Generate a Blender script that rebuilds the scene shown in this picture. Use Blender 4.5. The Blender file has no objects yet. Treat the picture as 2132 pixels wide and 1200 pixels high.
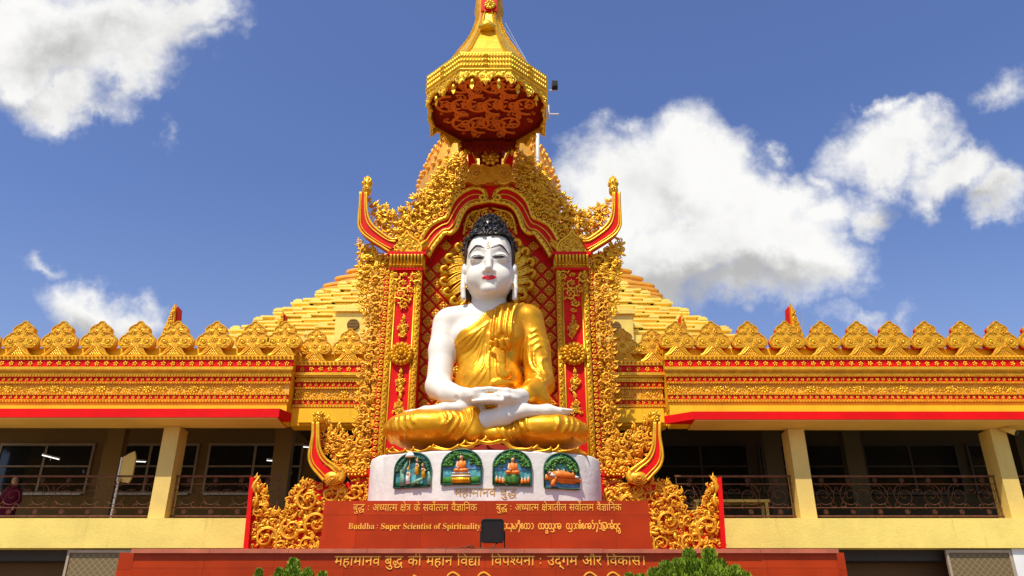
import bpy, math, random
import numpy as np
from mathutils import Vector, geometry

# ------------------------------------------------------------------ camera
scene = bpy.context.scene
COL = scene.collection
PITCH = math.radians(25.0)
FPX = 1673.0                      # focal length in photo pixels (photo 2132 wide)
CAMZ = 1.6
cam_d = bpy.data.cameras.new('camera')
cam_d.sensor_width = 36.0
cam_d.lens = 36.0 * FPX / 2132.0
cam_d.clip_start = 0.1
cam_d.clip_end = 3000.0
cam = bpy.data.objects.new('camera', cam_d)
COL.objects.link(cam)
cam.location = (0, 0, CAMZ)
cam.rotation_euler = (math.radians(90) + PITCH, 0, 0)
scene.camera = cam

# ------------------------------------------------------------------ exposure
scene.view_settings.view_transform = 'Standard'
scene.view_settings.look = 'None'
scene.view_settings.exposure = 0.31
scene.view_settings.gamma = 1.0

# ------------------------------------------------------------------ sun
SUN_ELEV = math.radians(59.0)
SUN_AZ = math.radians(206.0)      # clockwise from +Y: behind the viewer, to the left
sun_vec = Vector((math.sin(SUN_AZ) * math.cos(SUN_ELEV), math.cos(SUN_AZ) * math.cos(SUN_ELEV), math.sin(SUN_ELEV)))
sl = bpy.data.lights.new('sun', 'SUN')
sl.energy = 4.2
sl.angle = math.radians(0.5)
sl.color = (1.0, 0.935, 0.81)
so = bpy.data.objects.new('sun', sl)
COL.objects.link(so)
so.location = (-20, -30, 60)
so.rotation_euler = sun_vec.to_track_quat('Z', 'Y').to_euler()

# ------------------------------------------------------------------ world: sky and clouds
world = bpy.data.worlds.new('World')
scene.world = world
world.use_nodes = True
wt = world.node_tree
for n in list(wt.nodes):
    wt.nodes.remove(n)


class NT:
    """tiny node-building helper"""
    def __init__(self, tree):
        self.t = tree

    def new(self, kind, **kw):
        n = self.t.nodes.new(kind)
        for k, v in kw.items():
            setattr(n, k, v)
        return n

    def link(self, a, b):
        self.t.links.new(a, b)

    def put(self, sock, v):
        if isinstance(v, bpy.types.NodeSocket):
            self.t.links.new(v, sock)
        elif v is not None:
            sock.default_value = v

    def math(self, op, a, b=None, c=None, clamp=False):
        n = self.new('ShaderNodeMath', operation=op, use_clamp=clamp)
        self.put(n.inputs[0], a)
        if b is not None:
            self.put(n.inputs[1], b)
        if c is not None:
            self.put(n.inputs[2], c)
        return n.outputs[0]

    def vmath(self, op, a, b=None, out=0):
        n = self.new('ShaderNodeVectorMath', operation=op)
        self.put(n.inputs[0], a)
        if b is not None:
            self.put(n.inputs[1], b)
        return n.outputs[out]

    def mix(self, f, a, b, blend='MIX'):
        n = self.new('ShaderNodeMix', data_type='RGBA', blend_type=blend)
        self.put(n.inputs[0], f)
        self.put(n.inputs[6], a)
        self.put(n.inputs[7], b)
        return n.outputs[2]

    def noise(self, vec, scale, detail=4.0, rough=0.55, out=0, dist=0.0):
        n = self.new('ShaderNodeTexNoise')
        if vec is not None:
            self.put(n.inputs['Vector'], vec)
        n.inputs['Scale'].default_value = scale
        n.inputs['Detail'].default_value = detail
        n.inputs['Roughness'].default_value = rough
        n.inputs['Distortion'].default_value = dist
        return n.outputs[out]

    def ramp(self, f, stops):
        n = self.new('ShaderNodeValToRGB')
        e = n.color_ramp.elements
        while len(e) < len(stops):
            e.new(0.5)
        for i, (p, c) in enumerate(stops):
            e[i].position = p
            e[i].color = (c[0], c[1], c[2], 1)
        self.put(n.inputs[0], f)
        return n.outputs[0]

    def smooth(self, v, lo, hi):
        n = self.new('ShaderNodeMapRange', interpolation_type='SMOOTHSTEP')
        self.put(n.inputs[0], v)
        n.inputs[1].default_value = lo
        n.inputs[2].default_value = hi
        return n.outputs[0]


def build_sky():
    N = NT(wt)
    out = N.new('ShaderNodeOutputWorld')
    bg = N.new('ShaderNodeBackground')
    bg.inputs[1].default_value = 0.10
    N.link(bg.outputs[0], out.inputs[0])
    sky = N.new('ShaderNodeTexSky', sky_type='NISHITA')
    sky.sun_disc = False
    sky.sun_elevation = SUN_ELEV
    sky.sun_rotation = SUN_AZ
    sky.altitude = 0
    sky.air_density = 1.0
    sky.dust_density = 1.2
    sky.ozone_density = 2.2
    hsv = N.new('ShaderNodeHueSaturation')
    hsv.inputs['Hue'].default_value = 0.515
    hsv.inputs['Saturation'].default_value = 1.15
    hsv.inputs['Value'].default_value = 1.36
    N.link(sky.outputs[0], hsv.inputs['Color'])
    skyc = hsv.outputs[0]
    tc = N.new('ShaderNodeTexCoord')
    d = tc.outputs['Generated']
    # tangent-plane coordinates about a fixed point of the sky (south, 25 degrees up)
    f0 = (0, math.cos(PITCH), math.sin(PITCH))
    u0 = (0, -math.sin(PITCH), math.cos(PITCH))
    fw = N.vmath('DOT_PRODUCT', d, f0, out=1)
    fs = N.math('MAXIMUM', fw, 0.05)
    px = N.math('DIVIDE', N.vmath('DOT_PRODUCT', d, (1, 0, 0), out=1), fs)
    py = N.math('DIVIDE', N.vmath('DOT_PRODUCT', d, u0, out=1), fs)
    comb = N.new('ShaderNodeCombineXYZ')
    N.link(px, comb.inputs[0])
    N.link(py, comb.inputs[1])
    p = comb.outputs[0]
    # warp so that the edges of the clouds billow
    w1 = N.noise(p, 5.5, 6, 0.6, out=1)
    wv = N.vmath('MULTIPLY', N.vmath('SUBTRACT', w1, (0.5, 0.5, 0.5)), (0.16, 0.16, 0))
    w2 = N.noise(p, 17.0, 5, 0.6, out=1)
    wv2 = N.vmath('MULTIPLY', N.vmath('SUBTRACT', w2, (0.5, 0.5, 0.5)), (0.065, 0.065, 0))
    pw = N.vmath('ADD', N.vmath('ADD', p, wv), wv2)
    blobs = CLOUDS
    acc = None
    for (u, v, rx, ry, amp) in blobs:
        c = ((u - 1066) / FPX, (600 - v) / FPX, 0)
        dv = N.vmath('MULTIPLY', N.vmath('SUBTRACT', pw, c), (FPX / rx, FPX / ry, 0))
        ln = N.vmath('LENGTH', dv, out=1)
        val = N.math('MULTIPLY_ADD', ln, -amp, amp)      # amp at the centre, 0 at the rim
        acc = val if acc is None else N.math('SMOOTH_MAX', acc, val, 0.12)
    det = N.noise(p, 9.0, 9, 0.62)
    det2 = N.noise(p, 30.0, 6, 0.65)
    dens = N.math('ADD', acc, N.math('MULTIPLY_ADD', det, 0.9, -0.45))
    dens = N.math('ADD', dens, N.math('MULTIPLY_ADD', det2, 0.30, -0.15))
    front = N.smooth(fw, 0.15, 0.4)
    alpha = N.math('MULTIPLY', N.smooth(dens, -0.06, 0.66), front)
    # light: thick parts seen from below are grey, upper rims white
    sh = None
    for (u, v, rx, ry, amp) in SHADES:
        c = ((u - 1066) / FPX, (600 - v) / FPX, 0)
        dv = N.vmath('MULTIPLY', N.vmath('SUBTRACT', pw, c), (FPX / rx, FPX / ry, 0))
        val = N.math('MULTIPLY_ADD', N.vmath('LENGTH', dv, out=1), -amp, amp)
        sh = val if sh is None else N.math('MAXIMUM', sh, val)
    shn = N.math('ADD', N.math('MAXIMUM', sh, 0.0), N.math('MULTIPLY_ADD', N.noise(p, 6.0, 6, 0.6), 2.6, -1.25))
    shf = N.smooth(shn, -0.15, 1.15)
    ccol = N.mix(shf, (7.9, 7.85, 7.7, 1), (4.0, 4.0, 4.0, 1))
    # the hazy band low over the roofs
    haze = N.math('MULTIPLY', N.smooth(py, 0.16, -0.14), 0.12)
    skyh = N.mix(haze, skyc, (4.6, 4.9, 5.6, 1))
    final = N.mix(alpha, skyh, ccol)
    N.link(final, bg.inputs[0])


# cloud masses: centre (as seen toward the temple), radii, thickness
CLOUDS = [
    (60, 60, 210, 170, 1.2), (210, 70, 230, 150, 1.2), (330, 60, 160, 130, 1.1), (420, 20, 110, 80, .9), (150, 190, 130, 90, 1.0),
    (60, 120, 120, 110, 1.1), (300, 150, 120, 70, .8), (190, 235, 70, 40, .6), (440, 90, 70, 50, .5),
    (1290, 400, 170, 150, 1.2), (1400, 380, 170, 160, 1.2), (1490, 350, 110, 90, .9), (1540, 470, 180, 130, 1.2), (1650, 530, 170, 120, 1.2),
    (1420, 520, 260, 110, 1.2), (1330, 590, 170, 70, .9), (1560, 590, 200, 70, .9), (1300, 265, 50, 40, .5), (1430, 300, 70, 60, .7),
    (1600, 320, 45, 35, .5), (1720, 560, 90, 60, .8), (1230, 470, 130, 150, 1.1),
    (1830, 330, 130, 80, 1.0), (1900, 300, 120, 80, 1.0), (1850, 245, 50, 40, .7), (1980, 360, 130, 70, 1.0), (2080, 400, 90, 50, .8), (1780, 420, 90, 50, .7),
    (1700, 370, 50, 35, .45), (1760, 310, 45, 60, .45),
    (180, 640, 130, 80, 1.0), (260, 650, 110, 60, .8), (130, 610, 60, 40, .6), (310, 640, 60, 50, .5), (85, 550, 60, 30, .42),
    (2080, 210, 70, 35, .4), (1890, 650, 40, 50, .32), (325, 300, 30, 40, .3), (1770, 660, 60, 25, .34), (1690, 440, 90, 70, .8), (1600, 420, 110, 90, 1.0), (1500, 420, 160, 120, 1.2),
]
SHADES = [
    (120, 90, 200, 90, .9), (30, 190, 120, 60, .9), (250, 60, 120, 60, .6), (1400, 590, 330, 70, 1.2), (1600, 590, 220, 60, 1.1), (1320, 540, 120, 60, .5),
    (1860, 420, 130, 40, .9), (2060, 410, 90, 30, .8), (200, 680, 160, 60, 1.2), (1430, 440, 90, 40, .35),
]
build_sky()


# ------------------------------------------------------------------ helpers
CP, SP = math.cos(PITCH), math.sin(PITCH)


def P(u, v, d):
    """the point of the vertical plane y = d that the photo shows at pixel (u, v)"""
    a, b = (u - 1066.0) / FPX, (600.0 - v) / FPX
    t = d / (CP - b * SP)
    return np.array((t * a, d, CAMZ + t * (SP + b * CP)))


def Z(v, d):
    return float(P(1066, v, d)[2])


def X(u, v, d):
    return float(P(u, v, d)[0])


def PX(v, d):
    """metres per photo pixel at row v of plane d"""
    return d / (CP - (600.0 - v) / FPX * SP) / FPX


XC = -0.565                                   # the axis of the shrine


class MB:
    """collects geometry and links it as ONE mesh object"""
    def __init__(self):
        self.v, self.loops, self.cnt, self.mi, self.n = [], [], [], [], 0
        self.cur = 0

    def add(self, v, faces):
        """faces: int array (n,k) or list of index tuples"""
        v = np.asarray(v, dtype=np.float64).reshape(-1, 3)
        if isinstance(faces, np.ndarray):
            if len(faces):
                self.loops.append((faces + self.n).ravel())
                self.cnt.append(np.full(len(faces), faces.shape[1], int))
                self.mi.append(np.full(len(faces), self.cur, int))
        else:
            for f in faces:
                self.loops.append(np.array(f, int) + self.n)
                self.cnt.append(np.array([len(f)]))
                self.mi.append(np.array([self.cur]))
        self.v.append(v)
        self.n += len(v)
        return self

    def box(self, x0, x1, y0, y1, z0, z1):
        v = [(x, y, z) for x in (x0, x1) for y in (y0, y1) for z in (z0, z1)]
        f = np.array([(0, 1, 3, 2), (4, 6, 7, 5), (0, 4, 5, 1), (2, 3, 7, 6), (0, 2, 6, 4), (1, 5, 7, 3)])
        return self.add(v, f)

    def tube(self, path, rad, seg=6, flat=1.0, cap=True, axis=(0, 1, 0)):
        """tube round a path that lies about a plane with normal `axis`"""
        p = np.asarray(path, float)
        n = len(p)
        r = np.broadcast_to(np.asarray(rad, float), (n,))
        t = np.gradient(p, axis=0)
        t /= np.linalg.norm(t, axis=1, keepdims=True) + 1e-12
        ax = np.broadcast_to(np.asarray(axis, float), (n, 3))
        a = np.cross(t, ax)
        la = np.linalg.norm(a, axis=1, keepdims=True)
        a = np.where(la > 1e-3, a / (la + 1e-12), np.array((1.0, 0, 0)))
        b = np.cross(a, t)
        th = np.linspace(0, 2 * np.pi, seg, endpoint=False)
        ring = a[:, None, :] * np.cos(th)[None, :, None] + b[:, None, :] * np.sin(th)[None, :, None] * flat
        v = (p[:, None, :] + ring * r[:, None, None]).reshape(-1, 3)
        i = np.arange(n - 1)[:, None] * seg
        j = np.arange(seg)[None, :]
        k = (j + 1) % seg
        q = np.stack([i + j, i + k, i + seg + k, i + seg + j], -1).reshape(-1, 4)
        self.add(v, q)
        if cap:
            m = self.n - len(v)
            self.loops.append(m + np.arange(seg)[::-1]); self.cnt.append(np.array([seg])); self.mi.append(np.array([self.cur]))
            self.loops.append(m + (n - 1) * seg + np.arange(seg)); self.cnt.append(np.array([seg])); self.mi.append(np.array([self.cur]))
        return self

    def ball(self, c, r, seg=8, rings=5):
        v, f = sphere_t(seg, rings)
        return self.add(np.asarray(c, float) + v * np.asarray(r, float), f)

    def prism(self, poly, y0, y1, back=True):
        """outline in (x, z), extruded from y0 (front) to y1"""
        a = np.asarray(poly, float)
        n = len(a)
        area = np.sum(a[:, 0] * np.roll(a[:, 1], -1) - np.roll(a[:, 0], -1) * a[:, 1])
        if area < 0:
            a = a[::-1]
        v = np.concatenate([np.c_[a[:, 0], np.full(n, y0), a[:, 1]], np.c_[a[:, 0], np.full(n, y1), a[:, 1]]])
        tri = geometry.tessellate_polygon([[Vector((q[0], q[1], 0)) for q in a]])
        tri = np.array([t if np.cross(a[t[1]] - a[t[0]], a[t[2]] - a[t[0]]) > 0 else t[::-1] for t in tri], int).reshape(-1, 3)
        j = np.arange(n)
        k = (j + 1) % n
        self.add(v, np.stack([j + n, k + n, k, j], -1))
        m = self.n - len(v)
        for tt in ([tri, tri[:, ::-1] + n] if back else [tri]):
            self.loops.append((tt + m).ravel()); self.cnt.append(np.full(len(tt), 3)); self.mi.append(np.full(len(tt), self.cur))
        return self

    def lathe(self, prof, c=(0, 0), seg=24, sx=1.0, sy=1.0, a0=0.0, cap=True):
        """prof: (r, z) from bottom to top, about a vertical axis"""
        pr = np.asarray(prof, float)
        th = a0 + np.linspace(0, 2 * np.pi, seg, endpoint=False)
        v = np.stack([c[0] + pr[:, :1] * np.cos(th) * sx, c[1] + pr[:, :1] * np.sin(th) * sy, np.broadcast_to(pr[:, 1:2], (len(pr), seg))], -1).reshape(-1, 3)
        i = np.arange(len(pr) - 1)[:, None] * seg
        j = np.arange(seg)[None, :]
        k = (j + 1) % seg
        q = np.stack([i + j, i + k, i + seg + k, i + seg + j], -1).reshape(-1, 4)
        self.add(v, q)
        if not cap:
            return self
        m = self.n - len(v)
        self.loops.append(m + np.arange(seg)[::-1]); self.cnt.append(np.array([seg])); self.mi.append(np.array([self.cur]))
        self.loops.append(m + (len(pr) - 1) * seg + np.arange(seg)); self.cnt.append(np.array([seg])); self.mi.append(np.array([self.cur]))
        return self

    def stamp(self, tpl, c, s=1.0, rot=0.0, flip=False, depth=None, ya=None):
        """a template lying in (x, z) with its relief along -y, put at c. ya: extra rotation about z"""
        v, f = tpl
        x, y, z = v[:, 0] * s, v[:, 1] * (s if depth is None else depth), v[:, 2] * s
        ff = f
        if flip:
            x = -x
            ff = f[:, ::-1]
        cr, sr = math.cos(rot), math.sin(rot)
        x, z = x * cr - z * sr, x * sr + z * cr
        if ya:
            ca, sa = math.cos(ya), math.sin(ya)
            x, y = x * ca - y * sa, x * sa + y * ca
        return self.add(np.c_[x + c[0], y + c[1], z + c[2]], ff)

    def tpl(self):
        """this geometry as a template (quads only kept as given; n-gons fanned)"""
        v = np.concatenate(self.v)
        lo = np.concatenate(self.loops)
        cn = np.concatenate(self.cnt)
        out, i = [], 0
        for c in cn:
            g = lo[i:i + c]
            i += c
            if c == 4:
                out.append(g)
            elif c == 3:
                out.append(np.array((g[0], g[1], g[2], g[2])))
            else:
                for k in range(1, c - 1, 2):
                    out.append(np.array((g[0], g[k], g[k + 1], g[min(k + 2, c - 1)])))
        return v, np.array(out)

    def build(self, name, mats, parent=None, smooth=False, origin=None):
        v = np.concatenate(self.v) if self.v else np.zeros((0, 3))
        lo = np.concatenate(self.loops)
        cn = np.concatenate(self.cnt)
        mi = np.concatenate(self.mi)
        # drop doubled corners of fanned faces
        st = np.concatenate([[0], np.cumsum(cn)[:-1]])
        four = np.where(cn == 4)[0]
        if len(four):
            l3, l2 = lo[st[four] + 3], lo[st[four] + 2]
            bad = four[l3 == l2]
            if len(bad):
                keep = np.ones(len(lo), bool)
                keep[st[bad] + 3] = False
                lo = lo[keep]
                cn = cn.copy()
                cn[bad] = 3
        me = bpy.data.meshes.new(name)
        o = bpy.data.objects.new(name, me)
        org = np.zeros(3) if origin is None else np.asarray(origin, float)
        if parent is not None:
            org = np.array(parent.get('_org', (0, 0, 0)), float)
        v = v - org
        me.vertices.add(len(v))
        me.vertices.foreach_set('co', v.ravel())
        me.loops.add(len(lo))
        me.loops.foreach_set('vertex_index', lo.astype(np.int32))
        me.polygons.add(len(cn))
        me.polygons.foreach_set('loop_start', np.concatenate([[0], np.cumsum(cn)[:-1]]).astype(np.int32))
        me.polygons.foreach_set('loop_total', cn.astype(np.int32))
        me.polygons.foreach_set('material_index', mi.astype(np.int32))
        me.polygons.foreach_set('use_smooth', np.full(len(cn), bool(smooth)))
        for m in (mats if isinstance(mats, (list, tuple)) else [mats]):
            me.materials.append(m)
        me.update(calc_edges=True)
        me.validate()
        if smooth == 'auto':
            try:
                me.set_sharp_from_angle(angle=math.radians(38))
            except Exception:
                pass
        COL.objects.link(o)
        if parent is not None:
            o.parent = parent
            o['_org'] = [float(q) for q in org]
        else:
            o.location = org
            o['_org'] = [float(q) for q in org]
        return o


_sph = {}


def sphere_t(seg, rings):
    if (seg, rings) not in _sph:
        v, f = [], []
        for i in range(rings + 1):
            ph = math.pi * i / rings
            for j in range(seg):
                th = 2 * math.pi * j / seg
                v.append((math.sin(ph) * math.cos(th), -math.cos(ph), math.sin(ph) * math.sin(th)))
        for i in range(rings):
            for j in range(seg):
                k = (j + 1) % seg
                f.append((i * seg + j, (i + 1) * seg + j, (i + 1) * seg + k, i * seg + k))
        _sph[(seg, rings)] = (np.array(v), np.array(f))
    return _sph[(seg, rings)]


def tag(o, label=None, cat=None, group=None, kind=None):
    if label: o['label'] = label
    if cat: o['category'] = cat
    if group: o['group'] = group
    if kind: o['kind'] = kind
    return o


def thing(name, label, cat, loc, group=None):
    o = bpy.data.objects.new(name, None)
    COL.objects.link(o)
    o.location = loc
    o['_org'] = [float(q) for q in loc]
    o.empty_display_size = 0.3
    return tag(o, label, cat, group)


def copy_tree(o, parent=None):
    c = o.copy()
    COL.objects.link(c)
    if parent is not None:
        c.parent = parent
    for ch in o.children:
        copy_tree(ch, c)
    return c


def spline(pts, n=24, closed=False):
    """Catmull-Rom through points"""
    p = np.asarray(pts, float)
    if closed:
        q = np.concatenate([p[-1:], p, p[:2]])
        m = len(p)
    else:
        q = np.concatenate([2 * p[:1] - p[1:2], p, 2 * p[-1:] - p[-2:-1]])
        m = len(p) - 1
    out = []
    per = max(2, int(round(n / m)))
    for i in range(m):
        a, b, c, d = q[i:i + 4]
        for k in range(per):
            t = k / per
            out.append(0.5 * ((2 * b) + (c - a) * t + (2 * a - 5 * b + 4 * c - d) * t * t + (3 * b - a - 3 * c + d) * t ** 3))
    if not closed:
        out.append(p[-1])
    return np.array(out)


def resample(p, step):
    p = np.asarray(p, float)
    s = np.concatenate([[0], np.cumsum(np.linalg.norm(np.diff(p, axis=0), axis=1))])
    n = max(2, int(round(s[-1] / step)) + 1)
    q = np.linspace(0, s[-1], n)
    return np.stack([np.interp(q, s, p[:, k]) for k in range(p.shape[1])], -1)


def in_poly(pts, poly):
    a = np.asarray(poly, float)
    x, y = pts[:, 0], pts[:, 1]
    ins = np.zeros(len(pts), bool)
    for (ax, ay), (bx, by) in zip(a, np.roll(a, -1, 0)):
        if ay == by:
            continue
        m = ((ay > y) != (by > y)) & (x < (bx - ax) * (y - ay) / (by - ay) + ax)
        ins ^= m
    return ins


def seg_dist(pts, poly, closed=True):
    a = np.asarray(poly, float)
    b = np.roll(a, -1, 0) if closed else a[1:]
    a2 = a if closed else a[:-1]
    best = np.full(len(pts), 1e9)
    for p, q in zip(a2, b):
        d = q - p
        t = np.clip(((pts - p) @ d) / (d @ d + 1e-12), 0, 1)
        best = np.minimum(best, np.linalg.norm(pts - p - t[:, None] * d, axis=1))
    return best


def pack(poly, radii, seed=1, tries=1500, edge=0.8, over=0.97):
    """circles of falling size packed in an outline: list of (x, z, r)"""
    rng = np.random.RandomState(seed)
    a = np.asarray(poly, float)
    lo, hi = a.min(0), a.max(0)
    got = np.zeros((0, 3))
    for r in radii:
        c = lo + rng.rand(tries, 2) * (hi - lo)
        c = c[in_poly(c, a)]
        if len(c) == 0:
            continue
        c = c[seg_dist(c, a) > r * edge]
        for q in c:
            if len(got) == 0 or np.all(np.hypot(got[:, 0] - q[0], got[:, 1] - q[1]) > (got[:, 2] + r) * over):
                got = np.concatenate([got, [[q[0], q[1], r]]])
    return got


# ---- templates of the carved ornament, all within a unit circle
def comma(m, p0, ang, ln, curl, r0, seg=5, n=5, tip=True, y=-0.05):
    """a curling leaf: starts at p0 heading ang and bends by curl"""
    pts, a, p = [], ang, np.array(p0, float)
    for i in range(n + 1):
        pts.append((p[0], y - 0.06 * math.sin(math.pi * i / n), p[1]))
        a += curl / n
        p = p + ln / n * np.array((math.cos(a), math.sin(a)))
    rr = r0 * np.array([0.55 + 0.75 * math.sin(math.pi * min(1, 0.15 + 0.75 * i / n)) for i in range(n + 1)])
    rr[-1] = r0 * (0.95 if tip else 0.2)
    m.tube(pts, rr, seg, 0.85)
    if tip:
        q = pts[-1]
        m.ball((q[0], q[1] - 0.04, q[2]), r0 * 1.25, 6, 4)


def scroll_tpl(turns=1.45, commas=4, seed=0, seg=6, n=20, rt=0.19, ball=0.25):
    m = MB()
    th = np.linspace(0, turns * 2 * np.pi, n)
    r = 0.84 * (1 - th / th[-1]) ** 0.85 * 0.8 + 0.17
    path = np.c_[r * np.cos(th), -0.10 - 0.14 * (th / th[-1]), r * np.sin(th)]
    rad = rt * (1.0 - 0.40 * th / th[-1])
    rad[0] *= 0.5
    m.tube(path, rad, seg, 1.0)
    m.ball((path[-1, 0] * 0.3, -0.28, path[-1, 2] * 0.3), ball, 7, 5)
    rng = random.Random(seed)
    for i in range(commas):
        t = 2 * math.pi * (0.08 + 0.8 * i / commas) + rng.uniform(-.15, .15)
        rr = 0.84 * (1 - t / th[-1]) ** 0.85 * 0.8 + 0.17
        comma(m, (rr * math.cos(t), rr * math.sin(t)), t + 0.5, 0.48 + 0.1 * rng.random(), 1.7, 0.13)
    # a leaf inside the first turn
    comma(m, (0.50 * math.cos(2.2), 0.50 * math.sin(2.2)), 3.6, 0.40, 1.8, 0.12)
    return m.tpl()


def leaf_tpl(n=6):
    """a flame-shaped tip, base at origin, pointing +z, one unit long"""
    m = MB()
    z = np.linspace(0, 1, n)
    x = 0.16 * np.sin(z * 4.2)
    r = 0.115 * np.sin(np.pi * np.clip(z * 0.92 + 0.12, 0, 1)) + 0.006
    m.tube(np.c_[x, -0.1 - 0.06 * np.sin(np.pi * z), z], r, 6, 0.8)
    for s in (-1, 1):
        comma(m, (0.06 * s, 0.12), math.pi / 2 - 0.7 * s, 0.5, -1.6 * s * -1, 0.085)
    return m.tpl()


def rosette_tpl(k=5, seg=5, rings=4):
    m = MB()
    for i in range(k):
        a = 2 * math.pi * i / k + math.pi / 2
        m.ball((0.62 * math.cos(a), -0.16, 0.62 * math.sin(a)), (0.40, 0.26, 0.40), seg, rings)
    m.ball((0, -0.30, 0), 0.30, 6, 4)
    return m.tpl()


def ring_rosette_tpl():
    m = MB()
    t = np.linspace(0, 2 * np.pi, 11)
    m.tube(np.c_[0.72 * np.cos(t), np.full(11, -0.2), 0.72 * np.sin(t)], 0.27, 5, 1, cap=False)
    m.ball((0, -0.2, 0), 0.3, 6, 4)
    return m.tpl()


SCR = [scroll_tpl(1.5, 4, 1), scroll_tpl(1.3, 5, 2), scroll_tpl(1.65, 3, 3), scroll_tpl(1.4, 4, 4)]
def acanthus_tpl(seed, turns=1.3, n=26):
    """a large leafy scroll: a fat tapering stem, lobed leaves inside and out, a bud at the heart"""
    m = MB()
    rng = random.Random(seed)
    th = np.linspace(0, turns * 2 * np.pi, n)
    q = th / th[-1]
    r = 0.74 * (1 - q) ** 0.9 + 0.15
    path = np.c_[r * np.cos(th), -0.10 - 0.13 * q, r * np.sin(th)]
    m.tube(path, (0.120 - .05 * q) * np.clip(q * 8 + .4, 0, 1), 7)
    m.tube(path * (0.90, 1, 0.90) + (0, -.06, 0), (0.05 - .02 * q), 5)
    for i in range(8):
        t = 2 * math.pi * (0.02 + 0.92 * i / 8) + rng.uniform(-.15, .15)
        rr = 0.74 * (1 - t / th[-1]) ** 0.9 + 0.17
        k = 1.0 - .45 * i / 8
        if i % 3 == 1:
            comma(m, (rr * math.cos(t), rr * math.sin(t)), t + 0.55, 0.50 * k, 2.1, 0.125 * k, 6, 6)
        else:
            comma(m, (rr * math.cos(t), rr * math.sin(t)), t + 1.25 + rng.uniform(-.2, .2), (0.60 + .12 * rng.random()) * k, -1.6, 0.125 * k, 6, 6, False)
    for i in range(4):
        t = 2 * math.pi * (0.1 + i / 5.0)
        rr = 0.74 * (1 - t / th[-1]) ** 0.9 + 0.08
        comma(m, (rr * math.cos(t), rr * math.sin(t)), t + 2.2, 0.34, 1.2, 0.075, 5, 5, i % 2 == 0)
    m.ball((0, -0.26, 0), 0.15, 8, 6)
    for i in range(5):
        t = 2 * math.pi * i / 5
        m.ball((.17 * math.cos(t), -.22, .17 * math.sin(t)), .075, 6, 4)
    return m.tpl()


SCR_BIG = [acanthus_tpl(5), acanthus_tpl(6, 1.15), acanthus_tpl(9, 1.45)]
SCR = SCR[:2] + [acanthus_tpl(11, 1.1, 16), acanthus_tpl(12, 1.25, 16)]
SCR_LO = [scroll_tpl(1.2, 2, 7, 5, 12, 0.17, 0.26), scroll_tpl(1.1, 3, 8, 5, 11, 0.18, 0.26)]
LEAF = leaf_tpl()
ROS = rosette_tpl()
RING = ring_rosette_tpl()


def fill_scrolls(m, poly, y, radii, seed=1, tries=1500, edge=0.8, lean=None, over=0.97):
    rng = random.Random(seed)
    for (x, z, r) in pack(poly, radii, seed, tries, edge, over):
        t = rng.choice(SCR_BIG if r > 0.15 else (SCR if r > 0.085 else SCR_LO))
        m.stamp(t, (x, y + rng.uniform(-.03, .03), z), r * 1.04, rng.uniform(0, 6.28), rng.random() < 0.5)


def leaf_scatter(m, poly, y, n, s0, s1, seed=0):
    """loose flame leaves between the scrolls"""
    rng = np.random.RandomState(seed)
    a = np.asarray(poly, float)
    c = a.min(0) + rng.rand(n * 3, 2) * (a.max(0) - a.min(0))
    c = c[in_poly(c, a)]
    c = c[seg_dist(c, a) > s0 * .45][:n]
    for q in c:
        m.stamp(LEAF, (q[0], y + rng.uniform(-.03, .03), q[1]), rng.uniform(s0, s1), rng.uniform(-2.2, 2.2), rng.rand() < .5)


def vine(m, pts, width, y, pitch, seed=0, tpls=None, stem=0.16, ystep=0.0):
    """a wavy stem along a path with scrolls on alternate sides"""
    p = resample(pts, pitch)
    rng = random.Random(seed)
    t = np.gradient(p, axis=0)
    t /= np.linalg.norm(t, axis=1, keepdims=True)
    nn = np.c_[-t[:, 1], t[:, 0]]
    r = width * 0.5
    wave = []
    for i in range(len(p)):
        s = 1 if i % 2 else -1
        c = p[i] + nn[i] * s * r * 0.36
        ang = math.atan2(t[i, 1], t[i, 0])
        m.stamp((tpls or SCR)[rng.randrange(len(tpls or SCR))], (c[0], y + rng.uniform(-.015, .015), c[1]), r * 0.72, ang + (2.6 if s > 0 else -2.6) + rng.uniform(-.2, .2), s < 0)
        wave.append((p[i, 0] - nn[i, 0] * s * r * 0.6, y - 0.02, p[i, 1] - nn[i, 1] * s * r * 0.6))
        # loose curls that break the edge of the strip
        a2 = ang + (1.9 if s > 0 else -1.9)
        q = p[i] - nn[i] * s * r * 0.55 + t[i] * pitch * 0.3
        m.stamp(LEAF, (q[0], y - 0.01, q[1]), r * 0.8, a2 - math.pi / 2 + math.pi * 0.95, s > 0)
    if len(wave) > 2:
        w = spline(wave, len(wave) * 4)
        m.tube(w, stem * r, 5)


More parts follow.
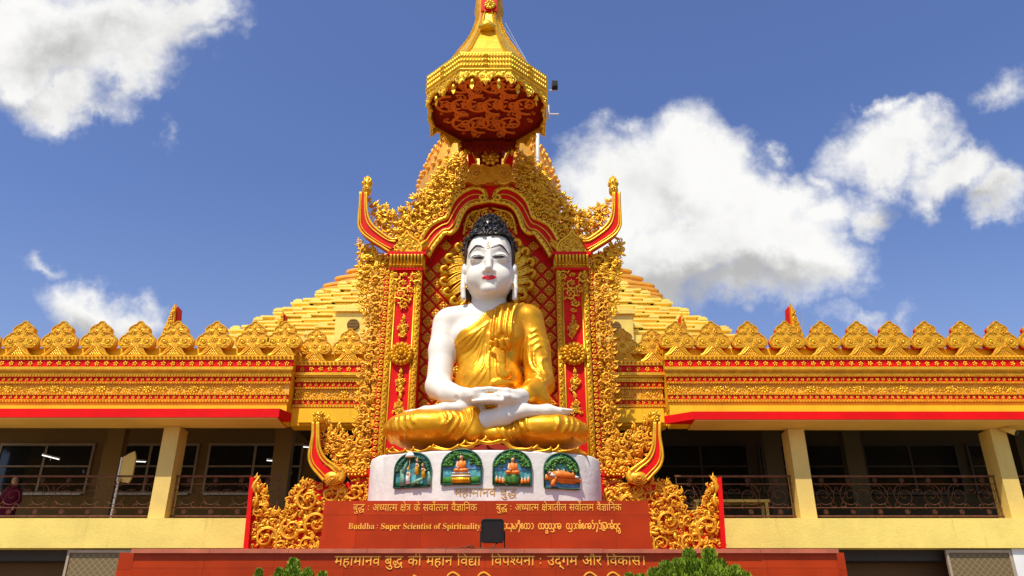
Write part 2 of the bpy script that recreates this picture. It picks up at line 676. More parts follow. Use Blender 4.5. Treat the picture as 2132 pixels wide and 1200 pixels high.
# ------------------------------------------------------------------ materials
def mat(name, base, rough=0.6, metal=0.0, var=0.12, scale=3.0, bump=0.0, bscale=30.0, alt=None, stain=0.0, spec=0.5, coat=0.0, dist=0.01):
    m = bpy.data.materials.new(name)
    m.use_nodes = True
    t = m.node_tree
    bs = t.nodes['Principled BSDF']
    N = NT(t)
    tc = N.new('ShaderNodeTexCoord')
    co = tc.outputs['Object']
    b = np.array(base[:3])
    lo = b * (1 - var)
    hi = np.minimum(b * (1 + var), 0.95) if alt is None else np.array(alt)
    nz = N.noise(co, scale, 5, 0.6)
    f = N.smooth(nz, 0.3, 0.7)
    c = N.mix(f, (*lo, 1), (*hi, 1))
    if stain > 0:
        # rain streaks and grime: long in z
        sv = N.vmath('MULTIPLY', co, (2.2, 2.2, 0.22))
        s = N.smooth(N.noise(sv, 1.6, 7, 0.7), 0.56, 0.78)
        s2 = N.smooth(N.noise(co, 7.0, 6, 0.7), 0.58, 0.75)
        sm = N.math('MULTIPLY', N.math('MAXIMUM', s, N.math('MULTIPLY', s2, 0.6)), stain)
        c = N.mix(sm, c, (*(b * np.array((0.42, 0.38, 0.35))), 1))
    N.link(c, bs.inputs['Base Color'])
    rr = N.math('MULTIPLY_ADD', N.noise(co, scale * 4, 3, 0.6), 0.25, rough - 0.12)
    N.link(rr, bs.inputs['Roughness'])
    bs.inputs['Metallic'].default_value = metal
    bs.inputs['Specular IOR Level'].default_value = spec
    bs.inputs['Coat Weight'].default_value = coat
    if bump > 0:
        bn = N.new('ShaderNodeBump')
        bn.inputs['Strength'].default_value = bump
        bn.inputs['Distance'].default_value = dist
        h = N.noise(co, bscale, 5, 0.65)
        N.link(h, bn.inputs['Height'])
        N.link(bn.outputs[0], bs.inputs['Normal'])
    return m


M = {}
M['gold'] = mat('gold_paint', (0.82, 0.40, 0.012), 0.36, 0.5, 0.14, 6.0, 0.25, 60, alt=(0.89, 0.48, 0.015), stain=0.3)
M['gold_deep'] = mat('deep_gold_and_recess_shade', (0.78, 0.32, 0.010), 0.40, 0.45, 0.14, 6.0, 0.25, 60, alt=(0.85, 0.42, 0.015), stain=0.3)  # orange-gold paint; on merlon grounds it also paints in crevice shade
M['robe'] = mat('gold_robe_paint', (0.78, 0.305, 0.004), 0.35, 0.60, 0.10, 2.5, 0.22, 9, alt=(0.86, 0.41, 0.010), dist=0.03)
M['canopy_gold'] = mat('canopy_gilding', (0.87, 0.52, 0.025), 0.36, 0.55, 0.12, 5.0, 0.2, 40, stain=0.15)
M['yellow'] = mat('yellow_wall_paint', (0.84, 0.46, 0.012), 0.6, 0.0, 0.12, 1.2, 0.4, 25, stain=0.55, spec=0.2)
M['pagoda'] = mat('pagoda_gold_paint', (0.95, 0.68, 0.13), 0.34, 0.28, 0.08, 1.0, 0.3, 12, stain=0.28)
M['ochre'] = mat('weathered_ochre_and_recess_shade', (0.74, 0.35, 0.03), 0.55, 0.1, 0.12, 0.9, 0.2, 12, stain=0.25)  # ochre of the terraces; behind the frieze it paints in recess shade
M['stupa'] = mat('stupa_orange_gold', (0.80, 0.37, 0.03), 0.45, 0.3, 0.10, 0.8, 0.2, 12, stain=0.15)
M['red'] = mat('red_paint', (0.64, 0.006, 0.004), 0.5, 0.0, 0.12, 2.0, 0.15, 30, stain=0.15, spec=0.12)
M['fascia'] = mat('red_fascia_paint', (0.70, 0.006, 0.007), 0.6, 0.0, 0.10, 1.0, 0.25, 20, stain=0.3, spec=0.08)
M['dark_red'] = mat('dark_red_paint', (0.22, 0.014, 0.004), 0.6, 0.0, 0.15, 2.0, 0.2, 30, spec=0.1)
M['orange'] = mat('orange_relief_paint', (0.74, 0.17, 0.015), 0.5, 0.0, 0.12, 3.0, 0.2, 30)
M['cream'] = mat('cream_wall_paint', (0.76, 0.58, 0.145), 0.75, 0.0, 0.09, 0.8, 0.8, 20, stain=0.42, spec=0.2)
M['column'] = mat('cream_column_paint', (0.68, 0.48, 0.12), 0.7, 0.0, 0.10, 0.8, 0.5, 20, stain=0.42)
M['skin'] = mat('white_statue_paint', (0.72, 0.665, 0.57), 0.45, 0.0, 0.07, 1.3, 0.25, 7, spec=0.35, dist=0.025, stain=0.16)
M['pedestal'] = mat('whitewashed_plaster', (0.66, 0.61, 0.55), 0.7, 0.0, 0.09, 1.6, 0.5, 6, dist=0.03, stain=0.2)
M['hair'] = mat('black_hair_paint', (0.020, 0.017, 0.016), 0.30, 0.0, 0.2, 5.0, 0.1, 20)
M['brow'] = mat('dark_brown_line', (0.035, 0.020, 0.012), 0.45)
M['eye'] = mat('dark_eye_paint', (0.020, 0.009, 0.006), 0.6, spec=.2)
M['lips'] = mat('red_lip_paint', (0.66, 0.012, 0.015), 0.35, 0, 0.05)
M['letter'] = mat('gilded_lettering', (0.86, 0.40, 0.035), 0.45, 0.1, 0.10, 3.0)
M['letter_dim'] = mat('brown_gold_lettering', (0.50, 0.26, 0.05), 0.5, 0.1, 0.10, 3.0)
M['black'] = mat('black_plastic', (0.010, 0.008, 0.007), 0.5, spec=0.25)
M['glass_dark'] = mat('lamp_glass', (0.012, 0.006, 0.004), 0.35, spec=0.25)
M['white'] = mat('white_paint', (0.72, 0.70, 0.66), 0.5, 0, 0.05)
M['steel'] = mat('galvanised_steel', (0.45, 0.45, 0.46), 0.4, 0.7)
M['rust'] = mat('rusty_brown_iron', (0.13, 0.040, 0.014), 0.6, 0.2, 0.3, 8)
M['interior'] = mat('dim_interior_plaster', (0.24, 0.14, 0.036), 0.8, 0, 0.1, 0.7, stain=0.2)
M['interior_shaded'] = mat('shaded_interior_plaster', (0.075, 0.055, 0.026), 0.85, 0, 0.1, 0.7, stain=0.2)  # darker copy of the plaster: right gallery's shade put into the colour
M['frame_shaded'] = mat('shaded_window_frame', (0.07, 0.05, 0.035), 0.5, 0.2)  # darker copy of the frame colour, shade of the right gallery painted in
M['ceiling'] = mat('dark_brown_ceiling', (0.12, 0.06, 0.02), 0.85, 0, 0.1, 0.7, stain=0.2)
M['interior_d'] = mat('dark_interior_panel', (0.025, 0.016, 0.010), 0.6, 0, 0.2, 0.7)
M['frame'] = mat('aluminium_window_frame', (0.40, 0.30, 0.20), 0.5, 0.2)
M['pane'] = mat('dark_window_glass', (0.018, 0.020, 0.019), 0.08, 0, 0.1, 1.0)
M['mesh'] = mat('mesh_screen', (0.30, 0.20, 0.075), 0.6, 0.2, 0.1)
M['ground'] = mat('paved_ground', (0.20, 0.16, 0.115), 0.85, 0, 0.15, 0.5, 0.3, 8)
M['soffit'] = mat('soffit_paint', (0.76, 0.47, 0.10), 0.8, 0, 0.08, 0.6, stain=.15)
M['green'] = mat('green_relief_paint', (0.030, 0.135, 0.012), 0.42, 0, 0.3, 14.0, 0.3, 40, alt=(0.07, 0.24, 0.02))
M['dkgreen'] = mat('dark_green_relief_paint', (0.010, 0.075, 0.035), 0.42, 0, 0.2, 8.0)
M['teal'] = mat('teal_relief_paint', (0.03, 0.24, 0.24), 0.45, 0, 0.4, 6.0, alt=(0.12, 0.42, 0.46))
M['blue'] = mat('blue_relief_paint', (0.035, 0.12, 0.30), 0.45, 0, 0.3, 5.0, alt=(0.10, 0.26, 0.42))
M['sage'] = mat('sage_relief_paint', (0.18, 0.36, 0.24), 0.5, 0, 0.2, 6.0)
M['saffron'] = mat('saffron_relief_paint', (0.80, 0.20, 0.012), 0.45, 0, 0.12, 8.0)
M['flesh'] = mat('flesh_relief_paint', (0.66, 0.36, 0.20), 0.5, 0, 0.08, 5.0)


def granite(name, base):
    m = bpy.data.materials.new(name)
    m.use_nodes = True
    t = m.node_tree
    bs = t.nodes['Principled BSDF']
    N = NT(t)
    tc = N.new('ShaderNodeTexCoord')
    co = tc.outputs['Object']
    b = np.array(base)
    c = N.mix(N.smooth(N.noise(co, 1.1, 4, 0.6), 0.3, 0.7), (*(b * 0.86), 1), (*(b * 1.14), 1))
    sp = N.smooth(N.noise(co, 75, 2, 0.6), 0.60, 0.72)
    c = N.mix(N.math('MULTIPLY', sp, 0.45), c, (*(b * 1.5 + 0.01), 1))
    sp2 = N.smooth(N.noise(co, 48, 2, 0.6), 0.62, 0.74)
    c = N.mix(N.math('MULTIPLY', sp2, 0.35), c, (*(b * 0.45), 1))
    sv = N.vmath('MULTIPLY', co, (3.0, 3.0, 0.18))
    s = N.smooth(N.noise(sv, 2.0, 6, 0.7), 0.60, 0.80)
    c = N.mix(N.math('MULTIPLY', s, 0.28), c, (*(b * 1.2 + 0.02), 1))
    # joints between slabs, each slab a slightly different tone
    br = N.new('ShaderNodeTexBrick')
    br.offset = 0.0
    br.inputs['Scale'].default_value = 1.0
    br.inputs['Mortar Size'].default_value = 0.006
    br.inputs['Brick Width'].default_value = 1.25
    br.inputs['Row Height'].default_value = 0.78
    br.inputs['Color1'].default_value = (0.86, 0.86, 0.86, 1)
    br.inputs['Color2'].default_value = (1.08, 1.08, 1.08, 1)
    br.inputs['Mortar'].default_value = (0.62, 0.62, 0.62, 1)
    sx = N.new('ShaderNodeSeparateXYZ')
    N.link(co, sx.inputs[0])
    cb = N.new('ShaderNodeCombineXYZ')
    N.link(sx.outputs[0], cb.inputs[0])
    N.link(sx.outputs[2], cb.inputs[1])
    N.link(cb.outputs[0], br.inputs['Vector'])
    c = N.mix(1.0, c, br.outputs[0], 'MULTIPLY')
    N.link(c, bs.inputs['Base Color'])
    N.link(N.math('MULTIPLY_ADD', N.noise(co, 9, 3, 0.6), 0.25, 0.24), bs.inputs['Roughness'])
    bs.inputs['Specular IOR Level'].default_value = 0.12
    return m


M['granite'] = granite('red_granite', (0.37, 0.034, 0.004))


def mesh_screen():
    m = M['mesh']
    t = m.node_tree
    bs = t.nodes['Principled BSDF']
    N = NT(t)
    tc = N.new('ShaderNodeTexCoord')
    sx = N.new('ShaderNodeSeparateXYZ')
    N.link(tc.outputs['Object'], sx.inputs[0])
    a = N.math('ADD', sx.outputs[0], sx.outputs[2])
    b = N.math('SUBTRACT', sx.outputs[0], sx.outputs[2])
    w = []
    for q in (a, b):
        f = N.math('FRACT', N.math('MULTIPLY', q, 6.5))
        w.append(N.math('LESS_THAN', f, 0.14))
    k = N.math('MAXIMUM', w[0], w[1])
    c = N.mix(k, (0.15, 0.10, 0.04, 1), (0.26, 0.19, 0.08, 1))
    N.link(c, bs.inputs['Base Color'])


mesh_screen()


def lamp_mat():
    m = bpy.data.materials.new('lit_tube')
    m.use_nodes = True
    b = m.node_tree.nodes['Principled BSDF']
    b.inputs['Emission Color'].default_value = (1, 0.97, 0.9, 1)
    b.inputs['Emission Strength'].default_value = 1.3
    return m


M['lit'] = lamp_mat()


# ------------------------------------------------------------------ ground
g = MB()
n = 40
xs = np.linspace(-600, 600, n)
ys = np.linspace(-400, 900, n)
gx, gy = np.meshgrid(xs, ys)
v = np.c_[gx.ravel(), gy.ravel(), np.zeros(n * n)]
i = (np.arange(n - 1)[:, None] * n + np.arange(n - 1)[None, :]).ravel()
g.add(v, np.stack([i, i + 1, i + n + 1, i + n], -1))
tag(g.build('ground', M['ground']), 'pale paved ground in front of the shrine', None, None, 'structure')

# ------------------------------------------------------------------ ornament bands
D = 20.0
BEAD_T = sphere_t(5, 3)
LOZ = None


def bead_row(m, x0, x1, y, z, r, pitch):
    n = max(1, int((x1 - x0) / pitch))
    for k in range(n):
        x = x0 + (k + 0.5) * (x1 - x0) / n
        m.add(np.array((x, y, z)) + BEAD_T[0] * np.array((r, r, r)), BEAD_T[1])


def ros_row(m, x0, x1, y, z, r, pitch, seed=0):
    rng = random.Random(seed)
    n = max(1, int((x1 - x0) / pitch))
    for k in range(n):
        x = x0 + (k + 0.5) * (x1 - x0) / n
        m.stamp(ROS, (x, y, z + rng.uniform(-.006, .006)), r, rng.uniform(-.5, .5))


def frieze_ornament(m, x0, x1, y, z0, z1, seed=0):
    """running scrollwork with a big flower now and then"""
    rng = random.Random(seed)
    h = z1 - z0
    x = x0 + h * 0.3
    k = 0
    zc = (z0 + z1) / 2
    while x < x1 - h * 0.3:
        q = k % 6
        if q == 0:
            m.stamp(rosette_big, (x, y, zc), h * 0.50, rng.uniform(0, 1))
            x += h * 0.85
        elif q == 3:
            m.stamp(rosette_big, (x, y + .01, zc - h * .08), h * 0.34, rng.uniform(0, 1))
            m.stamp(LEAF, (x, y, zc + h * .1), h * 0.4, rng.uniform(-.3, .3))
            x += h * 0.72
        else:
            m.stamp(rng.choice(SCR), (x, y, zc + h * 0.06 * (1 if k % 2 else -1)), h * 0.42, rng.uniform(0, 6.28), k % 2 == 0)
            m.stamp(SCR_LO[k % 2], (x + h * .38, y, zc + h * 0.30 * (-1 if k % 2 else 1)), h * 0.19, rng.uniform(0, 6.28), k % 2 == 1)
            m.stamp(SCR_LO[k % 2], (x - h * .20, y, zc + h * 0.36 * (-1 if k % 2 else 1)), h * 0.14, rng.uniform(0, 6.28), k % 2 == 1)
            x += h * 0.74
        k += 1


def rosette_big_tpl():
    m = MB()
    for i in range(8):
        a = 2 * math.pi * i / 8
        m.ball((0.66 * math.cos(a), -0.14, 0.66 * math.sin(a)), (0.30, 0.20, 0.30), 5, 4)
    t = np.linspace(0, 2 * np.pi, 9)
    m.tube(np.c_[0.38 * np.cos(t), np.full(9, -0.24), 0.38 * np.sin(t)], 0.12, 5, 1, cap=False)
    m.ball((0, -0.24, 0), 0.22, 6, 4)
    return m.tpl()


rosette_big = rosette_big_tpl()

# rows of the entablature (photo rows on the plane d = 20)
zz = lambda v: Z(v, D)
ROWS = dict(base=742, bead0=746, red0=751, red1=766.5, led0=767, led1=773, rec=781, bead1=783, r20=785.5, r21=796, bead2=798, fr0=799.5, fr1=820, bead3=821.5, r30=823.5, r31=833, bead4=836, plain=851)


def entablature(parent, x0, x1, y, seed, ends=(0, 0), dz=0.0, fine=1.0):
    """parapet wall, moulding, rosette bands, frieze; y = frieze plane"""
    q = {k: zz(v) * 1.0 + dz for k, v in ROWS.items()}
    yb = y + 1.2
    b = MB()
    b.box(x0, x1, y + 0.04, yb, q['plain'], q['base'])                      # core
    # weathered back wall of the parapet, stepped a little lower between the merlons
    b.box(x0 + .003, x1 - .003, y + 0.19, yb - .01, q['base'], q['base'] + 0.30)
    b.build('entablature_core', M['yellow'], parent)
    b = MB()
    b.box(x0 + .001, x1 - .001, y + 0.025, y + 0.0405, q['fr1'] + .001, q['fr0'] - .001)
    b.build('frieze_shade_ground', M['ochre'], parent)  # darker band that paints crevice shade in behind the scrolls
    r = MB()
    r.box(x0 - .02, x1 + .02, y - 0.045, y + 0.039, q['red1'], q['red0'])
    r.box(x0 - .01, x1 + .01, y - 0.01, y + 0.039, q['r21'], q['r20'])
    r.box(x0 - .01, x1 + .01, y - 0.01, y + 0.039, q['r31'], q['r30'])
    r.build('red_band', M['red'], parent)
    f = MB()
    f.box(x0 - .04, x1 + .04, y - 0.075, y + 0.038, q['red0'] + .002, q['base'])     # top lip
    f.box(x0 - .07, x1 + .07, y - 0.13, y + 0.037, q['led1'], q['led0'])            # ledge
    f.box(x0 - .045, x1 + .045, y - 0.09, y + 0.036, q['led1'] - .035, q['led1'] - .002)
    f.box(x0 - .015, x1 + .015, y - 0.02, y + 0.035, q['rec'] + .0, q['led1'] - .037)
    f.box(x0 - .03, x1 + .03, y - 0.055, y + 0.034, q['r20'] + .002, q['rec'] - .002)
    f.box(x0 - .02, x1 + .02, y - 0.04, y + 0.033, q['fr0'] + .0, q['r21'] - .002)
    f.box(x0 - .02, x1 + .02, y - 0.04, y + 0.033, q['r30'] + .002, q['fr1'] - .0)
    f.box(x0 - .03, x1 + .03, y - 0.05, y + 0.033, q['bead4'] - .03, q['r31'] - .002)
    f.build('moulding', M['gold'], parent)
    o = MB()
    bead_row(o, x0, x1, y - 0.095, (q['base'] + q['red0']) / 2 + .01, 0.040, 0.105)
    ros_row(o, x0, x1, y - 0.045, (q['red0'] + q['red1']) / 2, 0.070, 0.245, seed)
    bead_row(o, x0, x1, y - 0.07, q['rec'] - .025, 0.022, 0.075)
    ros_row(o, x0, x1, y - 0.012, (q['r20'] + q['r21']) / 2, 0.048, 0.150, seed + 1)
    bead_row(o, x0, x1, y - 0.05, q['r21'] - .018, 0.020, 0.070)
    frieze_ornament(o, x0 + .02, x1 - .02, y + 0.03, q['fr1'], q['fr0'], seed)
    bead_row(o, x0, x1, y - 0.05, q['fr1'] - .014, 0.020, 0.070)
    ros_row(o, x0, x1, y - 0.012, (q['r30'] + q['r31']) / 2, 0.048, 0.150, seed + 2)
    bead_row(o, x0, x1, y - 0.06, q['bead4'] + .006, 0.024, 0.080)
    o.build('frieze_ornament', M['gold'], parent, smooth=True)


MER = [(0, 1.0), (.05, .995), (.07, .96), (.10, .92), (.185, .88), (.265, .82), (.298, .75), (.285, .69), (.24, .65), (.195, .632), (.27, .652), (.345, .645), (.345, .598), (.43, .56), (.49, .48), (.505, .40), (.49, .315), (.435, .25), (.36, .215), (.27, .215), (.20, .245), (.23, .18), (.30, .075), (.385, .0)]


def make_merlon(w, h):
    m = MB()
    out = [(x * w, z * h) for x, z in MER]
    poly = out + [(-x, z) for x, z in out[::-1][:-1]]
    m.cur = 1
    m.prism([(x * .985, z * .99 + .002) for x, z in poly], 0.001, 0.11)
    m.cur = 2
    m.prism(poly, -0.05, 0.0)  # ground plate in darker gold: crevice shade painted behind the ornament
    m.cur = 0
    ring = poly[1:] + poly[:1]
    pth = [(x * .93, -0.055, .035 * h + z * .945) for x, z in poly if z > .24 * h]
    # raised rim: follow the outline in order, from lower right round to lower left
    half = [(x * w * .92, .03 * h + z * h * .95) for x, z in MER if z > .2][::-1]
    rim = half + [(-x, z) for x, z in half[::-1][1:]]
    m.tube([(x, -0.05, z) for x, z in rim], 0.020 * w, 6, 1.3)
    y = -0.045
    for s in (-1, 1):
        m.stamp(SCR[0], (s * .285 * w, y, .40 * h), .155 * w, 2.3 if s > 0 else -2.3, s < 0, 0.10)
        m.stamp(SCR_LO[1], (s * .13 * w, y, .28 * h), .085 * w, 1.0, s < 0, 0.07)
        m.stamp(SCR_LO[0], (s * .115 * w, y, .665 * h), .105 * w, 1.2, s < 0, 0.09)
        m.stamp(SCR_LO[1], (s * .39 * w, y, .30 * h), .055 * w, 2.2, s < 0, 0.08)
        m.stamp(LEAF, (s * .10 * w, y, .80 * h), .12 * w, -s * .9, s < 0, 0.1)
        # flowing foot
        p = spline([(s * .03 * w, .25 * h), (s * .12 * w, .15 * h), (s * .22 * w, .06 * h), (s * .34 * w, .015 * h)], 10)
        m.tube(np.c_[p[:, 0], np.full(len(p), -.06), p[:, 1]], .022 * w, 5)
        p = spline([(s * .10 * w, .27 * h), (s * .18 * w, .17 * h), (s * .27 * w, .08 * h), (s * .37 * w, .02 * h)], 10)
        m.tube(np.c_[p[:, 0], np.full(len(p), -.055), p[:, 1]], .016 * w, 5)
    m.stamp(rosette_big, (0, y, .485 * h), .105 * w, 0.2, False, 0.09)
    m.stamp(LEAF, (0, y, .74 * h), .17 * w, .1, False, 0.12)
    for i in range(5):                       # scales of the foot
        for j in range(i + 1):
            x = (j - i / 2) * .062 * w
            zq = (.215 - i * .044) * h
            m.ball((x, -.055, zq), (.028 * w, .02, .022 * h), 5, 3)
    return m


def plain_block_back():
    pass


def wing(side):
    left = side < 0
    x0, x1 = (-18.0, X(610, 745, D)) if left else (X(1385, 745, D), 18.0)
    t = thing('gallery_wing', 'golden gallery wing left of the shrine, red slab edge and lit tube lamp inside' if left else 'golden gallery wing right of the shrine, red slab edge with peeling paint',
              'building', (x0 if not left else x1, D, 0))
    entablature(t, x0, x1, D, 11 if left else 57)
    # merlons
    mw, mh = (.985, .995) if left else (.955, .995)
    us = [42, 122, 203, 284, 364, 445, 526, 590] if left else [1410, 1484, 1561, 1640, 1715, 1791, 1860, 1934, 2010, 2085]
    if left:
        us = [-120, -39] + us
    else:
        us = us + [2160, 2236]
    zb = zz(ROWS['base'])
    mesh = None
    for u in us:
        x = X(u, 722, D)
        if mesh is None:
            mm = make_merlon(mw, mh)
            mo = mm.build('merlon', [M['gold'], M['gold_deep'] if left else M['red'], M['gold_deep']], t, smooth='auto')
            mo.data.transform(__import__('mathutils').Matrix.Translation(Vector(mo['_org'])))
            mesh = mo
        else:
            mo = mesh.copy()
            COL.objects.link(mo)
            mo.parent = t
        mo.location = Vector((x, D + 0.01, zb)) - Vector(t['_org'])
        if x + mw / 2 > x1 + .1 and left:
            mo.location.x = x1 - mw * .30 - t['_org'][0]
    if left:
        # the last merlon is cut by the corner: a red edged end post hides it
        pass
    # plain yellow strip and the projecting red slab
    zs0, zs1 = (Z(851, 19.58), Z(869, 19.58)) if left else (Z(857, 19.58), Z(873.5, 19.58))
    zt = zz(ROWS['plain'])
    y_f = D - 0.42
    sl_ = MB()
    if left:
        poly = [(x0, y_f), (X(580, 870, y_f), y_f), (X(606, 870, D), D), (X(606, 870, D), D + .02), (x0, D + .02)]
    else:
        poly = [(x1, y_f), (X(1442, 870, y_f), y_f), (X(1383, 870, D), D), (X(1383, 870, D), D + .02), (x1, D + .02)]
    a = np.array(poly)
    nn = len(a)
    vv = np.r_[np.c_[a, np.full(nn, zs1)], np.c_[a, np.full(nn, zs0)]]
    fc = [tuple(range(nn)), tuple(range(2 * nn - 1, nn - 1, -1))] + [(k, (k + 1) % nn, nn + (k + 1) % nn, nn + k) for k in range(nn)]
    sl_.add(vv, fc)
    sl_.build('slab_fascia', M['fascia'], t)
    sf = MB()
    xa, xb = (x0, X(577, 870, y_f)) if left else (X(1446, 870, y_f), x1)
    sf.box(xa, xb, y_f + .03, D + .50, zs1 - .03, zs1 - .002)
    sf.build('slab_soffit', M['soffit'], t)
    st = MB()
    st.box(x0, x1, D - .012, D + .06, zs0 + .002, zz(ROWS['bead4']) - .035)
    st.box(x0 + .01, x1 - .01, D + .062, D + .50, zs1 + .002, zz(ROWS['bead4']) - .036)
    st.build('plain_strip', M['yellow'], t)
    # columns, floor beam, interior
    dc = D + 0.30
    zc1 = zs1 - .037
    zf = Z(1079, D)
    zf2 = Z(1141, D)
    cols = [(340, 372)] if left else [(1640, 1675), (2047, 2086)]
    cw = .41
    cx = [X(329, 960, dc)] if left else [X(1650, 960, dc), X(2077, 960, dc)]
    if left:
        cx = [cx[0] - 5.05 * k for k in range(3)]
    else:
        cx = cx + [cx[1] + 5.05]
    for x in cx:
        c = MB()
        c.box(x, x + cw, dc, dc + .55, zf - .05, zc1)
        c.build('column', M['column'], t)
    b = MB()
    b.box(x0, x1, D + .02, D + .95, zf2, zf)
    b.build('floor_beam', M['cream'], t)
    w = MB()
    yb = D + 5.2
    w.box(x0, x1, yb, yb + .3, zf - .3, 8.75)
    w.box(x0 + .001, x1 - .001, D + .95, yb, zf - .34, zf - .25)           # floor
    w.build('back_wall', M['interior' if left else 'interior_shaded'], t)
    ce = MB()
    ce.box(x0, x1, D + 1.201, yb, 8.40, 8.75)
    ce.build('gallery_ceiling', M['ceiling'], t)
    # inner row of pillars
    for k, x in enumerate([X(206, 1000, D + 3.1), X(206, 1000, D + 3.1) + 4.9, X(206, 1000, D + 3.1) - 5.2] if left else [X(1768, 1000, D + 3.1), X(1540, 1000, D + 3.1) + .8, X(1768, 1000, D + 3.1) + 5]):
        c = MB()
        c.box(x, x + .5, D + 3.02, D + 3.33, zf - .25, 8.39)
        c.build('inner_pillar', M['interior' if left else 'interior_shaded'], t)
    # tall windows of the hall behind the gallery
    lo, hi = Z(1029, yb), Z(924, yb)
    for k in range(4):
        wx = (x1 - .5 - 3.3 * (k + 1)) if left else (x0 + .4 + 3.3 * k)
        fr = MB()
        for (a0, a1, c0, c1) in ((0, 3.0, hi - .08, hi), (0, 3.0, lo, lo + .06), (0, .07, lo + .061, hi - .081), (2.93, 3.0, lo + .061, hi - .081), (1.45, 1.52, lo + .061, hi - .081), (.071, 1.449, lo + .82, lo + .87), (1.521, 2.929, lo + .82, lo + .87)):
            fr.box(wx + a0, wx + a1, yb - .07, yb - .005, c0, c1)
        fo = fr.build('window', M['frame' if left else 'frame_shaded'], t)
        pn = MB()
        pn.box(wx + .02, wx + 2.98, yb - .03, yb - .006, lo + .02, hi - .02)
        pn.build('pane', M['pane'], fo)
        sill = MB()
        sill.box(wx + .1, wx + 2.9, yb - .16, yb - .071, lo - .05, lo - .004)
        sill.build('sill', M['white' if left else 'frame_shaded'], fo)  # right sills take the shade-darkened frame colour instead of white
    # storey under the beam
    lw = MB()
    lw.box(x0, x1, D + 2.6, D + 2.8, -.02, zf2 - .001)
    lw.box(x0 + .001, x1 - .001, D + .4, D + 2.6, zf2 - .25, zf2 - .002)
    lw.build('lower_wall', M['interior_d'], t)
    be = MB()
    be.box(x0, x1, D + .9, D + 1.2, zf2 - .55, zf2 - .251)
    be.build('lower_beam', M['ceiling'], t)
    if left:
        u0, u1 = 138, 276
    else:
        u0, u1 = 1972, 2108
    xa, xb = X(u0, 1160, D + .1), X(u1, 1160, D + .1)
    sc = MB()
    sc.box(xa + .06, xb - .06, D + .14, D + .16, .4, zf2 - .10)
    so_ = sc.build('mesh_panel', M['mesh'], t)
    fr = MB()
    for (a0, a1, c0, c1) in ((xa, xa + .059, .3, zf2 - .03), (xb - .059, xb, .3, zf2 - .03), (xa + .06, xb - .06, zf2 - .099, zf2 - .03)):
        fr.box(a0, a1, D + .11, D + .19, c0, c1)
    fr.build('panel_frame', M['frame'], so_)
    lc = MB()
    if left:
        lc.box(xb + .3, xb + .9, D + .1, D + .6, 0, zf2 - .004)
        lc.box(-17, -16.4, D + .1, D + .6, 0, zf2 - .004)
    else:
        lc.box(xb + .02, xb + .65, D + .1, D + .6, 0, zf2 - .004)
    lc.build('lower_column', M['white'] if not left else M['column'], t)
    # end return wall of the projecting wing
    return t, cx, zf, zc1, yb


WL = wing(-1)
WR = wing(1)
# the merlon at the inner end of the left wing is half cut by an end post
ZF, ZC1 = WL[2], WL[3]

# ---- centre bay between the wings, set back behind the shrine
DB = 20.42
xb0, xb1 = WL[0].location.x + .002, WR[0].location.x - .002
bay = thing('centre_bay', 'set back golden bay between the two wings, behind the shrine', 'building', (XC, DB, 0))
# the same rows sit a little lower in the photo because the wall is set back and lower
dzb = Z(754, DB) - zz(ROWS['base'])
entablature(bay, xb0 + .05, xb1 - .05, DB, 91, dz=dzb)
first = None
for u in (657, 727, 1297, 1358):
    x = X(u, 722, DB)
    if first is None:
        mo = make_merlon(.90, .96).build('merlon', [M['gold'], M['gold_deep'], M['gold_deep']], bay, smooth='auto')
        mo.data.transform(__import__('mathutils').Matrix.Translation(Vector(mo['_org'])))
        first = mo
    else:
        mo = first.copy()
        COL.objects.link(mo)
        mo.parent = bay
    mo.location = Vector((x, DB + .01, Z(754, DB))) - Vector(bay['_org'])
s = MB()
s.box(xb0, xb1, DB + .02, DB + .5, Z(886, DB), zz(ROWS['bead4']) + dzb - .036)
s.box(X(622, 860, DB - .1), X(765, 860, DB - .1), DB - .1, DB + .018, Z(882, DB), Z(853, DB))
s.box(X(1268, 860, DB - .1), X(1382, 860, DB - .1), DB - .1, DB + .018, Z(882, DB), Z(853, DB))
s.build('plain_strip', M['yellow'], bay)
s = MB()
s.box(xb0, xb1, DB + .03, DB + .4, Z(1141, DB), Z(1080, DB))
s.build('floor_beam', M['cream'], bay)
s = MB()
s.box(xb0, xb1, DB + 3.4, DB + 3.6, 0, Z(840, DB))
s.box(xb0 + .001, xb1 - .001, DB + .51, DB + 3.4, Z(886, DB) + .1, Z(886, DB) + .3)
s.build('inner_wall', M['interior_d'], bay)

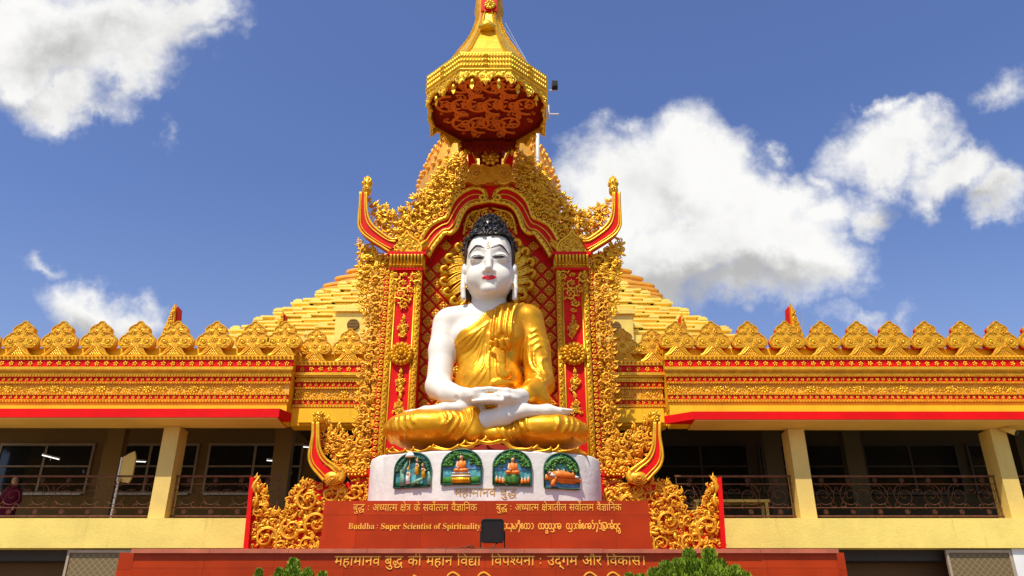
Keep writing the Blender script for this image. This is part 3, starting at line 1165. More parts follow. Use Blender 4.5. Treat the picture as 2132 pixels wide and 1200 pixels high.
# ---- railings: rusty iron with scrolls and ringlets
def railing(x0, x1, y, z0, z1, label):
    t = thing('iron_railing', label, 'railing', ((x0 + x1) / 2, y, z0), 'iron railings of the galleries')
    r = MB()
    h = z1 - z0
    for zq, rr in ((z1, .028), (z1 - .17 * h, .012), (z0 + .32 * h, .012), (z0 + .14 * h, .022)):
        r.tube([(x0, y, zq), (x1, y, zq)], rr, 6, 1, axis=(0, 1, 0.001))
    r.build('rail', M['rust'], t)
    n = max(1, int((x1 - x0) / 1.25))
    for k in range(n + 1):
        p = MB()
        x = x0 + .03 + k * (x1 - x0 - .06) / n
        p.tube([(x, y, z0), (x, y, z1 if k in (0, n) else z0 + .14 * h)], .016, 5)
        p.build('post', M['rust'], t)
    s = MB()
    n = max(1, int((x1 - x0) / .62))
    for k in range(n):
        x = x0 + (k + .5) * (x1 - x0) / n
        for zq in (z1 - .085 * h, z0 + .23 * h):
            for a in range(5):
                th = np.linspace(0, 2 * np.pi, 7)
                cx_, cz_ = x + .035 * math.cos(a * 1.257), zq + .035 * math.sin(a * 1.257)
                s.tube(np.c_[cx_ + .026 * np.cos(th), np.full(7, y), cz_ + .026 * np.sin(th)], .006, 4, cap=False)
        th = np.linspace(0, 3.6 * np.pi, 26)
        rr = .26 * h * (1 - th / th[-1]) + .02
        sg = 1 if k % 2 else -1
        zc = (z1 - .17 * h + z0 + .32 * h) / 2
        s.tube(np.c_[x + sg * rr * np.cos(th + 1), np.full(26, y), zc + rr * np.sin(th + 1)], .008, 4)
        for a in (.3, 1.4, 2.5, 3.9, 5.2):
            q = np.array((x + sg * .2 * h * math.cos(a), y, zc + .2 * h * math.sin(a)))
            th2 = np.linspace(0, 4.4, 8)
            r2 = .085 * h * (1 - th2 / 5.5)
            s.tube(np.c_[q[0] + sg * (.05 * h * math.cos(a) + r2 * np.cos(th2 + a)), np.full(8, y), q[2] + .05 * h * math.sin(a) + r2 * np.sin(th2 + a)], .007, 4)
        s.tube([(x - sg * .3, y, z0 + .33 * h), (x - sg * .16, y, zc), (x - sg * .05, y, z1 - .2 * h)], .007, 4)
    s.build('scroll_infill', M['rust'], t, smooth=True)
    return t


yr = D + .60
zr0, zr1 = ZF - .02, Z(992, yr)
lx = WL[1]
rx = WR[1]
railing(lx[0] - 4.63, lx[0] - .01, yr, zr0, zr1, 'rusty iron railing in front of the leaning signboard')
railing(lx[0] + .42, WL[0].location.x - .1, yr, zr0, zr1, 'rusty iron railing between the left column and the shrine')
railing(WR[0].location.x + .1, rx[0] - .01, yr, zr0, zr1, 'rusty iron railing with the pale bench frame behind it')
railing(rx[0] + .42, rx[1] - .01, yr, zr0, zr1, 'rusty scrolled iron railing between the two right columns')
railing(rx[1] + .42, rx[2] - .01, yr, zr0, zr1, 'rusty iron railing cut off by the right photo edge')

# ---- things standing or hanging in the galleries
t = thing('signboard', 'pale narrow pointed signboard leaning in the left gallery', 'signboard', tuple(P(245, 1080, D + 1.0)))
b = MB()
p0 = np.array(t['_org'])
yq = p0[1]
xs_, zs_ = X(262, 975, yq), Z(1003, yq)
zt_ = Z(945, yq)
b.prism([(xs_ - .12, zs_), (xs_ + .16, zs_ - .04), (xs_ + .22, zs_ + .12), (xs_ + .22, zt_ - .1), (xs_ + .16, zt_ + .06), (xs_ + .03, zt_), (xs_ - .12, zt_ - .1)], yq - .03, yq + .03)
b.build('board', M['column'], t)
b = MB()
b.prism([(xs_ - .16, zs_), (xs_ - .125, zs_), (xs_ - .125, zt_ - .1), (xs_ - .16, zt_ - .1)], yq - .05, yq + .05)
b.tube([(xs_ - .13, yq, ZF - .25), (xs_ - .13, yq, zs_)], .03, 6)
b.build('post', M['white'], t)

for k, (u0, v0, u1, v1, dd, lab) in enumerate([(88, 948, 123, 957, D + 3.9, 'slanting lit tube lamp in the left gallery, furthest left'), (556, 959, 581, 961, D + 3.9, 'short lit tube lamp in the left gallery next to the shrine'),
                                            (278, 961, 303, 962, D + 3.9, 'lit tube lamp behind the leaning signboard'), (632, 931, 652, 932, D + 3.9, 'faint lit tube lamp nearest the shrine, half behind the carved finial')]):
    a, c = P(u0, v0, dd), P(u1, v1, dd + .5)
    mid = (a + c) / 2
    tl = thing('tube_lamp', lab, 'lamp', tuple(mid), 'tube lamps in the left gallery')
    b = MB()
    b.tube([a, c], .015, 6, axis=(0, 0, 1))
    b.build('lit_tube', M['lit'], tl)
    b = MB()
    b.tube([a + (0, .01, .04), c + (0, .01, .04)], .03, 6, axis=(0, 0, 1))
    b.tube([mid + (0, .01, .06), (mid[0], mid[1] + .01, ZC1)], .012, 5)
    b.build('fitting', M['white'], tl)

t = thing('bench_frame', 'pale bench frame standing behind the railing right of the shrine', 'bench', tuple(P(1540, 1078, D + 1.6)))
b = MB()
yq = D + 1.6
xa, xb = X(1445, 1045, yq), X(1603, 1045, yq)
zt = Z(1040, yq)
b.box(xa, xb, yq, yq + .5, zt - .07, zt)
b.build('seat', M['column'], t)
for x in (xa + .05, xb - .12):
    for yy in (yq + .02, yq + .4):
        b = MB()
        b.box(x, x + .07, yy, yy + .07, ZF - .25, zt - .072)
        b.build('leg', M['column'], t)

t = thing('visitor', 'person in magenta clothing standing at the left edge of the gallery', 'person', tuple(P(12, 1080, D + 2.3)))
b = MB()
x, y = t['_org'][0], t['_org'][1]
zq = ZF - .25
prof = [(.20, 0), (.23, .3), (.20, .75), (.21, .95), (.17, 1.08), (.22, 1.28), (.19, 1.40), (.07, 1.45), (.06, 1.50)]
b.lathe([(r, zq + h) for r, h in prof], (x, y), 14, 1.0, .7)
for sgn in (-1, 1):
    b.tube([(x + sgn * .20, y, zq + 1.36), (x + sgn * .27, y - .02, zq + 1.08), (x + sgn * .22, y - .14, zq + .86)], [.065, .055, .04], 7)
vis = mat('magenta_cloth', (.13, .012, .035), .9, spec=.1)
b.build('clothes', vis, t, smooth=True)
b = MB()
b.ball((x, y - .01, zq + 1.60), (.085, .10, .125), 12, 8)
b.tube([(x + .0, y - .095, zq + 1.62), (x, y - .125, zq + 1.585)], [.012, .02], 5)
for sgn in (-1, 1):
    for k in range(4):
        b.tube([(x + sgn * .22 + (k - 1.5) * .016, y - .145, zq + .86), (x + sgn * .215 + (k - 1.5) * .017, y - .165, zq + .79 + .006 * abs(k - 1.5))], .009, 5)
    b.tube([(x + sgn * .22, y - .14, zq + .90), (x + sgn * .21, y - .155, zq + .84)], [.028, .032], 6)
b.build('skin', M['flesh'], t, smooth=True)
b = MB()
b.ball((x, y + .03, zq + 1.63), (.10, .105, .125), 12, 8)
b.build('hair', M['hair'], t, smooth=True)

# security camera on the far right column
c0 = P(2098, 897, D + .2)
t = thing('bullet_camera', 'small cream bullet camera fixed high on the far right column', 'camera', tuple(c0))
b = MB()
b.tube([c0 + (-.16, .05, .10), c0 + (.0, -.05, .0), c0 + (.10, -.14, -.09)], [.05, .075, .075], 8, axis=(0, .3, 1))
b.build('housing', M['column'], t, smooth=True)
b = MB()
b.tube([c0 + (.10, -.14, -.09), c0 + (.13, -.17, -.115)], [.06, .062], 8, axis=(0, .3, 1))
b.build('lens', M['black'], t)
b = MB()
b.tube([c0 + (-.02, .02, .06), c0 + (-.05, .1, .14)], .02, 5, axis=(1, 0, 0))
b.tube(spline([c0 + (-.1, .05, .13), c0 + (.0, .03, .19), c0 + (.07, .02, .15), c0 + (.06, .03, .05)], 12), .010, 4)
b.build('bracket', M['black'], t)

# ------------------------------------------------------------------ stepped roof of the pagoda
pg = thing('pagoda_roof', 'bright golden stepped pagoda roof rising on both sides behind the shrine', 'pagoda', (-1.0, 27, 0))
XP = -1.02
steps = []
# photo rows of each tier top, and half width in photo pixels at that row
vk_ = np.array([705, 690, 672, 655, 638, 620, 603, 587, 570, 552])
hk_ = np.array([562, 526, 480, 443, 408, 368, 325, 286, 235, 190])
NT_ = 17
for k in range(NT_):
    v_ = 705 - (705 - 555) * k / (NT_ - 1)
    steps.append((23.2 + .21 * k, v_, float(np.interp(-v_, -vk_, hk_))))
body = MB()
zprev = 9.5
for k, (dd, v_, h_) in enumerate(steps):
    hw = h_ * PX(v_, dd)
    zt = Z(v_, dd)
    h = zt - zprev
    # each tier is a cavetto under an overhanging lip; the front breaks forward in steps
    for j, (fw, fy) in enumerate(((1.0, 0.0), (.90, -.10), (.78, -.20), (.64, -.30), (.48, -.40))):
        x0, x1 = XP - hw * fw, XP + hw * fw
        y0 = dd + fy
        e = .0015 * j
        yb_ = 33 - .01 * k - e
        big = k % 3 == 2
        o = .10 if big else .045
        body.box(x0 + .07, x1 - .07, y0 + .07, yb_, zprev - .12, zt - .52 * h)
        body.box(x0 + .03, x1 - .03, y0 + .03, yb_, zt - .52 * h, zt - .34 * h - e)
        body.box(x0 - o, x1 + o, y0 - o, yb_, zt - .34 * h, zt - .10 * h - e)
        body.box(x0, x1, y0, yb_, zt - .10 * h - e, zt - e)
        if k % 2 == 0 and j < 4:
            for sgn in (-1, 1):
                xx = XP + sgn * (hw * fw - .12)
                body.box(xx - .15, xx + .15, y0 - .05, y0 + .3, zt - e, zt + .07)
                body.box(xx - .10, xx + .10, y0 - .0, y0 + .25, zt + .07, zt + .13)
    zprev = zt
body.build('stepped_tiers', M['pagoda'], pg)
up = MB()
dk = 32.0
vv2 = [622, 614, 604, 594, 579, 564, 553, 535, 505, 480, 450, 420]
hw2 = [366, 361, 353, 344, 320, 296, 272, 246, 216, 192, 170, 152]
prof = [(hw2[0] * PX(vv2[0], dk), Z(660, dk))]
for v_, h_ in zip(vv2, hw2):
    r, z_ = h_ * PX(v_, dk), Z(v_, dk)
    prof += [(r - .12, prof[-1][1] + .001), (r - .12, z_ - .17), (r + .03, z_ - .12), (r + .03, z_ - .02), (r - .0, z_)]
up.lathe(prof, (XP, dk), 48, 1.0, .12)
up.build('upper_terraces', M['ochre'], pg)
# round louvred vents on their little blocks
for u, v_ in ((735, 676), (1281, 681)):
    dd = 23.0
    c = P(u, v_, dd - .35)
    b = MB()
    hw = .55
    b.box(c[0] - hw, c[0] + hw, c[1] + .03, c[1] + 1.2, c[2] - .6, c[2] + .42)
    b.box(c[0] - hw - .08, c[0] + hw + .08, c[1] - .06, c[1] + 1.21, c[2] + .42, c[2] + .55)
    b.box(c[0] - hw - .03, c[0] + hw + .03, c[1] - .02, c[1] + 1.20, c[2] + .551, c[2] + .65)
    vb = b.build('vent_block', M['pagoda'], pg)
    b = MB()
    th = np.linspace(0, 2 * np.pi, 20, endpoint=False)
    b.prism(np.c_[c[0] + .19 * np.cos(th), c[2] + .19 * np.sin(th)], c[1] + .0, c[1] + .029)
    for k in range(-3, 4):
        w = math.sqrt(max(.01, .18 ** 2 - (k * .048) ** 2))
        b.box(c[0] - w, c[0] + w, c[1] - .035, c[1] - .004, c[2] + k * .048 - .014, c[2] + k * .048 + .008)
    b.build('round_vent', M['interior'], vb)

# ------------------------------------------------------------------ bell shaped stupa and its spire
DS = 30.0
st = thing('bell_stupa', 'golden bell shaped stupa with garlands rising behind the carved pediment', 'stupa', (XP, DS, 12))
rows = [(440, 148), (415, 147), (398, 143), (382, 138), (362, 130), (345, 121), (331, 113), (322, 112), (318, 104), (309, 100), (303, 101), (298, 93), (288, 86), (281, 87), (276, 79), (262, 72), (240, 66), (210, 58), (170, 50), (120, 40), (80, 30), (40, 20), (0, 13), (-60, 6)]
bell = MB()
bell.lathe([(3.3, 12)] + [(h * PX(v_, DS), Z(v_, DS)) for v_, h in rows], (XP, DS), 48)
bell.build('bell', M['stupa'], st, smooth=True)
for k in range(26):
    gl = MB()
    a = math.pi * (1 + k / 25.0)
    for q, (v_, h) in enumerate(((340, 119), (352, 126), (366, 133), (381, 139), (398, 144))):
        if q < 4 and k % 2 and q > 1:
            continue
        r = h * PX(v_, DS) + .05
        gl.ball((XP + r * math.cos(a), DS + r * math.sin(a), Z(v_, DS)), (.10, .10, .11) if q in (0, 4) else (.065, .065, .13), 7, 5)
    gl.build('garland', M['stupa'], st, smooth=True)

# ------------------------------------------------------------------ pinnacles, rods, mast
def pinnacle(u, v0, v1, wpx, label, red_right, d=22.0):
    p0 = P(u, v1, d)
    t = thing('red_edged_pinnacle' if wpx > 30 else 'small_pinnacle', label, 'pinnacle', tuple(p0))
    z0, z1 = p0[2], Z(v0, d)
    w = wpx * PX(v1, d)
    s = 1 if red_right else -1
    tipx = X(u, v0, d) + s * .0
    h = z1 - z0
    b = MB()
    out = [(-.5 * w * s, 0), (-.38 * w * s, .28 * h), (-.22 * w * s, .6 * h), (-.06 * w * s, .9 * h), (.04 * w * s, h), (.10 * w * s, .8 * h), (.16 * w * s, .5 * h), (.24 * w * s, 0)]
    b.prism([(p0[0] + x, z0 + z_) for x, z_ in out], d - .02, d + .10)
    b.build('gilded_face', M['gold'], t)
    b = MB()
    b.prism([(p0[0] + (x + (.06 * w * s)), z0 + z_ * .97) for x, z_ in out], d + .102, d + .45)
    b.build('red_back', M['red'], t)
    b = MB()
    fill_scrolls(b, [(p0[0] + x, z0 + z_) for x, z_ in out], d - .03, [.085] * 3 + [.06] * 8 + [.04] * 12, 3, 600, .7)
    b.build('scrollwork', M['gold'], t, smooth=True)


pinnacle(344, 632, 735, 44, 'tall red edged golden pinnacle behind the left parapet', True)
pinnacle(1664, 632, 735, 42, 'tall red edged golden pinnacle behind the right parapet, between two rods', False)
pinnacle(578, 648, 725, 30, 'small golden pinnacle behind the inner end of the left parapet', True)
pinnacle(1427, 652, 725, 30, 'small golden pinnacle behind the inner end of the right parapet', False)
for u0, v0, u1, lab in ((1637, 624, 1631, 'thin lightning rod left of the right pinnacle'), (1673, 634, 1667, 'thin lightning rod right of the right pinnacle'), (1567, 668, 1565, 'short whitish rod rising behind the right parapet')):
    b = MB()
    q0, q1 = P(u1, 730, 22.6), P(u0, v0, 22.6)
    b.tube([q0, (q0 + q1) / 2, q1], [.018, .014, .006], 6)
    b.ball(q0, .05, 6, 4)
    tag(b.build('lightning_rod', M['steel'], None, origin=tuple(q0)), lab, 'lightning rod', 'lightning rods behind the right parapet')


# ------------------------------------------------------------------ terrace that carries the shrine
TZ = 3.42
t_ = MB()
t_.box(-7.15, 6.05, 15.32, 19.98, 0, TZ)
tag(t_.build('terrace', M['granite']), 'terrace behind the inscribed red wall', None, None, 'structure')

# ------------------------------------------------------------------ the shrine frame
DF = 19.3
XF = -0.612


def z1(x, y):
    return (720 + x / 3.53, 260 + y / 3.53)


def z3(x, y):
    return (720 + x / 3.53, 560 + y / 3.53)


def z4(x, y):
    return (500 + x / 3.334, 840 + y / 3.334)


def pl(pts, conv, d):
    """photo outline of the left half -> (x, z) on plane d"""
    out = []
    for p in pts:
        u, v_ = conv(*p)
        q = P(u, v_, d)
        out.append((q[0], q[2]))
    return out


def mir(pts, ax=XF):
    return [(2 * ax - x, z_) for x, z_ in pts]


sh = thing('shrine_frame', 'red and gold carved shrine frame with horned pilasters behind the seated statue', 'shrine', (XF, DF, TZ))

A_ = pl([(545, 850), (575, 790), (625, 730), (690, 695), (738, 672), (762, 610), (792, 550), (850, 495), (925, 460), (985, 462), (1022, 490), (1034, 530)], z1, DF)
B_ = pl([(600, 965), (640, 895), (690, 830), (725, 792), (772, 790), (812, 750), (838, 680), (875, 615), (930, 577), (1000, 562), (1047, 552)], z1, DF)
OUT_ = pl([(515, 965), (490, 860), (530, 790), (590, 715), (660, 660), (712, 640), (735, 590), (770, 520), (840, 450), (930, 412), (1047, 425)], z1, DF)
B_[-1] = (XF, B_[-1][1])
OUT_[-1] = (XF, OUT_[-1][1])
Bs, As, Os = spline(B_, 60), spline(A_, 60), spline(OUT_, 50)

# red lattice panel behind the statue
bot = Z(905, DF)
xl = pl([(540, 400)], z3, DF)[0][0] - .25
panel = [(xl, bot)] + [(xl, B_[0][1] + .05)] + [tuple(q) for q in Bs] + [tuple(q) for q in mir(Bs)[::-1][1:]] + [(2 * XF - xl, B_[0][1] + .05), (2 * XF - xl, bot)]
m = MB()
m.prism(panel, DF + .45, DF + .6)
m.build('red_back_panel', M['red'], sh)
dia = MB()
LZ = MB()
LZ.add([(-.46, 0, 0), (0, 0, -.5), (.46, 0, 0), (0, 0, .5), (-.40, -.12, 0), (0, -.12, -.44), (.40, -.12, 0), (0, -.12, .44)], np.array([(0, 1, 5, 4), (1, 2, 6, 5), (2, 3, 7, 6), (3, 0, 4, 7), (4, 5, 6, 7)]))
for (x, z_, r) in ((0, 0, .13), (.2, 0, .1), (-.2, 0, .1), (0, .22, .1), (0, -.22, .1), (.15, .15, .07), (-.15, .15, .07), (.15, -.15, .07), (-.15, -.15, .07), (0, .36, .06), (0, -.36, .06), (.32, 0, .05), (-.32, 0, .05)):
    LZ.ball((x, -.14, z_), (r, .09, r), 6, 4)
LZ = LZ.tpl()
px_, pz_ = .405, .455
zi = Z(560, DF)
for r in range(-30, 30):
    for c in range(-8, 9):
        x = XF + (c + .5 * (r % 2)) * px_
        z_ = zi + r * pz_ * .5
        q = np.array([(x, z_)])
        if z_ > bot and in_poly(q, panel)[0] and seg_dist(q, panel)[0] > .12:
            dia.stamp(LZ, (x, DF + .44, z_), .37)
dia.build('diamond_lattice', M['gold_deep'], sh, smooth=False)

# arch board and its mouldings
board = [tuple(q) for q in Os] + [tuple(q) for q in mir(Os)[::-1][1:]] + [tuple(q) for q in mir(Bs)] + [tuple(q) for q in Bs[::-1][1:]]
m = MB()
m.prism(board, DF + .08, DF + .40)
m.build('arch_board', M['red'], sh)
gb, gd, dots = MB(), MB(), MB()
for f in (lambda q: q, mir):
    a, b = np.array(f(As)), np.array(f(Bs))
    gb.tube(np.c_[a[:, 0], np.full(len(a), DF + .05), a[:, 1]], .070, 8, .7)
    gb.tube(np.c_[b[:, 0], np.full(len(b), DF + .05), b[:, 1]], .070, 8, .7)
    k = min(len(a), len(b))
    i1 = np.linspace(0, len(a) - 1, 50)
    aa = np.stack([np.interp(i1, np.arange(len(a)), a[:, j]) for j in (0, 1)], -1)
    bb = np.stack([np.interp(np.linspace(0, len(b) - 1, 50), np.arange(len(b)), b[:, j]) for j in (0, 1)], -1)
    mid = aa * .62 + bb * .38
    gd.tube(np.c_[mid[:, 0], np.full(50, DF + .06), mid[:, 1]], .020, 6, .8)
    mid = aa * .28 + bb * .72
    gd.tube(np.c_[mid[:, 0], np.full(50, DF + .075), mid[:, 1]], .030, 6, .9)
    for path in (a, b):
        for q in resample(path, .16):
            dots.ball((q[0], DF - .012, q[1]), (.020, .012, .020), 6, 3)
    # volute where the outer moulding turns in
    e = a[-1]
    th = np.linspace(0, 2.4 * np.pi, 18)
    sg = 1 if e[0] < XF else -1
    gb.tube(np.c_[e[0] - sg * .10 + sg * (.10 - .006 * th) * np.cos(th), np.full(18, DF + .03), e[1] - (.10 - .006 * th) * np.sin(th)], .045, 6)
gb.build('arch_moulding', M['gold'], sh, smooth=True)
gd.build('inner_moulding', M['gold_deep'], sh, smooth=True)
dots.build('studs', M['black'], sh)

# fretwork fan above the head
fan = pl([(862, 770), (872, 680), (905, 620), (985, 595), (1047, 578)], z1, DF)
fan = fan + mir(fan)[::-1][1:] + mir(pl([(930, 720), (1047, 640)], z1, DF))[:1] + pl([(1047, 640), (930, 720)], z1, DF)
m = MB()
fill_scrolls(m, fan, DF + .30, [.15] * 2 + [.11] * 6 + [.08] * 10 + [.055] * 8, 5, 900, .6)
for f in (lambda q: q, mir):
    p = np.array(f(spline(pl([(860, 770), (880, 670), (915, 612), (985, 588), (1047, 572)], z1, DF), 24)))
    m.tube(np.c_[p[:, 0], np.full(len(p), DF + .30), p[:, 1]], .04, 6)
m.build('fretwork_fan', M['gold'], sh, smooth=True)

# pilasters
def pilaster(f, sgn):
    pm = thing_part = None
    c0 = f(pl([(330, 330)], z1, DF))[0]
    x0 = pl([(330, 1100)], z1, DF)[0][0]
    x1 = pl([(565, 1100)], z1, DF)[0][0]
    zt, zb = Z(567, DF), TZ
    xs = f([(x0, 0), (x1, 0)])
    a, b = min(xs[0][0], xs[1][0]), max(xs[0][0], xs[1][0])
    w = b - a
    cx = (a + b) / 2
    m = MB()
    m.box(a, b, DF - .10, DF + .44, zb, zt)
    po = m.build('pilaster', M['red'], sh)
    g = MB()
    for s in (-1, 1):
        e = cx + s * (w / 2 - .075)
        g.box(e - .070, e + .070, DF - .135, DF - .102, zb, zt - .01)
        g.tube([(e - s * .10, DF - .11, zb), (e - s * .10, DF - .11, zt)], .022, 5)
        z_ = zb + .5
        k = 0
        while z_ < zt - .05:
            g.stamp(LEAF, (e, DF - .13, z_), .15, .35 * (1 if k % 2 else -1), k % 2 == 0)
            g.ball((e + .03 * (1 if k % 2 else -1), DF - .15, z_), .026, 5, 3)
            z_ += .105
            k += 1
    g.build('leaf_border', M['gold'], po, smooth=True)
    o = MB()
    cl = f(pl([(342, 45), (538, 40), (535, 130), (500, 180), (470, 260), (425, 358), (395, 260), (362, 180), (340, 120)], z3, DF))
    fill_scrolls(o, cl, DF - .13, [.16] * 2 + [.12] * 6 + [.085] * 14 + [.055] * 24, 7, 900, .55)
    for nq, q in enumerate(([(425, 372), (468, 455), (425, 535), (383, 455)], [(403, 775), (447, 850), (403, 930), (360, 850)], [(396, 950), (432, 1030), (455, 1075), (342, 1075), (362, 1030)])):
        o.build('scroll_drop' if nq == 0 else 'diamond_ornament', M['gold'], po, smooth=True)
        o = MB()
        pp = f(pl(q, z3, DF))
        qq = np.array(pp)
        cc = qq.mean(0)
        o.prism([tuple(cc + (v_ - cc) * .80) for v_ in qq], DF - .125, DF - .101)
        fill_scrolls(o, pp, DF - .13, [.10] * 2 + [.07] * 6 + [.05] * 14 + [.035] * 20, 9, 600, .5)
        o.stamp(LEAF, (cc[0], DF - .13, cc[1] + .22), .2, 0)
    o.build('diamond_ornament', M['gold'], po, smooth='auto')
    r = MB()
    rc = f(pl([(415, 642)], z3, DF))[0]
    R = .325
    for i in range(16):
        t = 2 * math.pi * i / 16
        r.ball((rc[0] + R * .72 * math.cos(t), DF - .19, rc[1] + R * .72 * math.sin(t)), (R * .20, .07, R * .20), 6, 4)
        r.tube([(rc[0] + R * .3 * math.cos(t), DF - .2, rc[1] + R * .3 * math.sin(t)), (rc[0] + R * .95 * math.cos(t), DF - .17, rc[1] + R * .95 * math.sin(t))], [.025, .05], 5, .7)
    for i in range(10):
        t = 2 * math.pi * i / 10
        r.ball((rc[0] + R * .36 * math.cos(t), DF - .24, rc[1] + R * .36 * math.sin(t)), (R * .16, .06, R * .16), 6, 4)
    r.ball((rc[0], DF - .27, rc[1]), (R * .2, .08, R * .2), 8, 5)
    th = np.linspace(0, 2 * np.pi, 24, endpoint=False)
    r.prism(np.c_[rc[0] + R * .9 * np.cos(th), rc[1] + R * .9 * np.sin(th)], DF - .16, DF - .102)
    r.build('rosette', M['gold'], po, smooth=True)
    # capital
    zc = [Z(v_, DF) for v_ in (568, 563.5, 556, 541, 538, 533)]
    c = MB()
    c.box(a - .03, b + .03, DF - .18, DF + .46, zc[0], zc[1])
    c.box(a - .09, b + .09, DF - .26, DF + .47, zc[4], zc[5])
    k = 11
    for i in range(k):                                   # red dags under the abacus
        x = a - .06 + (i + .5) * (w + .12) / k
        c.prism([(x - .04, zc[4] - .002), (x, zc[4] - .055), (x + .04, zc[4] - .002)], DF - .262, DF - .24)
    co = c.build('capital', M['red'], sh)
    g = MB()
    g.box(a - .04, b + .04, DF - .17, DF + .45, zc[1] + .002, zc[4] - .003)
    for i in range(10):
        x = a - .03 + (i + .5) * (w + .06) / 10
        g.tube([(x, DF - .19, zc[2] + .01), (x, DF - .23, zc[3]), (x, DF - .235, zc[4] - .01)], [.030, .042, .040], 6)
        g.ball((x, DF - .19, (zc[1] + zc[2]) / 2 + .01), (.042, .05, .045), 6, 4)
    g.build('flutes', M['gold'], co, smooth=True)
    # ogee crest above the capital
    o = MB()
    og = pl([(338, 962), (335, 925), (362, 880), (400, 855), (432, 835), (455, 803)], z1, DF)
    cxz = pl([(455, 803)], z1, DF)[0][0]
    full = og + [(2 * cxz - x, z_) for x, z_ in og[::-1][1:]]
    full = f(full)
    s = np.array(spline(full, 50))
    o.prism([tuple(q) for q in s], DF - .16, DF + .2)
    o.tube(np.c_[s[:, 0], np.full(len(s), DF - .17), s[:, 1]], .035, 6)
    inner = (s - s.mean(0)) * .74 + s.mean(0) - (0, .03)
    o.tube(np.c_[inner[:, 0], np.full(len(s), DF - .17), inner[:, 1]], .02, 5)
    fill_scrolls(o, [tuple(q) for q in inner], DF - .18, [.10] * 2 + [.07] * 8 + [.05] * 14, 3, 500, .7)
    o.build('ogee_crest', M['gold'], sh, smooth='auto')
    # beaked leaf ends beside the crest
    for q, rr in (([(300, 885), (345, 880), (390, 850)], .1), ([(520, 930), (560, 900), (600, 868)], .1)):
        p = np.array(f(pl(q, z1, DF)))
        p = spline(p, 8)
        o2 = MB()
        o2.tube(np.c_[p[:, 0], np.full(len(p), DF - .06), p[:, 1]], np.linspace(rr * 1.5, rr * .9, len(p)), 8, .6)
        for j in range(len(p)):
            o2.ball((p[j, 0], DF - .13, p[j, 1]), .05, 6, 4)
        o2.build('leaf_end', M['gold'], sh, smooth=True)
    # red board with ring rosettes, and the free scroll strip outside it
    q0 = f(pl([(305, 30), (275, 1100)], z3, DF))
    xr = f([(x0 - .075, 0)])[0][0]
    m = MB()
    m.box(xr - .07, xr + .07, DF - .04, DF + .40, TZ, Z(566, DF))
    ro = m.build('rosette_board', M['red'], sh)
    g = MB()
    z_ = Z(1000, DF)
    while z_ < Z(570, DF):
        g.stamp(RING, (xr, DF - .045, z_), .062)
        z_ += .148
    g.build('ring_rosettes', M['gold'], ro, smooth=True)
    xo = f([(x0 - .36, 0)])[0][0]
    m = MB()
    zl, zh = Z(1060, DF), Z(560, DF)
    strip_ = [(xo - .25, zl), (xo + .25, zl), (xo + .25, zh), (xo - .25, zh)]
    fill_scrolls(m, strip_, DF + .02, [.19] * 9 + [.15] * 16 + [.11] * 34 + [.08] * 60 + [.055] * 70, 21 if sgn < 0 else 22, 1500, .86, over=.93)
    fill_scrolls(m, strip_, DF + .11, [.15] * 16 + [.11] * 30 + [.08] * 40, 31 if sgn < 0 else 32, 1000, .9)
    leaf_scatter(m, strip_, DF + .06, 130, .14, .22, 5)
    for k in range(30):
        q = zl + (zh - zl) * (k + .5) / 30
        for e in (-1, 1):
            m.stamp(LEAF, (xo + e * .20, DF + .03, q), .17, -e * 1.2 + .3 * math.sin(k * 2.1), e < 0)
    m.box(xo - .06, xo + .06, DF + .12, DF + .3, TZ, Z(566, DF))
    m.build('scroll_strip', M['gold_deep'], sh, smooth=True)


pilaster(lambda q: list(q), -1)
pilaster(lambda q: mir(q), 1)

# free fretwork of the gable, open to the sky in places
FL = pl([(168, 548), (215, 582), (280, 592), (360, 645), (405, 610), (470, 590), (492, 530), (555, 500), (600, 462), (640, 400), (690, 335), (745, 262), (800, 222), (860, 205), (900, 250), (912, 330), (905, 400), (860, 445), (785, 525), (745, 610), (720, 648), (650, 680), (585, 735), (520, 815), (420, 835), (330, 815), (245, 770), (190, 705), (170, 630)], z1, DF)
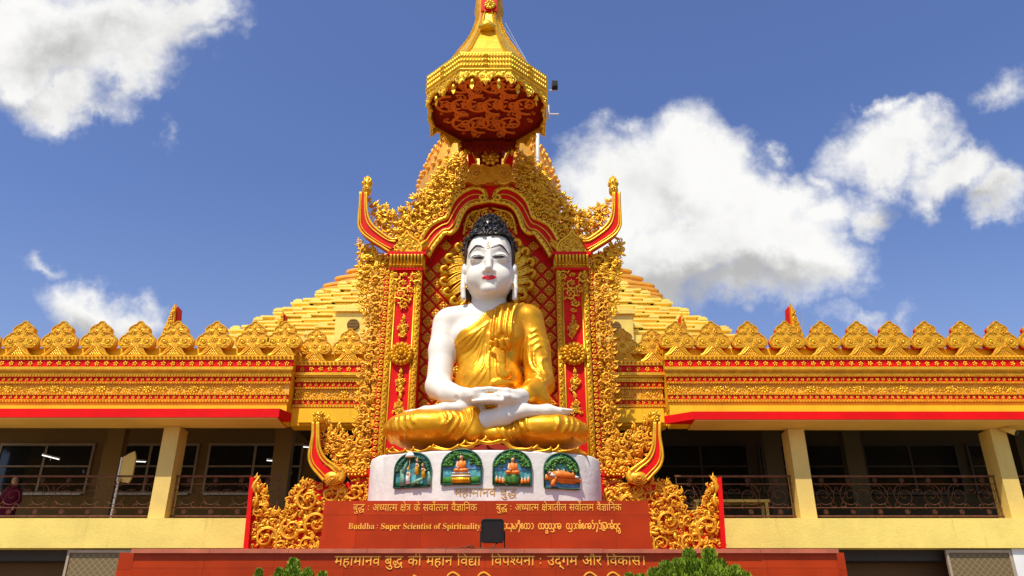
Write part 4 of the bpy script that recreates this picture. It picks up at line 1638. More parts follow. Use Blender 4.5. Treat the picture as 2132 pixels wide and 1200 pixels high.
# scrolls hanging outside the pilaster below the horn
HG = pl([(85, 800), (150, 860), (230, 915), (320, 960), (325, 1030), (300, 1090), (235, 1075), (175, 1130), (140, 1230), (140, 1260), (110, 1220), (95, 1150), (80, 1080), (78, 950)], z1, DF)
TAIL = pl([(118, 1090), (112, 1180), (135, 1230), (118, 1290), (132, 1340)], z1, DF)
for f, sd in ((lambda q: list(q), 1), (mir, 2)):
    m = MB()
    fp = f(FL)
    fill_scrolls(m, fp, DF + .08, [.22] * 2 + [.18] * 5 + [.145] * 8 + [.11] * 14 + [.08] * 24 + [.06] * 30, 40 + sd, 2600, .72)
    fill_scrolls(m, fp, DF + .20, [.19] * 10 + [.15] * 16 + [.11] * 26 + [.08] * 40, 50 + sd, 2000, .9)
    fill_scrolls(m, fp, DF + .30, [.2] * 12 + [.14] * 24 + [.1] * 30, 55 + sd, 1500, 1.0)
    leaf_scatter(m, fp, DF + .02, 120, .14, .26, sd)
    leaf_scatter(m, fp, DF + .16, 160, .18, .30, sd + 7)
    # curling tips along the upper edge
    top = f(FL)[:14]
    rs = resample(np.array(top), .15)
    t = np.gradient(rs, axis=0)
    for i, q in enumerate(rs):
        a = math.atan2(t[i, 1], t[i, 0])
        s = 1 if sd == 1 else -1
        out = a + (math.pi / 2 if sd == 1 else -math.pi / 2)
        m.stamp(LEAF, (q[0], DF + .08, q[1] - .04), .20 + .05 * math.sin(i * 2.3), out - math.pi / 2 + .35 * (-1) ** i, i % 2 == 0)
        m.stamp(SCR_LO[i % 2], (q[0] - .03 * math.cos(out), DF + .06, q[1] - .03 * math.sin(out)), .085, i * 1.7, i % 2 == 0)
    # a row of little flowers along the arch
    low = f(FL)[17:26]
    for q in resample(np.array(low), .185):
        m.stamp(RING, (q[0], DF + .03, q[1]), .085)
    m.build('gable_fretwork', M['gold'], sh, smooth=True)
    m = MB()
    fill_scrolls(m, f(HG), DF + .08, [.27, .2] + [.17] * 3 + [.13] * 6 + [.09] * 14 + [.06] * 20, 60 + sd, 1600, .72)
    fill_scrolls(m, f(HG), DF + .18, [.17] * 8 + [.13] * 14 + [.09] * 20, 65 + sd, 1500, .8)
    fill_scrolls(m, f(HG), DF + .27, [.15] * 10 + [.10] * 20, 66 + sd, 1200, 1.0)
    leaf_scatter(m, f(HG), DF + .03, 50, .14, .24, sd + 3)
    leaf_scatter(m, f(HG), DF + .2, 70, .16, .28, sd + 9)
    vine(m, f(TAIL), .30, DF + .06, .17, 70 + sd)
    e = f(TAIL)[-1]
    m.stamp(LEAF, (e[0], DF + .06, e[1]), .34, math.pi + .1, sd == 1)
    m.build('hanging_scrollwork', M['gold'], sh, smooth=True)

# the horns with their bud finials
HO = [(112, 512), (108, 600), (100, 700), (100, 760), (130, 815), (200, 868), (270, 912), (328, 950)]
HI = [(165, 515), (165, 590), (178, 680), (212, 745), (280, 805), (350, 850), (395, 838)]


def horn(parent, ho, hi, conv, d, f, sd, fin, name='horn'):
    o = np.array(spline(f(pl(ho, conv, d)), 40))
    n_ = np.array(spline(f(pl(hi, conv, d)), 40))
    n_ = n_ * .88 + .12 * np.stack([np.interp(np.linspace(0, 1, len(n_)), np.linspace(0, 1, len(o)), o[:, j]) for j in (0, 1)], -1)
    poly = [tuple(q) for q in o] + [tuple(q) for q in n_[::-1]]
    m = MB()
    m.prism(poly, d - .12, d + .12)
    ho_ = m.build(name, M['red'], parent)
    g = MB()
    for p in (o, n_):
        g.tube(np.c_[p[:, 0], np.full(len(p), d - .12), p[:, 1]], .034, 6)
    k = min(len(o), len(n_))
    i1 = np.linspace(0, 1, 36)
    oo = np.stack([np.interp(i1, np.linspace(0, 1, len(o)), o[:, j]) for j in (0, 1)], -1)
    ii = np.stack([np.interp(i1, np.linspace(0, 1, len(n_)), n_[:, j]) for j in (0, 1)], -1)
    for w, r in ((.20, .017), (.76, .026)):
        p = oo * (1 - w) + ii * w
        g.tube(np.c_[p[:, 0], np.full(36, d - .13), p[:, 1]], r, 5)
    g.build('gilt_edging', M['gold'], ho_, smooth=True)
    # finial: flower on a block, then a layered bud
    u0, v0, u1, v1 = fin
    b = P(u0, v0, d)
    tt = P(u1, v1, d)
    bx = f([(b[0], b[2])])[0][0]
    h = tt[2] - b[2]
    fm = MB()
    fm.lathe([(.10, b[2] - .03), (.13, b[2] + .02), (.13, b[2] + .30 * h), (.10, b[2] + .34 * h), (.125, b[2] + .42 * h), (.135, b[2] + .52 * h), (.115, b[2] + .66 * h), (.07, b[2] + .82 * h), (.03, b[2] + .94 * h), (.008, b[2] + h)], (bx, d - .01), 12)
    for ring, zq in enumerate((.44, .56, .68)):
        for i in range(7):
            a = 2 * math.pi * (i + .5 * ring) / 7
            r = .125 - .022 * ring
            fm.tube([(bx + r * math.cos(a), d - .01 + r * math.sin(a), b[2] + zq * h), (bx + r * 1.12 * math.cos(a), d - .01 + r * 1.12 * math.sin(a), b[2] + (zq + .10) * h), (bx + r * .9 * math.cos(a), d - .01 + r * .9 * math.sin(a), b[2] + (zq + .20) * h)], [.018, .026, .005], 5)
    fm.stamp(ROS, (bx, d - .13, b[2] + .17 * h), .085, .3)
    fm.build('bud_finial', M['gold'], ho_, smooth=True)


for f, sd in ((lambda q: list(q), 1), (mir, 2)):
    horn(sh, HO, HI, z1, DF - .1, f, sd, (763, 404, 763, 366))

# halo of gilded rays behind the head
hc = P(1018, 566, DF + .2)
hc[0] = XF
hd = MB()
th = np.linspace(0, 2 * np.pi, 40, endpoint=False)
hd.prism(np.c_[hc[0] + 1.02 * np.cos(th), hc[2] + 1.02 * np.sin(th)], DF + .30, DF + .36)
ho_ = hd.build('halo_disc', M['red'], sh)
rays = MB()
rd = MB()
for s in (-1, 1):
    for k in range(9):
        a = math.radians(74 - k * 17.5)
        ca, sa = math.cos(a) * s, math.sin(a)
        pts = []
        for i in range(7):
            r = .48 + .66 * i / 6
            bend = .10 * math.sin(math.pi * i / 6) * (-1) + .10 * (i / 6) ** 2
            pts.append((hc[0] + r * ca - bend * sa * s, DF + .24, hc[2] + r * sa + bend * ca * s * s))
        wd = np.array([.085, .10, .108, .112, .11, .10, .08])
        rays.tube(pts, wd, 10, .12)
        pa = np.array(pts)
        tg = np.gradient(pa, axis=0)
        tg /= np.linalg.norm(tg, axis=1, keepdims=True)
        nr = np.c_[-tg[:, 2], np.zeros(7), tg[:, 0]]
        for e in (-1, 1):
            rays.tube(pa + nr * (wd * e)[:, None] * .93 + (0, -.015, 0), .021, 5)
        e = np.array(pts[-1])
        tn = np.array(pts[-1]) - np.array(pts[-3])
        tn /= np.linalg.norm(tn)
        up = np.array((-tn[2] * s, 0, tn[0] * s))
        hook = [e, e + .09 * tn + .02 * up, e + .13 * tn + .10 * up, e + .06 * tn + .17 * up, e - .03 * tn + .15 * up]
        hook = np.array(hook)
        hook[:, 1] -= np.array((.0, .04, .08, .1, .1))
        rays.tube(spline(hook, 12), np.linspace(.07, .045, 13), 7, 1.0)
        rays.ball(hook[-1], .058, 7, 5)
        for i in (2, 3, 4, 5):
            q = pts[i]
            rd.ball((q[0], q[1] - .014, q[2]), (.018, .01, .018), 5, 3)
rays.build('halo_rays', M['gold'], ho_, smooth=True)
rd.build('halo_studs', M['black'], ho_)

# carved crest and red brackets that carry the canopy
m = MB()
CR = pl([(1047, 440), (1010, 440), (960, 452), (905, 430), (870, 440), (905, 400), (918, 330), (945, 308), (985, 318), (1015, 312), (1047, 330)], z1, DF)
CR[0] = (XF, CR[0][1])
CR[-1] = (XF, CR[-1][1])
for f in (lambda q: list(q), mir):
    pp = f(CR)
    m.prism(pp, DF - .12, DF + .079)
    s_ = np.array(spline(pp[1:-1], 40))
    m.tube(np.c_[s_[:, 0], np.full(len(s_), DF - .12), s_[:, 1]], .03, 5)
    c = np.array(f(pl([(965, 390)], z1, DF))[0])
    m.stamp(SCR_BIG[0], (c[0], DF - .12, c[1] + .02), .17, .6, f is mir)
    c = np.array(f(pl([(1015, 435)], z1, DF))[0])
    m.stamp(SCR[0], (c[0], DF - .12, c[1]), .09, 2, f is mir)
m.build('crest', M['gold_deep'], sh, smooth='auto')
for f in (lambda q: list(q), mir):
    m = MB()
    q = f(pl([(905, 335), (898, 250), (888, 150), (922, 150), (935, 230), (965, 300), (920, 312)], z1, DF))
    m.prism(q, DF - .16, DF + .04)
    br = m.build('canopy_bracket', M['red'], sh)
    g = MB()
    q = np.array(f(pl([(922, 150), (935, 230), (965, 300)], z1, DF)))
    s_ = spline(q, 12)
    g.tube(np.c_[s_[:, 0], np.full(len(s_), DF - .17), s_[:, 1]], .03, 5)
    g.build('gilt_edging', M['gold_deep'], br, smooth=True)
m = MB()
lc = P(1018, 331, DF - .1)
lc[0] = XF
for ring, (n_, R, r) in enumerate(((9, .22, .075), (7, .13, .06))):
    for i in range(n_):
        a = 2 * math.pi * i / n_ + math.pi / 2
        p = [(lc[0] + .4 * R * math.cos(a), DF - .16 - .05 * ring, lc[2] + .4 * R * math.sin(a)), (lc[0] + R * math.cos(a), DF - .2 - .05 * ring, lc[2] + R * math.sin(a)), (lc[0] + 1.25 * R * math.cos(a), DF - .16 - .05 * ring, lc[2] + 1.25 * R * math.sin(a))]
        m.tube(p, [r * .7, r, .01], 6, .6)
m.ball((lc[0], DF - .25, lc[2]), (.07, .06, .09), 8, 6)
lm = m.build('lotus_medallion', M['gold_deep'], sh, smooth=True)
m = MB()
m.prism([(XF - .30, lc[2] - .30), (XF + .30, lc[2] - .30), (XF + .34, lc[2] + .5), (XF - .34, lc[2] + .5)], DF - .10, DF + .05)
m.build('medallion_plate', M['dark_red'], lm)
# plain masonry core so the frame is solid from the side and behind
m = MB()
m.box(XF - 2.05, XF + 2.05, DF + .62, DF + 1.05, TZ, Z(560, DF))
core = [tuple(q) for q in Os] + [tuple(q) for q in mir(Os)[::-1][1:]]
m.prism(core, DF + .62, DF + 1.04)
m.build('masonry_core', M['yellow'], sh)

# ------------------------------------------------------------------ carved side wings at the foot
DW = 18.6
PANEL = [(58, 1060), (100, 530), (125, 530), (150, 560), (172, 620), (188, 700), (212, 765), (270, 765), (330, 742), (342, 660), (385, 592), (450, 552), (490, 535), (600, 560), (700, 560), (870, 525), (900, 525), (905, 1060)]
OPEN_ = [(565, 250), (585, 215), (625, 235), (650, 255), (690, 215), (725, 235), (745, 285), (775, 290), (800, 240), (835, 265), (860, 320), (905, 330), (905, 500), (870, 500), (760, 500), (725, 490), (680, 440), (610, 400), (575, 340)]
WHO = [(512, 140), (510, 230), (492, 330), (488, 390), (505, 445), (550, 500), (590, 545)]
WHI = [(556, 140), (558, 240), (575, 325), (615, 390), (680, 435), (722, 470)]


def side_wing(f, sd):
    lab = 'carved gold and red scroll wing with a horn, %s of the white pedestal' % ('left' if sd == 1 else 'right')
    c = f(pl([(480, 1000)], z4, DW))[0]
    t = thing('carved_side_wing', lab, 'carving', (c[0], DW, TZ))
    pan = f(pl(PANEL, z4, DW))
    pan = [(x, max(z_, TZ)) for x, z_ in pan]
    m = MB()
    m.prism(pan, DW, DW + .25)
    e0, e1 = np.array(pan[0]), np.array(pan[1])
    s = 1 if sd == 1 else -1
    m.prism([tuple(e0 + (-.09 * s, 0)), tuple(e1 + (-.07 * s, 0.04)), tuple(e1 + (.02 * s, .02)), tuple(e0 + (.02 * s, 0))], DW - .14, DW + .26)
    m.build('red_board', M['red'], t)
    m = MB()
    ins = [(x, z_) for x, z_ in pan]
    fill_scrolls(m, ins, DW - .02, [.30] * 2 + [.25] * 5 + [.20] * 14 + [.155] * 30 + [.12] * 50 + [.09] * 70 + [.065] * 80 + [.045] * 60, 80 + sd, 2600, .86, over=.88)
    fill_scrolls(m, ins, DW + .04, [.24] * 12 + [.18] * 26 + [.13] * 50 + [.09] * 60, 180 + sd, 1600, .8, over=.9)
    leaf_scatter(m, ins, DW, 150, .13, .26, sd + 13)
    # running rim along the upper edge
    rim = np.array(pan[2:13])
    rs = resample(rim, .16)
    for i, q in enumerate(rs):
        m.stamp(SCR_LO[i % 2], (q[0], DW - .05, q[1] - .02), .10, i * 2.1, i % 2 == 0)
        if i % 2 == 0:
            m.stamp(LEAF, (q[0] + .02, DW - .04, q[1] - .04), .20, .3 * (-1) ** (i // 2), i % 4 == 0)
    tip = f(pl([(118, 640), (122, 540)], z4, DW))
    m.stamp(LEAF, (tip[0][0], DW - .04, tip[0][1]), .45, 0.05, sd == 1)
    m.stamp(LEAF, (tip[0][0] - .05 * s, DW - .04, tip[0][1] - .3), .4, -0.2 * s, sd == 2)
    m.build('scrollwork', M['gold_deep'], t, smooth=True)
    # open fretwork with flame tips
    m = MB()
    op = f(pl(OPEN_, z4, DW))
    fill_scrolls(m, op, DW + .02, [.20] * 4 + [.16] * 10 + [.125] * 18 + [.09] * 30 + [.065] * 40, 90 + sd, 2000, .8)
    fill_scrolls(m, op, DW + .12, [.22] * 8 + [.16] * 14 + [.11] * 24, 95 + sd, 1500, .9)
    fill_scrolls(m, op, DW + .2, [.2] * 8 + [.13] * 20, 97 + sd, 1200, 1.0)
    leaf_scatter(m, op, DW + .04, 70, .14, .26, sd + 17)
    for bx, tp, sz in (((600, 250), (605, 75), 1), ((685, 260), (690, 122), 1), ((798, 300), (800, 170), 1)):
        q = f(pl([bx, tp], z4, DW))
        h = q[1][1] - q[0][1]
        m.stamp(LEAF, (q[0][0], DW, q[0][1] + h * .48), h * .54, 0, sd == 1, .32)
        m.stamp(LEAF, (q[0][0] + .03, DW + .03, q[0][1] + h * .22), h * .5, -.15, sd == 2, .32)
        for w_ in (-1, 1):
            m.stamp(SCR_LO[0], (q[0][0] + w_ * .09, DW, q[0][1] + h * .42), .09, 1, w_ < 0)
            m.stamp(SCR[1], (q[0][0] + w_ * .13, DW, q[0][1] + h * .16), .14, 2, w_ < 0)
            m.stamp(LEAF, (q[0][0] + w_ * .13, DW + .03, q[0][1] + h * .22), h * .3, -w_ * .5, w_ < 0, .3)
    for k in range(3):
        q = f(pl([(772 + 44 * k, 487)], z4, DW))[0]
        m.stamp(ROS, (q[0], DW - .1, q[1]), .105, .2 * k)
    m.build('open_fretwork', M['gold_deep'], t, smooth=True)
    m = MB()
    q = f(pl([(745, 470), (900, 465), (900, 508), (760, 520)], z4, DW))
    m.prism(q, DW - .06, DW + .1)
    m.build('red_rail', M['red'], t)
    horn(t, WHO, WHI, z4, DW - .12, f, sd, (663, 880, 663, 852))
    m = MB()
    b = f(pl([(575, 520), (620, 500), (665, 495), (705, 500), (722, 530), (700, 552), (660, 560), (615, 552)], z4, DW))
    c = np.array(b).mean(0)
    m.ball((c[0], DW - .14, c[1]), (.27, .15, .17), 14, 9)
    bp = np.array(f(pl([(600, 440), (655, 455), (700, 480), (722, 520), (700, 555)], z4, DW)))
    bp = spline(bp, 16)
    m.tube(np.c_[bp[:, 0], np.full(len(bp), DW - .2), bp[:, 1]], np.linspace(.06, .085, len(bp)), 8, .8)
    for k in range(4):
        rr = .06 + .05 * k
        th = np.linspace(0, 2 * np.pi, 16)
        m.tube(np.c_[c[0] + rr * np.cos(th), np.full(16, DW - .285 + .02 * k), c[1] - .02 + rr * .72 * np.sin(th)], .016, 5, cap=False)
    m.build('leaf_boss', M['gold_deep'], t, smooth=True)
    m = MB()
    x0 = f(pl([(875, 1000)], z4, DW))[0][0]
    m.box(min(x0, x0 + .12 * s), max(x0, x0 + .12 * s), DW - .3, DW - .02, TZ, f(pl([(880, 530)], z4, DW))[0][1])
    m.build('red_post', M['red'], t)


side_wing(lambda q: list(q), 1)
XW = -0.60
side_wing(lambda q: mir(q, XW), 2)


# ------------------------------------------------------------------ the hanging canopy
CX, CY, CW = -0.66, 17.50, 3.12
cy0 = CY - CW / 2
zr = lambda v_: Z(v_, cy0)
can = thing('canopy', 'gilded octagonal canopy with red scroll soffit hanging out over the statue', 'canopy', (CX, CY, zr(142)))
R8 = CW / 2 / math.cos(math.pi / 8)
A8 = math.pi / 8


def oct8(r, z_):
    return [(CX + r * math.cos(A8 + k * math.pi / 4), CY + r * math.sin(A8 + k * math.pi / 4), z_) for k in range(8)]


def lathe8(m, prof):
    m.lathe(prof, (CX, CY), 8, 1, 1, A8, cap=False)


# rim: three bands of leaf moulding
zb_ = [zr(v_) for v_ in (141, 131.5, 131, 121.5, 121, 110)]
m = MB()
lathe8(m, [(R8 - .30, zb_[0] - .02), (R8 - .02, zb_[0] - .02), (R8, zb_[0]), (R8 + .015, zb_[1]), (R8 - .025, zb_[2]), (R8 + .005, zb_[2] + .01), (R8 + .015, zb_[3]), (R8 - .025, zb_[4]), (R8 + .005, zb_[4] + .01), (R8 + .03, zb_[5] - .03), (R8 + .03, zb_[5]), (R8 - .05, zb_[5] + .02)])
m.build('rim', M['canopy_gold'], can)
lf = MB()
for k in range(8):
    a = -math.pi / 2 + k * math.pi / 4
    ca, sa = math.cos(a), math.sin(a)
    L = 2 * R8 * math.sin(math.pi / 8)
    n_ = 17
    for (z0, z1_) in ((zb_[0], zb_[1]), (zb_[2], zb_[3]), (zb_[4], zb_[5] - .03)):
        for i in range(n_):
            w = (i + .5) / n_ - .5
            sl_ = .03 if w < 0 else -.03
            r = CW / 2 + .012
            q = lambda ww, z_: (CX + r * ca - ww * L * sa, CY + r * sa + ww * L * ca, z_)
            lf.tube([q(w - sl_ * .5, z0 + .01), q(w, (z0 + z1_) / 2), q(w + sl_ * .5, z1_ - .005)], [.026, .036, .024], 5, .9, axis=(ca, sa, 0))
        for w in (-.012, .012):
            lf.ball((CX + (r + .02) * ca - w * L * 2 * sa, CY + (r + .02) * sa + w * L * 2 * ca, (z0 + z1_) / 2), .04, 6, 4)
lf.build('leaf_moulding', M['canopy_gold'], can, smooth=True)

# scalloped fringe, one board to each side
def fringe_tpl():
    m = MB()
    L = 2 * R8 * math.sin(math.pi / 8)
    h = zr(142) - zr(176)
    pts = [(-L / 2, 0), (-L / 2, -h * .95)]
    lob = 2
    w = L / lob
    for i in range(lob):
        c = -L / 2 + (i + .5) * w
        for q, dz in ((-.44, -.82), (-.38, -.72), (-.31, -.70), (-.25, -.52), (-.15, -.50), (0, -.40), (.15, -.50), (.25, -.52), (.31, -.70), (.38, -.72), (.44, -.82), (.5, -1.0)):
            pts.append((c + q * w, dz * h))
    pts[-1] = (L / 2, -h * .95)
    pts.append((L / 2, 0))
    m.prism(pts, -.02, .03)
    m.tube([(x, -.03, z_) for x, z_ in pts[1:-1]], .017, 5)
    for i in range(lob + 1):
        c = -L / 2 + i * w
        for s in (-1, 1):
            if abs(c + s * w * .2) < L / 2:
                m.stamp(SCR[0], (c + s * .085, -.02, -h * .48), .085, 1, s < 0)
                m.stamp(SCR_LO[1], (c + s * .20, -.02, -h * .30), .070, 2, s < 0)
                m.stamp(LEAF, (c + s * .06, -.02, -h * .62), .14, math.pi + s * .5, s < 0)
                m.stamp(SCR_LO[0], (c + s * .14, -.02, -h * .14), .055, 2, s < 0)
                m.stamp(SCR_LO[1], (c + s * .28, -.02, -h * .16), .05, 2, s > 0)
        if 0 < i < lob:
            m.stamp(LEAF, (c, -.02, -h * .60), .17, math.pi)
            m.stamp(SCR_LO[0], (c, -.02, -h * .22), .055, 1, True)
    m.tube([(-L / 2, -.03, -.03), (L / 2, -.03, -.03)], .028, 6)
    return m.tpl()


FT = fringe_tpl()
for k in range(8):
    a = -math.pi / 2 + k * math.pi / 4
    m = MB()
    # template faces -y; turn it to face outward
    m.stamp(FT, (CX + (CW / 2 - .03) * math.cos(a), CY + (CW / 2 - .03) * math.sin(a), zr(142) - .004), 1, 0, False, None, a + math.pi / 2)
    m.build('fringe', M['canopy_gold'], can, smooth='auto')
# soffit with orange relief
zs = zr(142) - .05
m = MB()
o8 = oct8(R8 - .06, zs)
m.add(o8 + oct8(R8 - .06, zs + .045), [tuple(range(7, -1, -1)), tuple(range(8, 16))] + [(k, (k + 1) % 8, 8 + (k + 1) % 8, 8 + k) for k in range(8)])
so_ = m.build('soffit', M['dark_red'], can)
m = MB()
half = [(0.0, 1.36), (.56, 1.36), (1.36, .56), (1.36, -.56), (.56, -1.36), (0.0, -1.36)]


def ribbon_tpl(turns, rt, seed):
    """a flat scroll of even width with a few lobes, as cut from board"""
    m = MB()
    th = np.linspace(-.6, turns * 2 * np.pi, 30)
    q = (th + .6) / (th[-1] + .6)
    r = .86 * (1 - q) ** .8 + .10
    m.tube(np.c_[r * np.cos(th), np.full(30, -.16), r * np.sin(th)], rt * (1.1 - .45 * q), 6, .7)
    m.ball((0, -.16, 0), .17, 7, 5)
    for t in (.5, 1.6, 2.9):
        rr = .86 * (1 - (t + .6) / (th[-1] + .6)) ** .8 + .02
        comma(m, (rr * math.cos(t), rr * math.sin(t)), t + 2.4, .38, 1.6, .085, 5, 5)
    for t in (1.0, 3.4):
        rr = .86 * (1 - (t + .6) / (th[-1] + .6)) ** .8 + .16
        comma(m, (rr * math.cos(t), rr * math.sin(t)), t + 1.1, .45, -1.3, .09, 5, 5, False)
    return m.tpl()


RIB = [ribbon_tpl(1.25, .12, 1), ribbon_tpl(1.1, .13, 2)]
mbk = []
for row, z_ in enumerate((-.98, -.16, .66)):
    for c_ in (-.42, .42) if row == 0 else ((-.84, 0, .84) if row == 1 else (-.42, .42)):
        for s in (-1, 1):
            x = c_ + s * .21
            q = np.array([(abs(x), z_)])
            if in_poly(q, half)[0] and seg_dist(q, half)[0] > (.12 if abs(x) > .3 else .0):
                if abs(z_) < 1.25:
                    m.stamp(RIB[row % 2], (x, 0, z_), .42 if row != 1 else .40, math.pi / 2 + s * .3, s < 0, .16)
        if abs(c_) < 1.0 and abs(z_) + abs(c_) < 1.7:
            m.stamp(LEAF, (c_, 0, z_ + .30), .36, 0, c_ > 0, .2)
for (x, z_, r) in pack(half, [.20] * 3 + [.14] * 10 + [.10] * 16 + [.07] * 20, 14, 2000, 1.1, 1.3):
    for s in (-1, 1):
        m.stamp(SCR_LO[0], (s * x, 0, z_), r * .8, x * 3 * s, s < 0, .08)
vs = np.concatenate(m.v)
m.v = [np.c_[CX + vs[:, 0], CY + vs[:, 2], zs + vs[:, 1] * .9 - .004]]
m.build('soffit_scrolls', M['orange'], so_, smooth=True)
# inner ring under the soffit and the back valance toward the bracket
m = MB()
lathe8(m, [(R8 - .10, zs - .10), (R8 - .07, zs - .10), (R8 - .065, zs - .002), (R8 - .12, zs - .002)])
m.build('inner_ring', M['dark_red'], can)

# bell shaped roof with braided ridges
prof = [(R8 - .05, zb_[5] + .021), (R8 - .30, zb_[5] + .22), (1.12, zb_[5] + .62), (.86, 16.75), (.66, 17.12), (.50, 17.5), (.40, 17.85), (.33, 18.2)]
m = MB()
lathe8(m, prof)
m.build('bell_roof', M['canopy_gold'], can)
for k in range(8):
    m = MB()
    a = A8 + k * math.pi / 4
    for off in (-.04, .04):
        pts = np.array([(CX + (r + .02) * math.cos(a) - off * math.sin(a), CY + (r + .02) * math.sin(a) + off * math.cos(a), z_) for r, z_ in prof])
        for q in resample(pts, .065):
            m.ball(q, (.026, .026, .03), 5, 3)
    m.build('ridge_braid', M['canopy_gold'], can, smooth=True)
m = MB()
kb = np.array((CX - .02, CY - .62, 17.38))
m.lathe([(.05, kb[2] - .16), (.19, kb[2] - .14), (.21, kb[2] - .06), (.19, kb[2] + .02), (.13, kb[2] + .10), (.07, kb[2] + .17), (.03, kb[2] + .22), (.008, kb[2] + .25)], (kb[0], kb[1]), 14)
m.tube([(kb[0] - .21, kb[1] - .08, kb[2] - .12), (kb[0], kb[1] - .23, kb[2] - .14), (kb[0] + .21, kb[1] - .08, kb[2] - .10)], .05, 6, axis=(0, 0, 1))
m.build('bud_knob', M['canopy_gold'], can, smooth=True)
m = MB()
yn = CY - .30
zb0, zb1 = 17.5, Z(26, yn)
m.box(CX - .24, CX + .22, yn, yn + .55, zb0, zb1)
m.build('neck_box', M['orange'], can)
m = MB()
zb2 = zb1 + .9
m.box(CX - .21, CX + .23, yn - .06, yn + .5, zb1 + .002, zb2)
nb = m.build('red_neck_block', M['red'], can)
m = MB()
fc = P(1020, 11, yn - .07)
for i in range(9):
    a = 2 * math.pi * i / 9
    m.ball((fc[0] + .115 * math.cos(a), yn - .09, fc[2] + .115 * math.sin(a)), (.058, .04, .058), 6, 4)
m.ball((fc[0], yn - .12, fc[2]), .045, 7, 5)
m.ball((fc[0], yn - .07, fc[2]), (.10, .04, .10), 10, 5)
m.build('gold_flower', M['canopy_gold'], nb, smooth=True)
m = MB()
m.lathe([(.30, zb1 - .25), (.36, zb1 + .0), (.42, zb1 + .3), (.36, zb2 + .1), (.2, zb2 + .6), (.05, zb2 + 1.6)], (CX + .0, yn + .36), 10, 1.0, .8)
m.build('neck_finial', M['gold_deep'], can, smooth='auto')
# arm that ties the canopy back to the crest
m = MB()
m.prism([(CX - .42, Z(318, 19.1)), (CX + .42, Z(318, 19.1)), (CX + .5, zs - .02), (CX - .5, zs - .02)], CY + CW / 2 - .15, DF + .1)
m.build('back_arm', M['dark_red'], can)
m = MB()
bb = CY + CW / 2 - .22
for i in range(7):
    x = CX - .75 + i * .25
    zz0 = zs - .12
    dz = .46 - .05 * abs(i - 3)
    m.prism([(x - .125, zz0), (x - .12, zz0 - dz * .55), (x, zz0 - dz), (x + .12, zz0 - dz * .55), (x + .125, zz0)], bb, bb + .05)
    m.stamp(SCR[i % 4], (x, bb - .005, zz0 - dz * .4), .10, 1, i % 2 == 0)
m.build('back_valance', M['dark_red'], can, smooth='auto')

# little bells under the fringe, each a thing of its own
names = {0: 'front side', 1: 'front right side', 2: 'right side', 3: 'rear right side', 5: 'rear left side', 6: 'left side', 7: 'front left side'}
proto = None


def make_bell():
    t = thing('wind_bell', '', 'bell', (0, 0, 0), 'bells under the canopy fringe')
    b = MB()
    b.lathe([(.062, -.17), (.060, -.155), (.052, -.11), (.040, -.06), (.022, -.03), (.012, -.02)], (0, 0), 10)
    b.tube([(0, 0, -.03), (0, 0, .03)], .007, 5, axis=(0, 1, 0))
    b.build('bell_cup', M['canopy_gold'], t, smooth=True)
    b = MB()
    b.tube([(0, 0, -.12), (0, 0, -.24)], .006, 5)
    b.prism([(0, -.37), (.028, -.325), (.05, -.275), (.045, -.235), (.02, -.225), (0, -.24), (-.02, -.225), (-.045, -.235), (-.05, -.275), (-.028, -.325)], -.012, .012)
    b.build('heart_clapper', M['canopy_gold'], t)
    return t


for k, nm in names.items():
    a = -math.pi / 2 + k * math.pi / 4
    L = 2 * R8 * math.sin(math.pi / 8)
    for w, wn in ((-.26, 'left'), (.26, 'right')):
        if proto is None:
            t = proto = make_bell()
        else:
            t = copy_tree(proto)
        r = CW / 2 - .08
        t.location = (CX + r * math.cos(a) - w * L * math.sin(a), CY + r * math.sin(a) + w * L * math.cos(a), zr(157) - .0)
        t.rotation_euler = (0, 0, a + math.pi / 2 + (.5 if w > 0 else -.2))
        # order as seen by the viewer
        wn2 = wn if k in (0, 1, 7, 6, 2) else wn
        px_sorted = t.location.x
        t['label'] = 'small golden bell with heart clapper, %s of the pair under the canopy %s' % ('first' if wn == 'left' else 'second', nm)
        t['_x'] = float(px_sorted)
bells = [o for o in COL.objects if o.name.startswith('wind_bell')]
for k in range(0, len(bells), 2):
    a, b = bells[k], bells[k + 1]
    nm = a['label'].split('under the ')[1]
    l, r = (a, b) if a.location.x < b.location.x else (b, a)
    if nm in ('canopy left side', 'canopy right side'):
        l, r = (a, b) if a.location.y < b.location.y else (b, a)
        l['label'] = 'small golden bell with heart clapper, nearer one under the ' + nm
        r['label'] = 'small golden bell with heart clapper, farther one under the ' + nm
    else:
        l['label'] = 'small golden bell with heart clapper, left one under the ' + nm
        r['label'] = 'small golden bell with heart clapper, right one under the ' + nm
for o in bells:
    del o['_x']

# white mast behind the gable, and the lamp on the canopy edge
q0, q1 = P(1121, 400, 21.5), P(1117, 250, 21.5)
t = MB()
x = q0[0]
t.tube([(x, 21.5, q0[2] - .6), (x, 21.5, (q0[2] + q1[2]) / 2), (x, 21.5, q1[2])], .062, 10, axis=(0, 1, 0))
t.tube([(x, 21.5, Z(338, 21.5)), (x, 21.5, Z(335, 21.5))], .075, 10)
tag(t.build('mast', M['white'], None, smooth=True, origin=(x, 21.5, q0[2] - .6)), 'white metal pole standing behind the right gable fretwork', 'pole')
c = P(1154, 181, CY)
t = thing('canopy_floodlight', 'small black floodlight fixed to the right edge of the canopy', 'floodlight', tuple(c))
b = MB()
b.box(c[0] - .07, c[0] + .09, CY - .14, CY + .02, c[2] - .10, c[2] + .10)
for i in range(4):
    b.box(c[0] - .06 + .04 * i, c[0] - .04 + .04 * i, CY + .02, CY + .06, c[2] - .09, c[2] + .09)
b.build('housing', M['black'], t)
b = MB()
